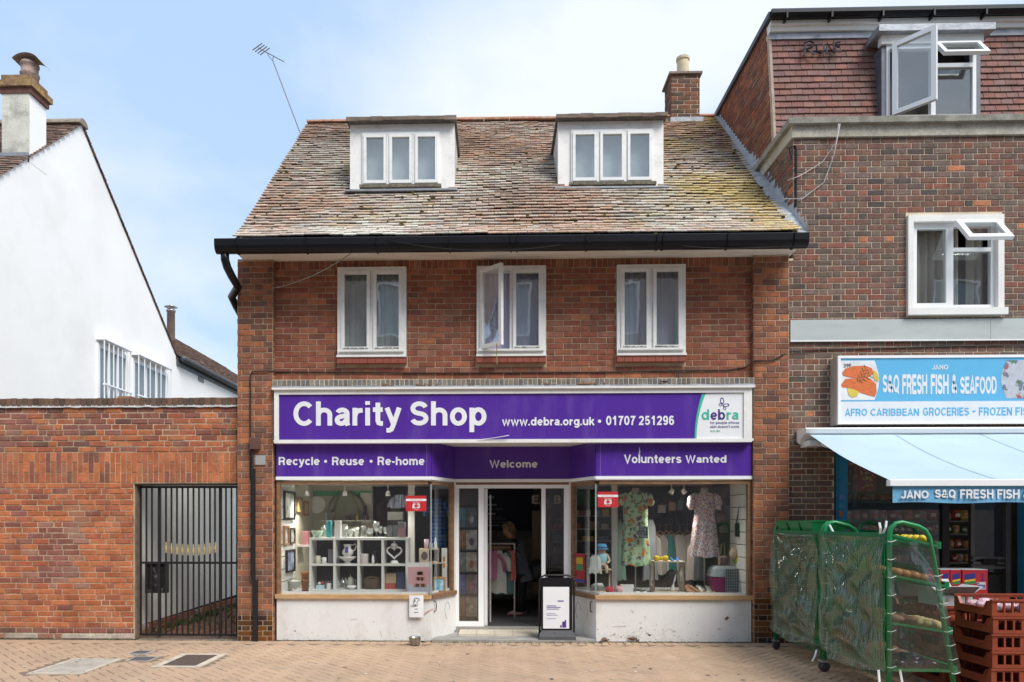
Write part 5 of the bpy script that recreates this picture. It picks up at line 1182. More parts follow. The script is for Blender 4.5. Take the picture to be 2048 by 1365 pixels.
hg = [(1303, (.52, .48, .40), 'cream top on a wooden hanger, nearest the green dress'), (1318, (.36, .33, .31), 'grey patterned top on a wooden hanger'), (1331, (.04, .18, .17), 'dark teal top on a hanger between pale ones'), (1342, (.50, .46, .40), 'beige skirt on a wooden hanger above the blue shoes'), (1360, (.58, .52, .48), 'blush blouse on a wooden hanger next to the print dress'), (1378, (.50, .47, .44), 'stone coloured blouse hanging behind the print dress')]
for i, (px, col, lb) in enumerate(hg):
    garment('blouse', X(px, YH), YH - .10 + .035 * i, Z(1070, px, YH), Z(1152 + rnd.uniform(-10, 6), px, YH), .13, .15, .06, c3('cloth_%d' % i, col, .9), lb, 'top', 0, 'tops on the window rail', R(rnd.uniform(-50, 50)), M_hang, 6)
for i in range(14):
    px = 1240 + i * 17 + rnd.uniform(-4, 4); col = rnd.choice([(.06, .06, .07), (.10, .05, .05), (.05, .07, .1), (.2, .18, .16), (.12, .12, .13)])
    if px > 1460: break
    garment('dark_garment', X(px, 2.9), 2.9 + rnd.uniform(-.1, .1), Z(1015, px, 2.9), Z(1120 + rnd.uniform(-15, 15), px, 2.9), .16, .17, .05, c3('dk_%d' % (i % 5), col, .9), 'dark garment on the rail deep inside the shop', 'garment', 0, 'garments on the inner rail', R(rnd.uniform(40, 80)), None)
# ---- floor of the window, right
cubebox(1308, 1370, 1123, 1179, .42, .30, 'large pale wooden cube holding the wig', zdeck)
zcb = Z(1123, 1340, .42)
wg = thing('wig_stand', (X(1345, .55), .55, zdeck + .014), 'white foam head wearing a long dark wig', 'wig')
part('foam_head', M_china, wg, lambda b: norm_lathe(b, [(.75, 0), (.8, .08), (.4, .25), (.4, .38), (.75, .5), (.85, .75), (.6, .95), (.1, 1)], 1338, 1353, 1140, 1176, .55, zdeck + .014), smooth=True)
def wig(b):
    c_ = PT(1341, 1147, .55)
    for i in range(70):
        a = rnd.uniform(2.2, 6.0); r = rnd.uniform(.035, .06); x0 = c_.x + .02 + math.cos(a) * r; y0 = .55 + math.sin(a) * r * 1.1
        L_ = rnd.uniform(.10, .19)
        b.tube([(c_.x + .02, .55, c_.z + .055), (x0, y0, c_.z + .02), (x0 - .03, y0, c_.z - L_ * .5), (x0 - .05 + rnd.uniform(-.02, .02), y0, c_.z - L_)], [.006, .010, .009, .003], 5)
part('hair', mat('dark_hair', (.018, .014, .012), .5, .3, 40), wg, wig, smooth=True, kind='stuff')
def pale_hair(b):
    c_ = PT(1356, 1147, .62)
    for i in range(30):
        x0 = c_.x + rnd.uniform(-.03, .05); b.tube([(c_.x - .02, .6, c_.z + .04), (x0, .6 + rnd.uniform(-.02, .04), c_.z), (x0 + .03, .6, c_.z - .16)], [.005, .01, .004], 5)
tag(part('pale_wig', mat('pale_hair', (.48, .45, .40), .6, .2, 40), None, pale_hair, smooth=True), 'pale blonde wig beside the dark wig', 'wig')
bow = thing('yellow_bow', (X(1322, .5), .5, zcb), 'bright yellow knitted bow on top of the wooden cube', 'bow')
M_yel = mat('yellow_knit', (.65, .46, .01), .8, .15, 30)
for s in (-1, 1): part('loop', M_yel, bow, lambda b: b.lathe([(.005, 0), (.03, .03), (.042, .07), (.03, .095), (.003, .1)], 12, (X(1322, .5), .5, zcb + .035), Matrix.Rotation(R(90 * s), 4, 'Y')), smooth=True)
part('knot', M_yel, bow, lambda b: b.lathe([(.003, 0), (.02, .008), (.02, .04), (.003, .048)], 12, (X(1322, .5), .495, zcb + .012)), smooth=True)
def shoe(name, loc, L, m, lab, cat='shoe', rz=0, heel=0., sc=1., group=None):
    t = thing(name, loc, lab, cat, group, rz); w = L * .2
    rows = [(-.5, .7, .55, heel), (-.4, .9, .62, heel), (-.1, .75, .5, heel * .45), (.2, .95, .32, 0), (.4, .85, .22, 0), (.5, .3, .08, 0)]
    b = MB(); n = 10; vs = []
    for (u, ww, hh, hl_) in rows:
        for j in range(n):
            a = 2 * math.pi * j / n; vs.append((u * L, math.cos(a) * w * ww, max(0.004, (math.sin(a) * .5 + .5) * hh * w * 2 * sc + hl_)))
    b.add(vs, [(i * n + j, i * n + (j + 1) % n, (i + 1) * n + (j + 1) % n, (i + 1) * n + j) for i in range(len(rows) - 1) for j in range(n)] + [tuple(range(n)), tuple(range(6 * n - 1, 5 * n - 1, -1))])
    link('upper', b.mesh('upper', m, True), t, local=True)
    b = MB(); b.lathe([(w * .42, 0), (w * .5, w * .25)], 12, (-.36 * L, 0, w * .95 * sc + heel)); link('opening', b.mesh('opening', M_dark), t, local=True)
    if heel: b = MB(); b.box(-.5 * L, -.36 * L, -w * .3, w * .3, 0, heel); link('heel', b.mesh('heel', m), t, local=True)
    return t
M_tan = mat('tan_suede', (.27, .13, .06), .8, .15, 30); M_sil = mat('silver_leather', (.45, .44, .42), .35, .2, 20, metal=.4); M_gold = mat('gold_leather', (.45, .36, .18), .35, .2, 20, metal=.4)
shoe('baby_shoe', (X(1344, .48), .48, zcb), .10, mat('blue_felt', (.02, .18, .55), .8), 'blue baby shoe nearer the yellow bow', rz=R(-80), sc=2.0, group='blue baby shoes'); shoe('baby_shoe', (X(1355, .48), .48, zcb), .10, mat('blue_felt'), 'blue baby shoe further from the yellow bow', rz=R(-95), sc=2.0, group='blue baby shoes')
for (px, m, lb, rz, hl_) in ((1376, M_tan, 'tan suede court shoe beside the wooden cube', -75, .05), (1390, M_tan, 'tan suede court shoe turned outwards beside its pair', -55, .05), (1403, M_sil, 'silver shoe behind the gold sandal', -80, .04), (1418, M_sil, 'silver shoe nearest the pet carrier', -95, .04)):
    shoe('court_shoe', (X(px, .5), .5, zdeck), .24, m, lb, rz=R(rz), heel=hl_)
for (px, m, lb, y) in ((1410, M_gold, 'gold sandal with ankle bow in front of the silver shoes', .26), (1427, M_gold, 'gold sandal close to the pet carrier', .26), (1275, M_china, 'white flat sandal under the green dress', .26), (1290, M_china, 'second white flat sandal, towards the wooden cube', .26)):
    shoe('sandal', (X(px, y), y, zdeck), .2, m, lb, rz=R(-100), heel=.0, sc=.7)
pc_ = thing('pet_carrier', (X(1452, .5), .5, zdeck), 'grey and magenta plastic pet carrier on the window floor', 'pet carrier')
zpm = Z(1154, 1452, .4); zpt = Z(1133, 1452, .4); pa, pb_ = X(1426, .4), X(1479, .4)
def loft(b, rows): 
    for i in range(len(rows) - 1):
        (z0, a0, b0, c0, d0), (z1, a1, b1, c1, d1) = rows[i], rows[i + 1]
        b.add([(a0, c0, z0), (b0, c0, z0), (b0, d0, z0), (a0, d0, z0), (a1, c1, z1), (b1, c1, z1), (b1, d1, z1), (a1, d1, z1)], [(0, 1, 5, 4), (1, 2, 6, 5), (2, 3, 7, 6), (3, 0, 4, 7)] + ([(4, 5, 6, 7)] if i == len(rows) - 2 else []))
part('base', mat('magenta_plastic', (.22, .008, .10), .35), pc_, lambda b: loft(b, [(zdeck, pa + .03, pb_ - .03, .39, .66), (zdeck + .02, pa + .01, pb_ - .01, .37, .68), (zpm, pa, pb_, .36, .69)]))
part('cover', mat('grey_plastic', (.34, .38, .41), .4), pc_, lambda b: (b.box(pa - .012, pb_ + .012, .35, .70, zpm + .001, zpm + .02), loft(b, [(zpm + .02, pa, pb_, .36, .69), (zpt - .03, pa + .025, pb_ - .03, .38, .67), (zpt, pa + .06, pb_ - .07, .42, .63)])))
gx0_, gx1_ = X(1452, .34), X(1477, .34)
part('door_grille', mat('grey_plastic'), pc_, lambda b: ([b.tube([(lerp(gx0_, gx1_, i / 7), .345, zdeck + .03), (lerp(gx0_, gx1_, i / 7), .345, zpt - .035)], .004, 5) for i in range(8)], [b.tube([(gx0_, .343, lerp(zdeck + .03, zpt - .035, i / 8)), (gx1_, .343, lerp(zdeck + .03, zpt - .035, i / 8))], .004, 5) for i in range(9)]))
part('door_void', M_dark, pc_, lambda b: b.box(gx0_, gx1_, .35, .355, zdeck + .03, zpt - .035))
ht = thing('straw_hat', (X(1472, .5), .5, Z(1107, 1472, .5)), 'straw hat with bright yellow brim hung on the slatwall', 'hat')
Mh = Matrix.Rotation(R(-78), 4, 'Y')
part('crown', mat('straw', (.50, .40, .26), .9, .15, 40), ht, lambda b: b.lathe([(.10, 0), (.085, .07), (.05, .09), (.001, .095)], 20, tuple(PT(1473, 1107, .5)), Mh), smooth=True)
part('brim', mat('yellow_felt', (.62, .55, .02), .8), ht, lambda b: b.lathe([(.09, .0), (.135, -.012), (.14, -.004), (.1, .012)], 24, tuple(PT(1473, 1107, .5)), Mh, cap=False), smooth=True)
hb = thing('handbag', (X(1482, .35), .35, Z(1073, 1482, .35)), 'black handbag hanging by its strap on the slatwall', 'handbag')
part('bag', mat('black_leather', (.015, .015, .017), .4), hb, lambda b: b.cbox(X(1471, .35), X(1488, .35), .32, .40, Z(1074, 1480, .35), Z(1046, 1480, .35), .012))
part('strap', mat('navy_strap', (.02, .03, .08), .6), hb, lambda b: b.tube([PT(1473, 1046, .36), PT(1480, 1000, .36), PT(1484, 975, .36), PT(1487, 1005, .36), PT(1487, 1046, .36)], .010, 5, flat=.4))
bk = thing('small_bag', (X(1446, .9), .9, Z(1130, 1446, .9)), 'dusky pink bag with green handles behind the pet carrier', 'handbag')
part('bag', c3('dusky_bag', (.28, .19, .17)), bk, lambda b: b.cbox(X(1437, .9), X(1456, .9), .88, .95, Z(1130, 1446, .9), Z(1112, 1446, .9), .02)); part('strap', c3('green_strap', (.16, .2, .05)), bk, lambda b: b.tube([PT(1440, 1113, .9), PT(1443, 1090, .9), PT(1448, 1086, .9), PT(1450, 1113, .9)], .007, 5))
# toddler mannequin sitting on a cube
cubebox(1178, 1224, 1139, 1178, .40, .22, 'pale wooden cube under the child mannequin', zdeck); zk = Z(1139, 1200, .40)
M_doll = mat('doll_skin', (.50, .34, .24), .5, .05)
kd = thing('child_mannequin', (X(1202, .5), .5, zk), 'child mannequin in a blue sun hat sitting on a wooden cube', 'mannequin')
kc = X(1203, .5)
def skinned(name, joints, bones, m, parent, levels=2, root=0):
    me = bpy.data.meshes.new(name); me.from_pydata([j[:3] for j in joints], bones, []); o = link(name, me, parent); me.materials.append(m)
    md = o.modifiers.new('skin', 'SKIN'); sv_ = me.skin_vertices[0].data
    for i, j in enumerate(joints): sv_[i].radius = (j[3], j[4] if len(j) > 4 else j[3]); sv_[i].use_root = (i == root)
    md.use_smooth_shade = True; sd = o.modifiers.new('sub', 'SUBSURF'); sd.levels = levels; sd.render_levels = levels; return o
zh_ = Z(1100, 1203, .5)
skinned('body', [(kc, .5, zk + .05, .055, .05), (kc, .5, zk + .13, .052, .045), (kc, .5, zk + .20, .055, .04), (kc, .5, zk + .235, .022), (kc - .075, .5, zk + .19, .025), (kc - .105, .46, zk + .11, .02), (kc - .06, .41, zk + .08, .017), (kc + .075, .5, zk + .19, .025), (kc + .105, .46, zk + .11, .02), (kc + .06, .41, zk + .08, .017),
        (kc - .045, .44, zk + .035, .035), (kc - .05, .37, zk + .03, .028), (kc - .05, .35, zk - .06, .02), (kc + .045, .44, zk + .035, .035), (kc + .05, .37, zk + .03, .028), (kc + .05, .35, zk - .06, .02)],
        [(0, 1), (1, 2), (2, 3), (2, 4), (4, 5), (5, 6), (2, 7), (7, 8), (8, 9), (0, 10), (10, 11), (11, 12), (0, 13), (13, 14), (14, 15)], M_doll, kd)
part('head', M_doll, kd, lambda b: (b.lathe([(.001, -.075), (.04, -.065), (.062, -.03), (.068, .015), (.06, .05), (.03, .075), (.001, .08)], 18, (kc, .495, zh_)), b.lathe([(.001, 0), (.010, .006), (.001, .016)], 8, (kc, .43, zh_ - .022))), smooth=True)
for s in (-1, 1): part('eye', M_dark, kd, lambda b: b.lathe([(.001, -.007), (.008, 0), (.001, .007)], 8, (kc + s * .026, .437, zh_ - .004)))
part('hair', mat('doll_hair', (.07, .045, .03), .7), kd, lambda b: b.lathe([(.072, -.03), (.074, .02), (.06, .055)], 18, (kc, .51, zh_), cap=False), smooth=True)
part('sun_hat', mat('sky_cotton', (.08, .30, .56), .8, .1), kd, lambda b: b.lathe([(.10, .000), (.076, .022), (.072, .055), (.05, .078), (.001, .08)], 22, (kc, .495, zh_ + .006)), smooth=True); part('hat_band', mat('navy_cotton', (.02, .03, .08), .8), kd, lambda b: b.lathe([(.079, .018), (.077, .035)], 22, (kc, .495, zh_ + .006), cap=False))
part('vest', mat('aqua_cotton', (.30, .56, .62), .8, .15, 30), kd, lambda b: b.lathe([(.082, zk + .03), (.077, zk + .12), (.078, zk + .19), (.05, zk + .22)], 18, (kc, .5, 0), sy=.85), smooth=True)
part('shorts', mat('denim', (.06, .09, .18), .8), kd, lambda b: b.lathe([(.09, zk + .005), (.088, zk + .05)], 18, (kc, .49, 0)))
garment('pale_cloth', X(1190, .36), .36, Z(1112, 1190, .36), Z(1147, 1190, .36), .07, .085, .03, c3('pale_linen', (.52, .54, .50), .9), 'pale linen hat shaped cloth draped on the child mannequin knee', 'cloth', 0)
# plush toys, clutch bag, wrapped parcel
def plush(name, px, py, y, r, m, lab, ears):
    c_ = PT(px, py, y); c_.z = zdeck + r * .95
    t = thing(name, (c_.x, y, zdeck), lab, 'soft toy')
    part('head', m, t, lambda b: b.lathe([(r * math.sin(a), -r * .92 * math.cos(a)) for a in [math.pi * i / 10 + .001 for i in range(11)]], 18, tuple(c_)), smooth=True)
    part('snout', m, t, lambda b: b.lathe([(r * .38, 0), (r * .4, r * .25), (r * .3, r * .3)], 14, (c_.x, y - r * .8, c_.z - r * .15), Matrix.Rotation(R(90), 4, 'X')), smooth=True)
    for s in (-1, 1):
        part('ear', m, t, lambda b: b.lathe([(r * .28, 0), (r * .25, r * .2), (.002, r * ears)], 8, (c_.x + s * r * .6, y, c_.z + r * .65)), smooth=True); part('eye', M_dark, t, lambda b: b.lathe([(.001, -r * .1), (r * .1, 0), (.001, r * .1)], 8, (c_.x + s * r * .33, y - r * .9, c_.z + r * .2)))
plush('pink_soft_toy', 1237, 1168, .26, .058, mat('pink_plush', (.62, .33, .36), .95, .1, 40), 'round pink piglet soft toy on the window floor', .45); plush('red_soft_toy', 1219, 1169, .24, .054, mat('red_plush', (.48, .02, .04), .95, .2, 40), 'red soft toy beside the pink piglet', .3)
tag(part('clutch_bag', mat('white_leather', (.72, .71, .68), .4), None, lambda b: b.prism([(X(1246, .34), zdeck + .001), (X(1266, .34), zdeck + .001), (X(1268, .34), zdeck + .115), (X(1241, .34), zdeck + .115)], .34, .39, 'y')), 'white clutch bag standing beside the piglet', 'bag')
tag(part('wrapped_parcel', mat('silver_wrap', (.50, .50, .48), .3, .3, 25, bump=.5, bs=40), None, lambda b: b.tube([PT(1182, 1172, .32) + Vector((0, 0, .0)), PT(1190, 1171, .3), PT(1204, 1171, .28), PT(1208, 1174, .28)], [.008, .03, .03, .006], 10), smooth=True), 'silver wrapped parcel in front of the child mannequin', 'parcel')
# poster on the splayed glass
W_, L_ = frame_of(RB[0], RB[1])
ps_ = thing('window_poster', tuple(W_ @ Vector((L_ * .25, .02, Z(1167, 1160, .4)))), 'narrow red illustrated poster inside the splayed glass', 'poster')
for (nm, m, a, b_, z0, z1, y) in (('sheet', mat('poster_red', (.38, .03, .04), .5, .5, 25), .10, .52, 1167, 1108, .024), ('yellow_block', c3('poster_yellow', (.6, .42, .03)), .18, .44, 1129, 1116, .0222), ('green_block', c3('poster_green', (.06, .28, .1)), .18, .44, 1142, 1131, .0222), ('blue_block', c3('poster_blue', (.04, .08, .3)), .11, .51, 1166, 1160, .0222)):
    q = MB(); q.box(L_ * a, L_ * b_, y, y + .0016, Z(z0, 1160, .35), Z(z1, 1160, .35), W_); q.build(nm, m, ps_)
# shelves at the far left of the mannequin window
sh2 = thing('wall_shelving', (X(1190, 2.2), 2.2, FLZ), 'dark shelving with packets seen through the splayed glass', 'shelving')
part('back_panel', c3('dark_panel', (.05, .048, .05)), sh2, lambda b: b.box(X(1146, 2.3), X(1236, 2.3), 2.32, 2.36, FLZ, 2.3)); part('green_header', c3('green_header', (.03, .12, .06)), sh2, lambda b: b.box(X(1146, 2.2), X(1210, 2.2), 2.29, 2.31, Z(1012, 1180, 2.2), Z(984, 1180, 2.2)))
for py in (1032, 1058, 1082, 1108): part('shelf_board', c3('shelf_edge', (.4, .38, .33)), sh2, lambda b: b.box(X(1146, 2.1), X(1236, 2.1), 2.06, 2.3, Z(py + 1.5, 1190, 2.1), Z(py, 1190, 2.1)))
for i, (px, py, w, h) in enumerate(((1150, 1032, 9, 11), (1161, 1032, 10, 10), (1173, 1032, 9, 12), (1205, 1032, 13, 13), (1190, 1032, 12, 11), (1181, 1058, 18, 15), (1152, 1058, 9, 12), (1203, 1058, 14, 10), (1166, 1082, 22, 9), (1200, 1082, 18, 9))):
    carton('shelf_packet', px, px + w, py - h, py, 2.08, .1, c3('pk_%d' % (i % 5), [(.35, .22, .12), (.28, .08, .06), (.45, .38, .28), (.5, .38, .05), (.12, .16, .25)][i % 5]), 'packet on the shelving behind the splayed glass', 'packet', Z(py, 1190, 2.1))['group'] = 'packets on the inner shelving'
# spot lamps hanging under the window ceilings
for (px, py, k) in ((614, 988, 0), (690, 988, 1), (776, 988, 2), (1343, 984, 3), (1368, 984, 4)):
    y = .75; p = PT(px, py, y)
    t = thing('spot_lamp', (p.x, y, z_head), ['white spot lamp nearest the pictures', 'white spot lamp above the glassware', 'white spot lamp near the red sale poster', 'spot lamp between the two mannequins', 'second spot lamp, beside the print dress mannequin'][k], 'lamp')
    tl = Matrix.Rotation(R((0, 0, 0, 35, -35)[k]), 4, 'Y')
    part('stem', M_upvc, t, lambda b: b.tube([(p.x, y, z_head + .02), (p.x, y, p.z + .02)], .006, 6))
    part('head', M_upvc, t, lambda b: b.lathe([(.018, .04), (.028, .03), (.036, -.03), (.03, -.03)], 14, (p.x, y, p.z), tl), smooth=True)
    em = bpy.data.materials.get('lamp_face') or bpy.data.materials.new('lamp_face'); em.use_nodes = True; em.node_tree.nodes['Principled BSDF'].inputs['Emission Color'].default_value = (1, .9, .75, 1); em.node_tree.nodes['Principled BSDF'].inputs['Emission Strength'].default_value = 6
    part('bulb', em, t, lambda b: b.lathe([(.001, -.024), (.03, -.024), (.03, -.02), (.001, -.02)], 14, (p.x, y, p.z), tl))
    lt = bpy.data.lights.new('lamp_light', 'SPOT'); lt.energy = 34 if k < 3 else 20; lt.spot_size = R(150); lt.spot_blend = .8; lt.color = (1, .93, .82); lt.shadow_soft_size = .05
    lo = bpy.data.objects.new('lamp_light', lt); C.objects.link(lo); lo.parent = t; lo.matrix_parent_inverse = world_of(t).inverted(); lo.location = (p.x, y - .0, p.z - .045); lo.rotation_euler = (R(-14), 0, 0)

# more stock behind the cube shelf
M_grn = c3('sage_cloth', (.20, .21, .15), .9)
garment('hanging_coat', X(693, 1.72), 1.72, Z(986, 693, 1.7), Z(1052, 693, 1.7), .17, .20, .04, M_grn, 'sage green coat hanging on the cream partition', 'coat', .2)
for i, (px, col, lb) in enumerate(((752, (.05, .045, .04), 'black coat on the rail behind the glassware'), (761, (.16, .09, .05), 'brown coat on the rail behind the glassware'), (770, (.06, .06, .08), 'navy coat on the rail behind the glassware'), (779, (.13, .05, .04), 'maroon coat on the rail behind the glassware'), (789, (.20, .19, .17), 'grey coat on the rail behind the glassware'))):
    garment('rail_coat', X(px, 2.3), 2.3, Z(1003, px, 2.3), Z(1070, px, 2.3), .10, .11, .09, c3('coat_%d' % i, col, .9), lb, 'coat', 0, None, R(70))
garment('striped_top', X(800, 1.3), 1.3, Z(990, 800, 1.3), Z(1016, 800, 1.3), .10, .12, .04, mat('blue_stripe', (.35, .38, .50), .9, .7, 12, stretch=(6, 1, .3)), 'blue and white striped child top near the sale poster', 'top', .05)
for (px0, px1, py0, py1, col, lb) in ((726, 733, 1012, 1031, (.07, .03, .12), 'purple price card on the cream partition'), (668, 690, 998, 1018, (.36, .27, .17), 'tan cardboard panel on the cream partition'), (720, 742, 986, 1008, (.55, .53, .48), 'white notice pinned on the cream partition')):
    carton('display_card', px0, px1, py0, py1, 1.77, .02, c3('cp_' + lb[:4], col), lb, 'card')
t = carton('wall_shelf', 640, 745, 1041, 1043, 1.55, .22, M_disp, 'long pale shelf on the cream partition', 'shelf')
for (px0, px1, h, col, lb) in ((648, 656, 17, (.30, .34, .34), 'pale glass vase on the long shelf'), (690, 704, 10, (.10, .07, .06), 'dark bowl on the long shelf'), (712, 718, 14, (.35, .25, .08), 'gold trophy cup on the long shelf'), (728, 738, 12, (.09, .05, .05), 'dark red pot on the long shelf')):
    good('shelf_ornament', JAR, px0, px1, 1041 - h, 1041, 1.62, c3('orn_' + lb[:6], col, .3), lb, 'ornament', Z(1041, 690, 1.55))

# bags and scarves on the wall behind the print dress
for i, (px0, px1, py0, py1, col, lb) in enumerate(((1436, 1452, 1026, 1046, (.34, .22, .2), 'dusky pink shoulder bag behind the print dress'), (1440, 1458, 1052, 1066, (.30, .28, .27), 'grey clutch bag behind the print dress'), (1434, 1446, 1000, 1018, (.05, .05, .06), 'black evening bag high behind the print dress'), (1452, 1462, 996, 1012, (.10, .07, .05), 'brown purse beside the slatwall'), (1338, 1352, 1004, 1022, (.20, .12, .06), 'tan satchel between the two mannequins'), (1356, 1368, 1000, 1020, (.04, .10, .10), 'dark green bag between the two mannequins'), (1316, 1332, 1010, 1026, (.28, .26, .25), 'pale folded scarf between the two mannequins'))):
    t = carton('shoulder_bag', px0, px1, py0, py1, 1.3, .07, c3('bagc_%d' % i, col, .5), lb, 'bag', b=.012)
    part('strap', M_blackm, t, lambda b: b.tube([PT(px0 + 2, py0, 1.33), PT((px0 + px1) / 2, py0 - 12, 1.33), PT(px1 - 2, py0, 1.33)], .006, 5))
for i, (px, col, lb) in enumerate(((1386, (.42, .36, .33), 'rose skirt hanging low behind the print dress'), (1398, (.10, .10, .12), 'charcoal skirt hanging low behind the print dress'), (1236, (.20, .32, .26), 'mint scarf hanging beside the white post'), (1300, (.30, .33, .37), 'silver grey dress hanging behind the green dress'))):
    garment('skirt', X(px, 1.2), 1.2, Z(1090 if px > 1350 else 1040, px, 1.2), Z(1160, px, 1.2), .09, .12, .06, c3('skirt_%d' % i, col, .9), lb, 'skirt', 0, None, R(20), None, 7)
# ================================================================== garden wall and gate on the left
gw = thing('brick_wall', (-5.4, .1, 0), 'tall weathered red brick wall with a gate opening', 'wall')
YGW = .06
gz1 = Z(797, 240, YGW); gx_r = XL - .002; gx_l = -8.2
ho = (X(268, YGW), X(484, YGW), -.1, Z(967, 370, YGW))
gcore = part('wall_core', M_mortar_g, gw, lambda b: b.slab(gx_l, gx_r, 0, gz1 - .09, YGW, YGW + .22, [ho]))
pg = Pieces(300, 'brick', M_brick_g)
Wg = wall_frame((0, YGW, 0), 0)
zb0, zb1 = Z(966, 240, YGW), Z(905, 240, YGW)
pa0, pa1, pz0, pz1 = X(70, YGW), X(152, YGW), Z(1166, 110, YGW), Z(1056, 110, YGW)
def gcol(s, z):
    n1 = noise.noise((s * .8, z * 1.1, 2.0)); q = rnd.random()
    if pa0 < s < pa1 and pz0 < z < pz1: return rnd.choices((3, 6, 4, 2), (5, 6, 2, 1))[0]
    if pa0 - .13 < s < pa1 + .13 and pz0 - .06 < z < pz1 + .05 and q < .6: return rnd.choices((4, 6), (5, 1))[0]
    if z < .085: return rnd.choices((7, 4, 5), (5, 3, 1))[0]
    if z < .16: return rnd.choices((5, 3, 6), (3, 4, 3))[0]
    up = .30 + (z - 2.45) * .6 - (s + 4.9) * .22 + n1 * .5
    if z > 2.45 and q < up: return rnd.choices((3, 5, 6, 2), (4, 2, 4, 2))[0]
    if s < -6.35 and q < .25: return rnd.choices((3, 6, 2), (3, 2, 3))[0]
    return rnd.choices((0, 1, 2, 3), (6, 5, 4, .35))[0]
inview = lambda s, z: s > -6.55
lay(pg, Wg, gx_l, gx_r, 0.0, zb0, gcore, 'garden', PAL_GARDEN, holes=[ho], own=inview, colf=gcol, rough=.002, ch=.006)
soldiers(pg, Wg, gx_l, gx_r, zb0, zb1, gcore, PAL_GARDEN[:3] + [PAL_GARDEN[3]], w=.073, split=True)
zl_ = Z(815, 240, YGW)
lay(pg, Wg, gx_l, gx_r, zb1, zl_, gcore, 'garden', PAL_GARDEN, own=lambda s, z: False, colf=gcol, rough=.003, ch=.007)
part('lead_strip', mat('pale_lead', (.45, .45, .44), .6, .25, 10), gw, lambda b: b.grid(lambda u, v: Vector((lerp(gx_l, gx_r, u), YGW - .02 - .012 * v, zl_ + .03 - .035 * v + .010 * noise.noise((u * 40, 0, 1)))), 120, 2))
part('coping_bed', M_mortar_g, gw, lambda b: b.box(gx_l, gx_r, YGW - .01, YGW + .23, gz1 - .11, gz1 - .008))
for i in range(int((gx_r - gx_l) / .073)):
    x = gx_l + .0365 + i * .073; idx = rnd.choices((0, 1, 2), (4, 3, 2))[0]
    pg.put(wall_frame((x, YGW - .028 + rnd.uniform(-.004, .004), gz1 - .052 + rnd.uniform(-.004, .003)), 0), .064, .104, .27, .006, PAL_COPING[idx][0], 10 + idx, gw, False)
pg.finish('brickwork', gw)
tag(part('loose_brick', mat('old_brick', (.30, .16, .10), .9, .3, 20), None, lambda b: (b.box(X(243, .2), X(270, .2), .10, .21, gz1 + .002, gz1 + .035))), 'flat loose brick lying on top of the garden wall', 'brick')
part('steel_lintel', mat('rusty_steel', (.06, .04, .03), .8), gw, lambda b: b.box(ho[0] - .01, ho[1], YGW + .01, YGW + .2, ho[3] - .022, ho[3] + .0))
part('jamb_post', mat('old_timber', (.14, .10, .075), .9, .3, 10), gw, lambda b: b.box(ho[0], ho[0] + .025, YGW + .03, YGW + .12, 0, ho[3] - .025))
# gate
gt = thing('metal_gate', ((ho[0] + ho[1]) / 2, .17, 0), 'black barred metal gate with small gold spearheads', 'gate')
yg = .17; g0, g1_ = ho[0] + .03, ho[1] - .015; gzt = ho[3] - .03
rail_z = Z(1126, 370, yg)
part('top_rail', M_blackm, gt, lambda b: b.box(g0, g1_, yg - .012, yg + .012, gzt - .03, gzt)); part('middle_rail', M_blackm, gt, lambda b: b.box(g0, g1_, yg - .016, yg + .016, rail_z - .014, rail_z + .014)); part('bottom_rail', M_blackm, gt, lambda b: b.box(g0, g1_, yg - .012, yg + .012, .03, .06))
thick = {319, 441}
for px in [282, 293, 304, 319, 332, 343, 354, 365, 376, 387, 398, 409, 420, 430, 441, 452, 463, 474]:
    x = X(px, yg); w = .017 if px in thick else .009
    part('bar', M_blackm, gt, lambda b: b.box(x - w, x + w, yg - .0105, yg + .0105, .061, gzt - .031) if px not in thick else b.box(x - w, x + w, yg - .018, yg + .018, .02, gzt - .001))
M_goldp = mat('worn_gold', (.50, .38, .16), .5, .2, 20, metal=.1)
for i in range(10):
    x = X(334 + i * 10.9, yg); hz_ = rail_z + .10 + .035 * (2 * abs(i / 9 - .5)) ** 2
    part('spearhead', M_goldp, gt, lambda b: b.lathe([(.008, 0), (.013, .012), (.008, .022), (.009, .03), (.022, .055), (.006, .12), (.009, .135), (.001, .15)], 10, (x, yg - .028, hz_)), smooth=True)
    part('spear_stem', M_blackm, gt, lambda b: b.tube([(x, yg - .026, rail_z), (x, yg - .028, hz_ + .005)], .007, 6))
lbx = thing('letter_box', (X(309, yg), yg + .05, Z(1187, 309, yg)), 'scuffed black letter box on the gate', 'letter box')
M_lb = mat('scuffed_black', (.015, .015, .016), .35, .2, 20, dirt=(.3, .3, .3), dirt_amt=.5, ds=14)
part('box', M_lb, lbx, lambda b: b.cbox(X(288, yg), X(330, yg), yg + .02, yg + .13, Z(1187, 309, yg), Z(1127, 309, yg), .008)); part('flap', M_lb, lbx, lambda b: b.box(X(292, yg), X(326, yg), yg + .012, yg + .019, Z(1144, 309, yg), Z(1134, 309, yg)))
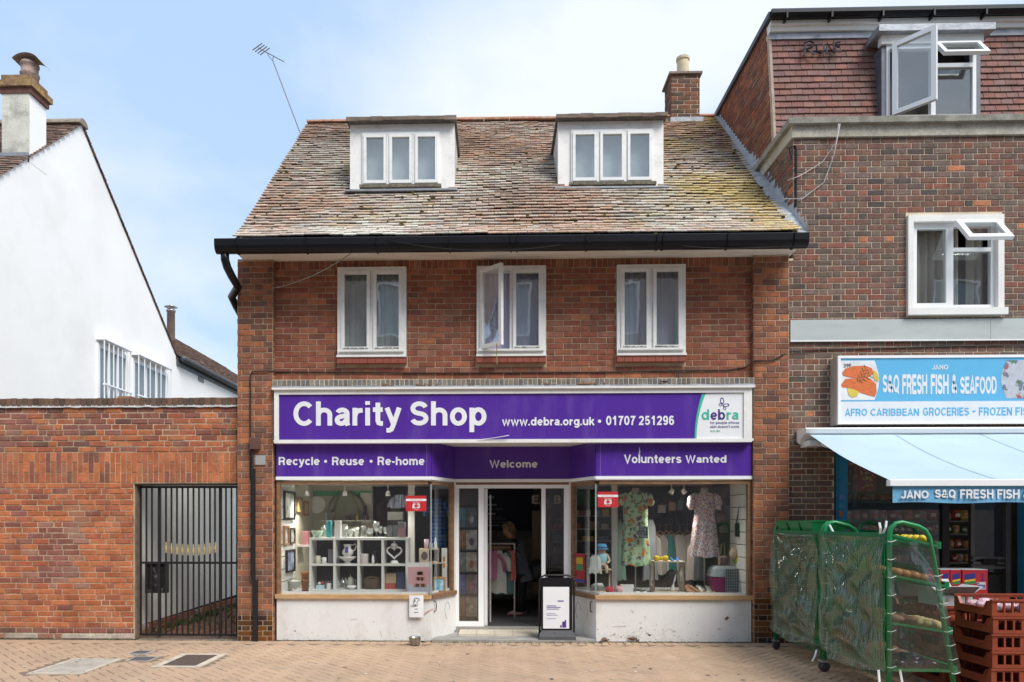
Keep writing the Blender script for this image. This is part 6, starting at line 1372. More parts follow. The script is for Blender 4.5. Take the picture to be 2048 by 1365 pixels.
# alley behind the gate
xa = X(282, .33)
al = thing('alley_wall', (xa, 4, 0), 'cream panelled side wall behind the barred gate', 'wall')
M_creamp = mat('cream_panel', (.88, .86, .79), .6, .08, 2, .05, 40, dirt=(.34, .31, .24), dirt_amt=.35, ds=2.5, stretch=(1, 1, .35))
def zb_(y): return .15 + .012 * y
for i in range(30):
    y0 = .33 + i * .30
    part('panel', M_creamp, al, lambda b: b.prism([(y0 + .003, zb_(y0)), (y0 + .297, zb_(y0 + .3)), (y0 + .297, 2.42), (y0 + .003, 2.42)], xa - .05, xa + (.004 if i % 2 else .0), 'x'))
part('panel_backing', M_dark, al, lambda b: b.box(xa - .2, xa - .052, .3, 9.3, 0, 2.42))
al_b = part('plinth', M_mortar_g, al, lambda b: b.box(xa - .04, xa + .015, .3, 9.3, 0, .14))
pq = Pieces(0, 'brick', M_brick_g)
lay(pq, wall_frame((xa + .015, .3, 0), R(90)), 0, 9, 0.0, .15, al_b, 'stretcher', PAL_GARDEN, own=lambda s, z: False); pq.finish('plinth_bricks', al_b)
alley = structure(part('alley_path', mat('alley_sand', (.20, .13, .09), .95), None, lambda b: b.box(xa - .1, XL, .3, 12, -.04, -.004)))
pa_ = Pieces(0, 'paver', M_paver)
for i in range(14):
    for j in range(110):
        x = xa + .06 + i * .103; y = .36 + j * .105 + (.05 if i % 2 else 0)
        if x > XL - .03: continue
        pa_.put(Matrix.Translation((x, y, rnd.uniform(-.003, .003))) @ Matrix.Rotation(R(90), 4, 'Z') @ flat, .099, .096, .03, .004, (.24, .10, .06) if rnd.random() < .7 else (.30, .15, .09), 0, alley, False)
pa_.finish('alley_bricks', alley)
def weeds(b):
    for i in range(700):
        y = .35 + abs(rnd.gauss(0, 1)) * 2.6; side = rnd.random() < .75
        x = (xa + .03 + abs(rnd.gauss(0, .10))) if side else rnd.uniform(xa + .2, XL - .05)
        if y < 1.3 and rnd.random() < .75: continue
        b.col = jit((.10, .15, .035), .4) if rnd.random() < .8 else (.28, .24, .08)
        h = rnd.uniform(.03, .10); a = rnd.uniform(0, 6.28); w = rnd.uniform(.012, .03); dx_, dy_ = math.cos(a) * w, math.sin(a) * w; lx, ly = rnd.uniform(-.05, .05), rnd.uniform(-.05, .05)
        b.add([(x, y, 0), (x + dx_ + lx * .5, y + dy_ + ly * .5, h * .6), (x + lx, y + ly, h), (x - dx_ + lx * .5, y - dy_ + ly * .5, h * .55)], [(0, 1, 2, 3)])
tag(part('weeds', mat('weed_leaf', attr=True, rough=.7, var=.2, vs=30), None, weeds), 'green weeds growing along the alley edge behind the gate', 'weeds', kind='stuff')
part('leaf_litter', mat('leaf_brown'), None, lambda b: [b.add([(x, y, .004), (x + .03, y + .01, .008), (x + .04, y + .035, .006), (x + .01, y + .03, .012)], [(0, 1, 2, 3)]) for (x, y) in [(rnd.uniform(xa, XL), rnd.uniform(.25, 1.0)) for _ in range(20)] + [(X(rnd.choice((610, 625, 845, 1212, 1495)) + rnd.uniform(-12, 12)), rnd.uniform(-.06, -.02)) for _ in range(14)]]).__setitem__('kind', 'stuff')
bpy.data.objects['leaf_litter']['label'] = 'dry brown leaves scattered along the foot of the walls'

# ================================================================== white house behind the wall
XG = -7.8
wh = thing('white_house', (XG, 5, 0), 'white rendered house with steep tiled gable and chimney', 'house')
M_render = mat('white_render', (.90, .90, .89), .8, .03, 1, .02, 40, .05, 20, dirt=(.66, .65, .60), dirt_amt=.25, ds=.7)
def gz(px, py): y = YX(px, XG); return y, CAM_H + (HZ - py) / FOC * (-XG * _s + (CAM_D + y) * _c)
yr_, zr_ = gz(162, 250); ye_, ze_ = gz(352, 712); yf_, zf_ = gz(50, 320)
kf = (zr_ - zf_) / (yr_ - yf_); yfe = yr_ - (zr_ - 4.6) / kf
part('gable_wall', M_render, wh, lambda b: b.prism([(yfe, 0), (ye_, 0), (ye_, ze_), (yr_, zr_), (yfe, 4.6)], XG - .3, XG, 'x'))
part('house_body', M_render, wh, lambda b: b.prism([(yfe, 0), (ye_, 0), (ye_, ze_), (yr_, zr_ - .01), (yfe, 4.6)], XG - 6, XG - .302, 'x'))
PAL_OLD = [((.20, .13, .10), 4), ((.26, .17, .13), 3), ((.15, .11, .09), 3), ((.32, .22, .16), 1)]
po = Pieces(0, 'roof_tile', mat('old_tile', attr=True, rough=.95, var=.2, vs=12, fine=.2, fs=50))
oldc = lambda s, t: rnd.choices(range(4), [4, 3, 3, 1])[0]
slf = math.hypot(zr_ - 4.6, yr_ - yfe); pf = math.atan2(zr_ - 4.6, yr_ - yfe)
Wof = Matrix.Translation((XG - 6, yfe, 4.62)) @ Matrix.Rotation(pf - math.pi / 2, 4, 'X')
tiles(po, Wof, 6.04, slf, wh, PAL_OLD, oldc, keep=lambda s, t: t > slf - 3.2 and s > 2.6, own=lambda s, t: False)
pb2 = math.atan2(zr_ - ze_, ye_ - yr_); slb = math.hypot(zr_ - ze_, ye_ - yr_)
Wob = Matrix.Translation((XG + .04, ye_, ze_ + .02)) @ Matrix.Rotation(math.pi, 4, 'Z') @ Matrix.Rotation(pb2 - math.pi / 2, 4, 'X')
tiles(po, Wob, 1.2, slb, wh, PAL_OLD, oldc, own=lambda s, t: False, rough=1.4)
part('ridge', mat('ridge_old', (.28, .23, .18), .95, .2, 10), wh, lambda b: b.prism([(yr_ + .14 * math.cos(a), zr_ - .02 + .12 * math.sin(a)) for a in [math.pi * k / 8 for k in range(9)]], XG - 6, XG + .06, 'x'))
# chimney
hx0, hx1 = None, None
cyf = YX(59, XG); cyb = YX(92, XG); cw_ = (cyb - cyf) * 1.05
part_c = part('chimney', M_render, wh, lambda b: b.box(XG - .46, XG + .004, cyf, cyb, zf_ + .02, Z(186, 40, cyf)))
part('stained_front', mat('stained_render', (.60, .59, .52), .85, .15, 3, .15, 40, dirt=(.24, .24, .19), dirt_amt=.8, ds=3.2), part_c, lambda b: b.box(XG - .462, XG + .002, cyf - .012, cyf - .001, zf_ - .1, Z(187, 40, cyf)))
zc_a, zc_b, zc_c = Z(188, 40, cyf), Z(176, 40, cyf), Z(151, 40, cyf)
M_lich = mat('lichen_brick', (.27, .17, .09), .95, .4, 8, .35, 50, .5, 60, dirt=(.45, .32, .06), dirt_amt=.9, ds=4)
part('chimney_collar', mat('collar_brick', (.15, .07, .055), .9, .3, 12), part_c, lambda b: b.box(XG - .49, XG + .04, cyf - .03, cyb + .03, zc_a, zc_b))
part('chimney_cap', M_lich, part_c, lambda b: (b.box(XG - .53, XG + .08, cyf - .07, cyb + .07, zc_b + .001, zc_b + .10), b.box(XG - .47, XG + .02, cyf - .02, cyb + .02, zc_b + .101, zc_c)))
part('chimney_pot', mat('grey_pot', (.30, .22, .19), .9, .3, 10, .2, 40), part_c, lambda b: b.lathe([(.14, 0), (.135, .1), (.15, .12), (.15, .15), (.13, .17), (.135, .27), (.15, .29), (.14, .33)], 18, (XG - .14, (cyf + cyb) / 2, zc_c)), smooth=True)
part('pot_hood', mat('grey_pot'), part_c, lambda b: b.grid(lambda u, v: Vector((XG - .14 + .26 * math.cos(math.pi * (.12 + .70 * u)) + .02, (cyf + cyb) / 2 - .17 + .34 * v, zc_c + .22 + .20 * math.sin(math.pi * (.12 + .70 * u)))), 12, 2), smooth=True)
part('chimney_flashing', M_lead, part_c, lambda b: b.box(XG - .48, XG - .0, cyf - .05, cyf - .004, zf_ + .0, zf_ + .16))
# barred windows
M_pane = mat('far_glass', (.20, .24, .26), .08, .1, 3, spec=.8)
for k, (a, b_) in enumerate(((193, 252), (263, 333))):
    ya, yb_ = YX(a, XG), YX(b_, XG); zt_ = CAM_H + (HZ - (686 if k == 0 else 716)) / FOC * (-XG * _s + (CAM_D + ya) * _c); zb2 = zt_ - 1.7
    w = part('window', M_upvc, wh, lambda q: (q.box(XG - .0, XG + .03, ya, yb_, zt_ - .08, zt_), q.box(XG, XG + .03, ya, yb_, zb2, zb2 + .08), [q.box(XG, XG + .03, lerp(ya, yb_, u) - .045, lerp(ya, yb_, u) + .045, zb2 + .08, zt_ - .08) for u in (.03, .36, .66, .97)]), label=['nearer barred window of the white house', 'further barred window of the white house'][k])
    for i in range(3): part('pane', M_pane, w, lambda q: q.box(XG + .002, XG + .012, lerp(ya, yb_, .05 + i * .31), lerp(ya, yb_, .05 + (i + 1) * .31), zb2 + .08, zt_ - .08))
    n = 7
    for i in range(n): part('security_bar', M_upvc, w, lambda q: q.box(XG + .15, XG + .165, lerp(ya, yb_ - .1, i / (n - 1)) - .011, lerp(ya, yb_ - .1, i / (n - 1)) + .011, zb2, zt_ + .06))
    for zz in ((XG + .001, XG + .185, zt_ + .06, zt_ + .085), (XG + .14, XG + .19, zt_ - .82, zt_ - .79)): part('bar_rail', M_upvc, w, lambda q: q.box(zz[0], zz[1], ya - .02, yb_ - .08, zz[2], zz[3]))
# rear wing
y_end = YX(500, XG)
part('rear_wall', M_render, wh, lambda b: b.box(XG - 3, XG - .01, ye_, y_end + 6, 0, ze_ - .05))
xrd = XG - 2.3; zrd2 = Z(745, 480, 0) * 0 + ze_ + 1.75
rear = part('rear_roof', M_deck, wh, lambda b: b.prism([(XG + .02, ze_ - .06), (xrd, zrd2 - .06), (xrd - 2.3, ze_ - .06)], ye_ + .02, y_end + 6, 'y'))
prr = math.atan2(zrd2 - ze_, XG + .1 - xrd); slr = math.hypot(zrd2 - ze_, XG + .1 - xrd)
Wor = Matrix.Translation((XG + .1, ye_, ze_ - .02)) @ Matrix.Rotation(R(90), 4, 'Z') @ Matrix.Rotation(prr - math.pi / 2, 4, 'X')
tiles(po, Wor, y_end + 5 - ye_, slr, wh, PAL_OLD, oldc, gauge=.12, tw=.19, own=lambda s, t: False, keep=lambda s, t: s < 9)
po.finish('old_roof_tiles', wh)
part('rear_gutter', mat('grey_gutter', (.07, .075, .085), .4), wh, lambda b: b.tube([(XG + .14, ye_ + .05, ze_ - .05), (XG + .14, y_end + 5, ze_ - .08)], .075, 10), smooth=True)
part('rear_fascia', mat('grey_gutter'), wh, lambda b: b.box(XG + .0, XG + .04, ye_ + .03, y_end + 5, ze_ - .22, ze_ - .02))
fl = PT(342, 656, 9.2)
part('flue_pipe', mat('steel'), wh, lambda b: b.lathe([(.10, -.3), (.10, .42), (.12, .42), (.12, .46), (.09, .47), (.09, .52), (.17, .54), (.02, .60)], 14, tuple(fl)), smooth=True)
for (px, py) in ((404, 759), (400, 759)):
    pass
part('air_brick', mat('vent_grey', (.25, .25, .25), .8), wh, lambda b: b.box(XG - .002, XG + .012, YX(397, XG), YX(407, XG), gz(400, 763)[1], gz(400, 754)[1]))

# ================================================================== neighbouring building on the right
nb = thing('corner_building', (6.5, .0, 0), 'dark mottled brick building with red tiled mansard and dormer', 'building')
XN = 3.86; XN1 = 9.5; YN = .0
pn = Pieces(300, 'brick', M_brick)
zpar = Z(275, 1800, YN)                 # underside of the parapet band
w1 = (X(1812, YN), X(2004, YN), Z(633, 1900, YN), Z(432, 1900, YN))
shopo = (X(1668, YN), XN1 - .3, -.1, Z(862, 1800, YN))
xb = X(1577, YN)
zg_h = Z(505, 1590, -.55)
ncore = part('wall', M_mortar_p, nb, lambda b: (b.slab(xb + .002, XN1, 0, zpar, YN, YN + .25, [w1, shopo, (xb - .1, XN + .002, 5.0, 9)]), b.box(XN + .002, XN + .25, YN + .25, 7, 4.9, zpar), b.box(XR + .0, XN, YN + .02, YN + .2, 0, 4.9)))
lay(pn, wall_frame((0, YN, 0), 0), xb, XN1, 0, zpar, ncore, 'flemish', PAL_NEXT, holes=[w1, shopo], own=lambda s, z: s < 6.5 and 3.0 < z, lim=lambda z: (xb if z < 5.0 else XN, XN1), rough=.001)
lay(pn, wall_frame((XN, 2.2, 0), R(-90)), 0, 2.2, 4.9, zpar, ncore, 'flemish', PAL_NEXT, own=lambda s, z: False)
# concrete parapet band with its return along the flank
M_stone = mat('weathered_stone', (.46, .43, .36), .9, .15, 3, .2, 40, .2, 40, dirt=(.14, .13, .11), dirt_amt=.6, ds=4)
M_stoned = mat('lichened_coping', (.28, .27, .23), .95, .3, 6, .25, 60, .4, 50, dirt=(.12, .11, .1), dirt_amt=.6, ds=8)
zc1 = Z(252, 1800, YN); zc2 = Z(240, 1800, YN)
part('parapet_band', M_stone, nb, lambda b: (b.box(XN - .03, XN1, YN - .04, YN + .2, zpar, zc1), b.box(XN - .03, XN + .18, YN + .2, 1.6, zpar, zc1)))
part('parapet_coping', M_stoned, nb, lambda b: (b.box(XN - .09, XN1, YN - .10, YN + .24, zc1 + .001, zc2), b.box(XN - .09, XN + .2, YN + .24, 1.6, zc1 + .001, zc2)))
# mansard: brick flank and tiled front
YM0, YM1 = .62, .86; zm0, zm1 = zc1 - .1, Z(76, 1700, YM1)
ztop = Z(50, 1545, YM1) + .03
flank = part('flank_wall', M_mortar_p, nb, lambda b: b.prism([(YM0 + .06, zm0), (7, zm0), (7, ztop), (YM1 + .06, ztop)], XN, XN + .22, 'x'))
PAL_FL = [((.25, .09, .05), 4), ((.20, .075, .045), 4), ((.30, .11, .055), 2), ((.15, .07, .05), 2)]
lay(pn, wall_frame((XN, 6.9, 0), R(-90)), 0, 6.9 - YM0, zm0 - .9, ztop, flank, 'stretcher', PAL_FL, own=lambda s, z: False, lim=lambda z: (0, 6.9 - (YM0 + .07 + (YM1 - YM0) * max(0, (z - zm0) / (ztop - zm0)) if z > zc1 - .1 else 1.5)))
pn.finish('brickwork', nb)
part('flank_lower', M_mortar_p, nb, lambda b: b.box(XN + .005, XN + .2, 1.4, 7, zm0 - 1.2, zm0))
part('verge_mortar', mat('verge_cement', (.42, .33, .26), .95, .15, 10), nb, lambda b: b.prism([(YM0 - .012, zm0 + .0), (YM0 + .06, zm0 + .0), (YM1 + .06, zm1 + .05), (YM1 - .012, zm1 + .05)], XN - .002, XN + .035, 'x'))
mans = part('mansard', M_deck, nb, lambda b: b.prism([(YM0 + .05, zm0), (YM1 + .05, zm1 + .1), (YM1 + .3, zm1 + .1), (YM0 + .3, zm0)], XN + .22, XN1, 'x'))
pm = Pieces(300, 'roof_tile', mat('mansard_tile', attr=True, rough=.8, var=.18, vs=7, fine=.2, fs=60, bump=.3, bs=60, spec=.3))
PAL_M = [((.225, .112, .094), 5), ((.205, .108, .094), 5), ((.195, .112, .098), 4), ((.25, .115, .09), 2), ((.205, .125, .11), 2)]
pm_ang = math.atan2(zm1 - zm0, YM1 - YM0); ml = math.hypot(zm1 - zm0, YM1 - YM0)
Wm = Matrix.Translation((XN + .03, YM0, zm0)) @ Matrix.Rotation(pm_ang - math.pi / 2, 4, 'X')
YDM = .60
dmx = (X(1772, YDM), X(1952, YDM))
tiles(pm, Wm, XN1 - XN - .1, ml, mans, PAL_M, lambda s, t: rnd.choices(range(5), [5, 5, 4, 3, 2])[0], gauge=.096, tw=.16, th=.014, keep=lambda s, t: not (dmx[0] - .03 < XN + .03 + s < dmx[1] + .03), own=lambda s, t: True, rough=.5)
pm.finish('mansard_tiles', mans)
part('lead_strip', M_lead, nb, lambda b: b.box(XN + .0, XN1, YM1 - .03, YM1 + .02, zm1 - .02, Z(66, 1700, YM1)))
part('fascia_board', M_white, nb, lambda b: (b.box(XN + .0, XN1, YM1 - .06, YM1 + .06, Z(66, 1700, YM1) + .001, Z(48, 1700, YM1)), b.box(XN + .0, XN1, YM1 - .1, YM1 - .061, Z(56, 1700, YM1), Z(48, 1700, YM1))))
zgut = Z(34, 1700, YM1)
part('roof_gutter', M_black, nb, lambda b: (b.tube([(XN - .02, YM1 - .16, zgut - .05), (XN1, YM1 - .16, zgut - .05)], .062, 10), b.box(XN - .02, XN1, YM1 - .16, YM1 + .1, zgut - .03, zgut + .0)))
for px in (1562, 1650, 1750, 1850, 1952): part('gutter_bracket', M_black, nb, lambda b: b.box(X(px, YM1) - .012, X(px, YM1) + .012, YM1 - .23, YM1 - .1, zgut - .15, zgut - .06))
part('roof_verge', mat('dark_verge', (.05, .052, .06), .5), nb, lambda b: b.box(XN - .05, XN + .1, YM1 - .14, 7, ztop - .02, ztop + .06))
part('flat_roof', M_lead, nb, lambda b: b.box(XN + .1, XN1, YM1 + .1, 7, ztop - .05, ztop + .02))
part('vertical_strip', M_blackm, nb, lambda b: b.tube([PT(1592, 460, -.02), PT(1593, 300, -.02), PT(1590, 292, -.02), PT(1578, 296, -.02), PT(1584, 320, -.02)], .012, 6))
cable('pale loose cable hanging from the stone coping', [PT(1677, 248, -.14), PT(1672, 285, -.05), PT(1645, 325, -.03), PT(1600, 352, -.03), PT(1575, 362, -.06)], .006, mat('pale_cable', (.5, .49, .47), .6))
cable('second pale loose cable looping lower on the dark brick', [PT(1680, 248, -.14), PT(1668, 310, -.05), PT(1648, 365, -.03), PT(1605, 398, -.03), PT(1565, 398, -.06)], .006, mat('pale_cable'))
# stepped lead where the shop roof meets the flank
def stepped(b):
    n = 34
    for i in range(n):
        t0, t1 = i / n, (i + 1) / n
        p0, p1 = Vector((XN - .008, lerp(YE, YR, t0), lerp(z_ev, z_rd, t0))), Vector((XN - .008, lerp(YE, YR, t1), lerp(z_ev, z_rd, t1))); tooth = .20 if lerp(YE, YR, t0) < 1.5 else .11
        b.add([p0, p1, p1 + Vector((0, 0, tooth * .55)), p0 + Vector((0, 0, tooth))], [(0, 1, 2, 3)])
        q0, q1 = p0 + Vector((-.16, 0, .02 + rnd.uniform(0, .01))), p1 + Vector((-.16, 0, .02 + rnd.uniform(0, .01))); b.add([p0 + Vector((0, 0, .05)), p1 + Vector((0, 0, .05)), q1, q0], [(0, 1, 2, 3)])
part('stepped_flashing', mat('pale_flashing', (.46, .48, .50), .45, .15, 8, metal=.2), nb, stepped)
# graffiti on the tiles
M_spray = mat('spray_paint', (.02, .02, .03), .7)
def ontile(px, py): 
    tt = (zm1 - Z(py, px, YM0 + .1)) / (zm1 - zm0); y = lerp(YM1, YM0, tt) - .075; return PT(px, py, y)
for i, st in enumerate(([(1608, 112), (1610, 98), (1613, 84)], [(1608, 86), (1620, 82), (1628, 87), (1624, 95), (1612, 99), (1622, 104), (1630, 110)], [(1640, 88), (1633, 94), (1634, 103), (1642, 107), (1649, 100), (1647, 90), (1640, 88)], [(1653, 108), (1654, 86), (1667, 107), (1668, 84)], [(1681, 84), (1672, 86), (1671, 94), (1679, 94)], [(1671, 94), (1671, 104), (1682, 103)])):
    part('graffiti_stroke', M_spray, mans, lambda b: b.tube([ontile(*p) for p in st], .017, 6, flat=.5))
# mansard dormer
dzb, dzt = Z(240, 1860, YDM), Z(90, 1860, YDM)
dm = part('dormer', M_white, nb, lambda b: (b.box(dmx[0] - .08, dmx[1] + .08, YDM - .04, YDM + .06, dzt, Z(73, 1860, YDM))), label='lead clad dormer with open white windows')
for (a, b_) in ((dmx[0] - .06, dmx[0]), (dmx[1], dmx[1] + .06)): part('dormer_cheek', mat('dark_lead', (.13, .14, .17), .5, .2, 8, metal=.3), dm, lambda b: b.prism([(YDM, dzb - .1), (YDM, dzt), (1.3, dzt), (YM0 + .05, dzb - .1)], a, b_, 'x'))
part('dormer_roof', M_lead, dm, lambda b: b.box(dmx[0] - .16, dmx[1] + .18, YDM - .13, 1.4, Z(73, 1860, YDM) + .001, Z(60, 1860, YDM)))
xm_ = X(1866, YDM); wz0_, wz1_ = Z(238, 1860, YDM), dzt - .004
part('window_frame', M_upvc, dm, lambda b: (b.slab(dmx[0] + .003, dmx[1] - .003, wz0_, wz1_, YDM - .01, YDM + .06, [(dmx[0] + .05, xm_ - .03, wz0_ + .05, wz1_ - .05), (xm_ + .03, dmx[1] - .05, wz0_ + .05, Z(136, 1860, YDM)), (xm_ + .03, dmx[1] - .05, Z(128, 1860, YDM), wz1_ - .05)])))
part('pane', M_glass, dm, lambda b: b.box(xm_ + .03, dmx[1] - .05, YDM + .02, YDM + .026, wz0_ + .05, Z(136, 1860, YDM)))
def leaf(parent, M, w, h, fw, m=M_upvc, nm='open_leaf'):
    b = MB(); casement(b, 0, w, 0, h, -.03, .03, fw); b.v = [tuple(M @ Vector(v)) for v in b.v]; b.build(nm, m, parent)
    b = MB(); b.box(fw, w - fw, -.004, .004, fw, h - fw); b.v = [tuple(M @ Vector(v)) for v in b.v]; b.build('pane', M_glass, parent)
leaf(dm, Matrix.Translation((X(1782, YDM), YDM - .045, wz0_ + .02)) @ Matrix.Rotation(R(-46), 4, 'Z'), X(1860, YDM) - X(1782, YDM), wz1_ - wz0_ - .03, .06)
Mt = Matrix.Translation((xm_ - .01, YDM - .045, wz1_ - .005)) @ Matrix.Rotation(R(-38), 4, 'X')
b = MB(); hh = .36; casement(b, 0, dmx[1] - xm_ + .02, -hh, 0, -.025, .025, .055); b.v = [tuple(Mt @ Vector(v)) for v in b.v]; b.build('top_hopper', M_upvc, dm)
b = MB(); b.box(.055, dmx[1] - xm_ - .035, -.004, .004, -hh + .055, -.055); b.v = [tuple(Mt @ Vector(v)) for v in b.v]; b.build('pane', M_glass, dm)
part('blind', mat('pale_blind'), dm, lambda b: b.box(dmx[0] + .02, dmx[1] - .02, YDM + .25, YDM + .26, wz0_, Z(138, 1860, YDM)))
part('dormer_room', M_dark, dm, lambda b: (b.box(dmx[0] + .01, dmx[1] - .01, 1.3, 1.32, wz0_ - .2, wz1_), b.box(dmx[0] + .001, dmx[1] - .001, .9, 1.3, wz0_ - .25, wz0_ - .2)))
# first-floor window with white surround
nw = part('window', M_white, nb, lambda b: (b.slab(w1[0] + .003, w1[1] - .003, w1[2] + .003, w1[3] - .003, YN - .05, YN + .12, [(w1[0] + .07, w1[1] - .08, w1[2] + .1, w1[3] - .09)])), label='white plastic window with open top light')
ia, ib, iz0, iz1 = w1[0] + .07, w1[1] - .08, w1[2] + .1, w1[3] - .09; im = X(1903, YN)
part('sill', M_white, nw, lambda b: b.box(w1[0] - .02, w1[1] + .02, YN - .09, YN - .051, w1[2] + .0, w1[2] + .09))
zt_ = Z(500, 1900, YN)
part('frame', M_upvc, nw, lambda b: b.slab(ia + .002, ib - .002, iz0 + .002, iz1 - .002, YN + .01, YN + .08, [(ia + .075, im - .06, iz0 + .075, iz1 - .075), (im + .03, ib - .05, iz0 + .05, zt_ - .02), (im + .03, ib - .05, zt_ + .03, iz1 - .05)]))
part('pane', M_glass, nw, lambda b: b.box(ia + .075, im - .06, YN + .035, YN + .041, iz0 + .075, iz1 - .075)); part('pane', M_glass, nw, lambda b: b.box(im + .03, ib - .05, YN + .035, YN + .041, iz0 + .05, zt_ - .02))
Mt2 = Matrix.Translation((im + .005, YN - .06, iz1 - .01)) @ Matrix.Rotation(R(-40), 4, 'X'); hh = .42
b = MB(); casement(b, 0, ib - im - .01, -hh, 0, -.025, .025, .07); b.v = [tuple(Mt2 @ Vector(v)) for v in b.v]; b.build('top_hopper', M_upvc, nw)
b = MB(); b.box(.07, ib - im - .08, -.004, .004, -hh + .07, -.07); b.v = [tuple(Mt2 @ Vector(v)) for v in b.v]; b.build('pane', M_glass, nw)
M_curt = mat('beige_curtain', (.58, .52, .45), .9, .1, 4)
for (a, b_) in ((ia + .02, im + .20), (ib - .24, ib)): part('curtain', M_curt, nw, lambda q: q.grid(lambda u, v: Vector((lerp(a, b_, u), YN + .22 + .035 * math.sin(u * (b_ - a) * 62), lerp(iz0, iz1, v))), int((b_ - a) * 130), 2), smooth=True)
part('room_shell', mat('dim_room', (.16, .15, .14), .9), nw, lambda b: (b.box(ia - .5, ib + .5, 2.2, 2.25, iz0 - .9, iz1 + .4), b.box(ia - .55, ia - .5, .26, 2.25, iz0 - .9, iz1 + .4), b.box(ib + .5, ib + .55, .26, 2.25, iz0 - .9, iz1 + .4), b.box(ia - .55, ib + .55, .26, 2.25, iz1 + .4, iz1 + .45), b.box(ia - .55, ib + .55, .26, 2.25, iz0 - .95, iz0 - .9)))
M_band = mat('grey_cladding', (.46, .50, .49), .5, .06, 2, dirt=(.3, .32, .31), dirt_amt=.3, ds=3, stretch=(1, 1, 4))
for (a, b_) in ((xb + .012, X(1977, YN)), (X(1977, YN) + .004, XN1)): part('cladding_panel', M_band, nb, lambda b: b.box(a, b_, YN - .035, YN + .02, Z(684, 1700, YN), Z(641, 1700, YN)))
part('cladding_trim', M_upvc, nb, lambda b: b.box(xb + .012, XN1, YN - .042, YN - .036, Z(684, 1700, YN) - .004, Z(684, 1700, YN) + .012))
# ---- food shop under the awning
M_sky = mat('blue_frame', (.03, .27, .52), .5, .08, 4, dirt=(.02, .15, .3), dirt_amt=.4)
sx_a = X(1671, .05)
part('blue_post', M_sky, nb, lambda b: (b.box(sx_a, X(1694, .05), .03, .15, 0, shopo[3] - .001), b.box(sx_a + .03, sx_a + .035, .022, .03, .2, shopo[3] - .01)))
part('blue_post', M_sky, nb, lambda b: b.box(X(2046, .05), X(2046, .05) + .12, .03, .15, 0, shopo[3] - .001))
part('blue_transom', M_sky, nb, lambda b: b.box(X(1694, .05) + .001, XN1 - .3, .04, .14, shopo[3] - .12, shopo[3] - .002))
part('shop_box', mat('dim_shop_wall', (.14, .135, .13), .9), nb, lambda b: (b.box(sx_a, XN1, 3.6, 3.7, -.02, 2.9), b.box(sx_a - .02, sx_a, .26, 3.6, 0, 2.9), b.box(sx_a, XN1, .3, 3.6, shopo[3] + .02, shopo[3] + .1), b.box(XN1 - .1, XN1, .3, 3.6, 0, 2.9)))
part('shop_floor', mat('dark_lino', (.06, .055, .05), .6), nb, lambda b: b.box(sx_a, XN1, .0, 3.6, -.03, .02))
part('window_pane', M_shopglass, nb, lambda b: b.box(X(1695, .08), X(1884, .08), .08, .086, .5, shopo[3] - .12))
part('door_post', mat('black_frame', (.015, .016, .02), .4), nb, lambda b: b.box(X(1882, .08), X(1896, .08), .05, .14, .02, shopo[3] - .12))
part('door_post', mat('grey_alu', (.16, .17, .19), .4, metal=.5), nb, lambda b: b.box(X(1942, .3), X(1950, .3), .3, .36, .02, shopo[3] - .12))
part('door_post', mat('grey_alu'), nb, lambda b: b.box(X(2012, .25), X(2022, .25), .25, .31, .02, shopo[3] - .12))
part('door_pane', M_shopglass, nb, lambda b: b.box(X(1951, .3), X(2011, .3), .31, .316, .9, shopo[3] - .12))
part('door_kick_panel', mat('slate_panel', (.035, .045, .055), .4), nb, lambda b: b.box(X(1951, .3), X(2011, .3), .31, .33, .05, Z(1150, 1980, .3)))
part('door_rail', mat('grey_alu'), nb, lambda b: [b.box(X(1945, .28), X(2014, .28), .27, .30, Z(q + 5, 1980, .28), Z(q, 1980, .28)) for q in (1114, 1124, 1133)])
part('door_lock', M_black, nb, lambda b: b.box(X(1966, .25), X(1995, .25), .245, .269, Z(1130, 1980, .25), Z(1118, 1980, .25)))
for (nm, px, py, w, h, col) in (('round_sticker', 1684, 995, 11, 10, (.12, .25, .55)), ('lock_plate', 1684, 1012, 12, 10, (.06, .3, .5)), ('orange_sticker', 1681, 1028, 6, 11, (.55, .15, .03))):
    part(nm, c3('st_' + nm, col), nb, lambda b: b.box(X(px - w / 2, .02), X(px + w / 2, .02), .012, .029, Z(py + h / 2, px, .02), Z(py - h / 2, px, .02)))
# shelves of packets
yk = 1.0
for k, py in enumerate((1003, 1042, 1068, 1098, 1125)):
    tag(part('shop_shelf', mat('shelf_steel', (.20, .21, .22), .5), None, lambda b: b.box(X(1696, yk), X(1950, yk), yk, yk + .35, Z(py + 2.5, 1800, yk), Z(py, 1800, yk))), ['highest', 'second highest', 'middle', 'second lowest', 'lowest'][k] + ' metal shelf of packets inside the food shop', 'shelf')
pack = []
for k, col in enumerate([(.45, .30, .08), (.40, .06, .05), (.50, .44, .34), (.12, .22, .10), (.45, .38, .12), (.30, .16, .08), (.42, .42, .40), (.10, .14, .26)]):
    b = MB(); b.grid(lambda u, v: Vector(((u - .5) * .13 * (1 - .12 * abs(2 * v - 1) ** 4), -.035 * math.sin(math.pi * v) ** .6 * (math.sin(math.pi * u) ** .6) , v * .16)), 5, 5); b.grid(lambda u, v: Vector(((.5 - u) * .13, .02, v * .16)), 1, 1)
    b.col = col; b.c = [col] * len(b.f); b2 = b
    b2.col = (.7, .66, .6) if k % 2 else (.55, .1, .06); b2.add([(-.035, -.037, .06), (.035, -.037, .06), (.035, -.037, .11), (-.035, -.037, .11)], [(0, 1, 2, 3)])
    pack.append(b2.mesh('packet', mat('packet_foil', attr=True, rough=.25, var=.35, vs=30, bump=.4, bs=40, spec=.6), True))
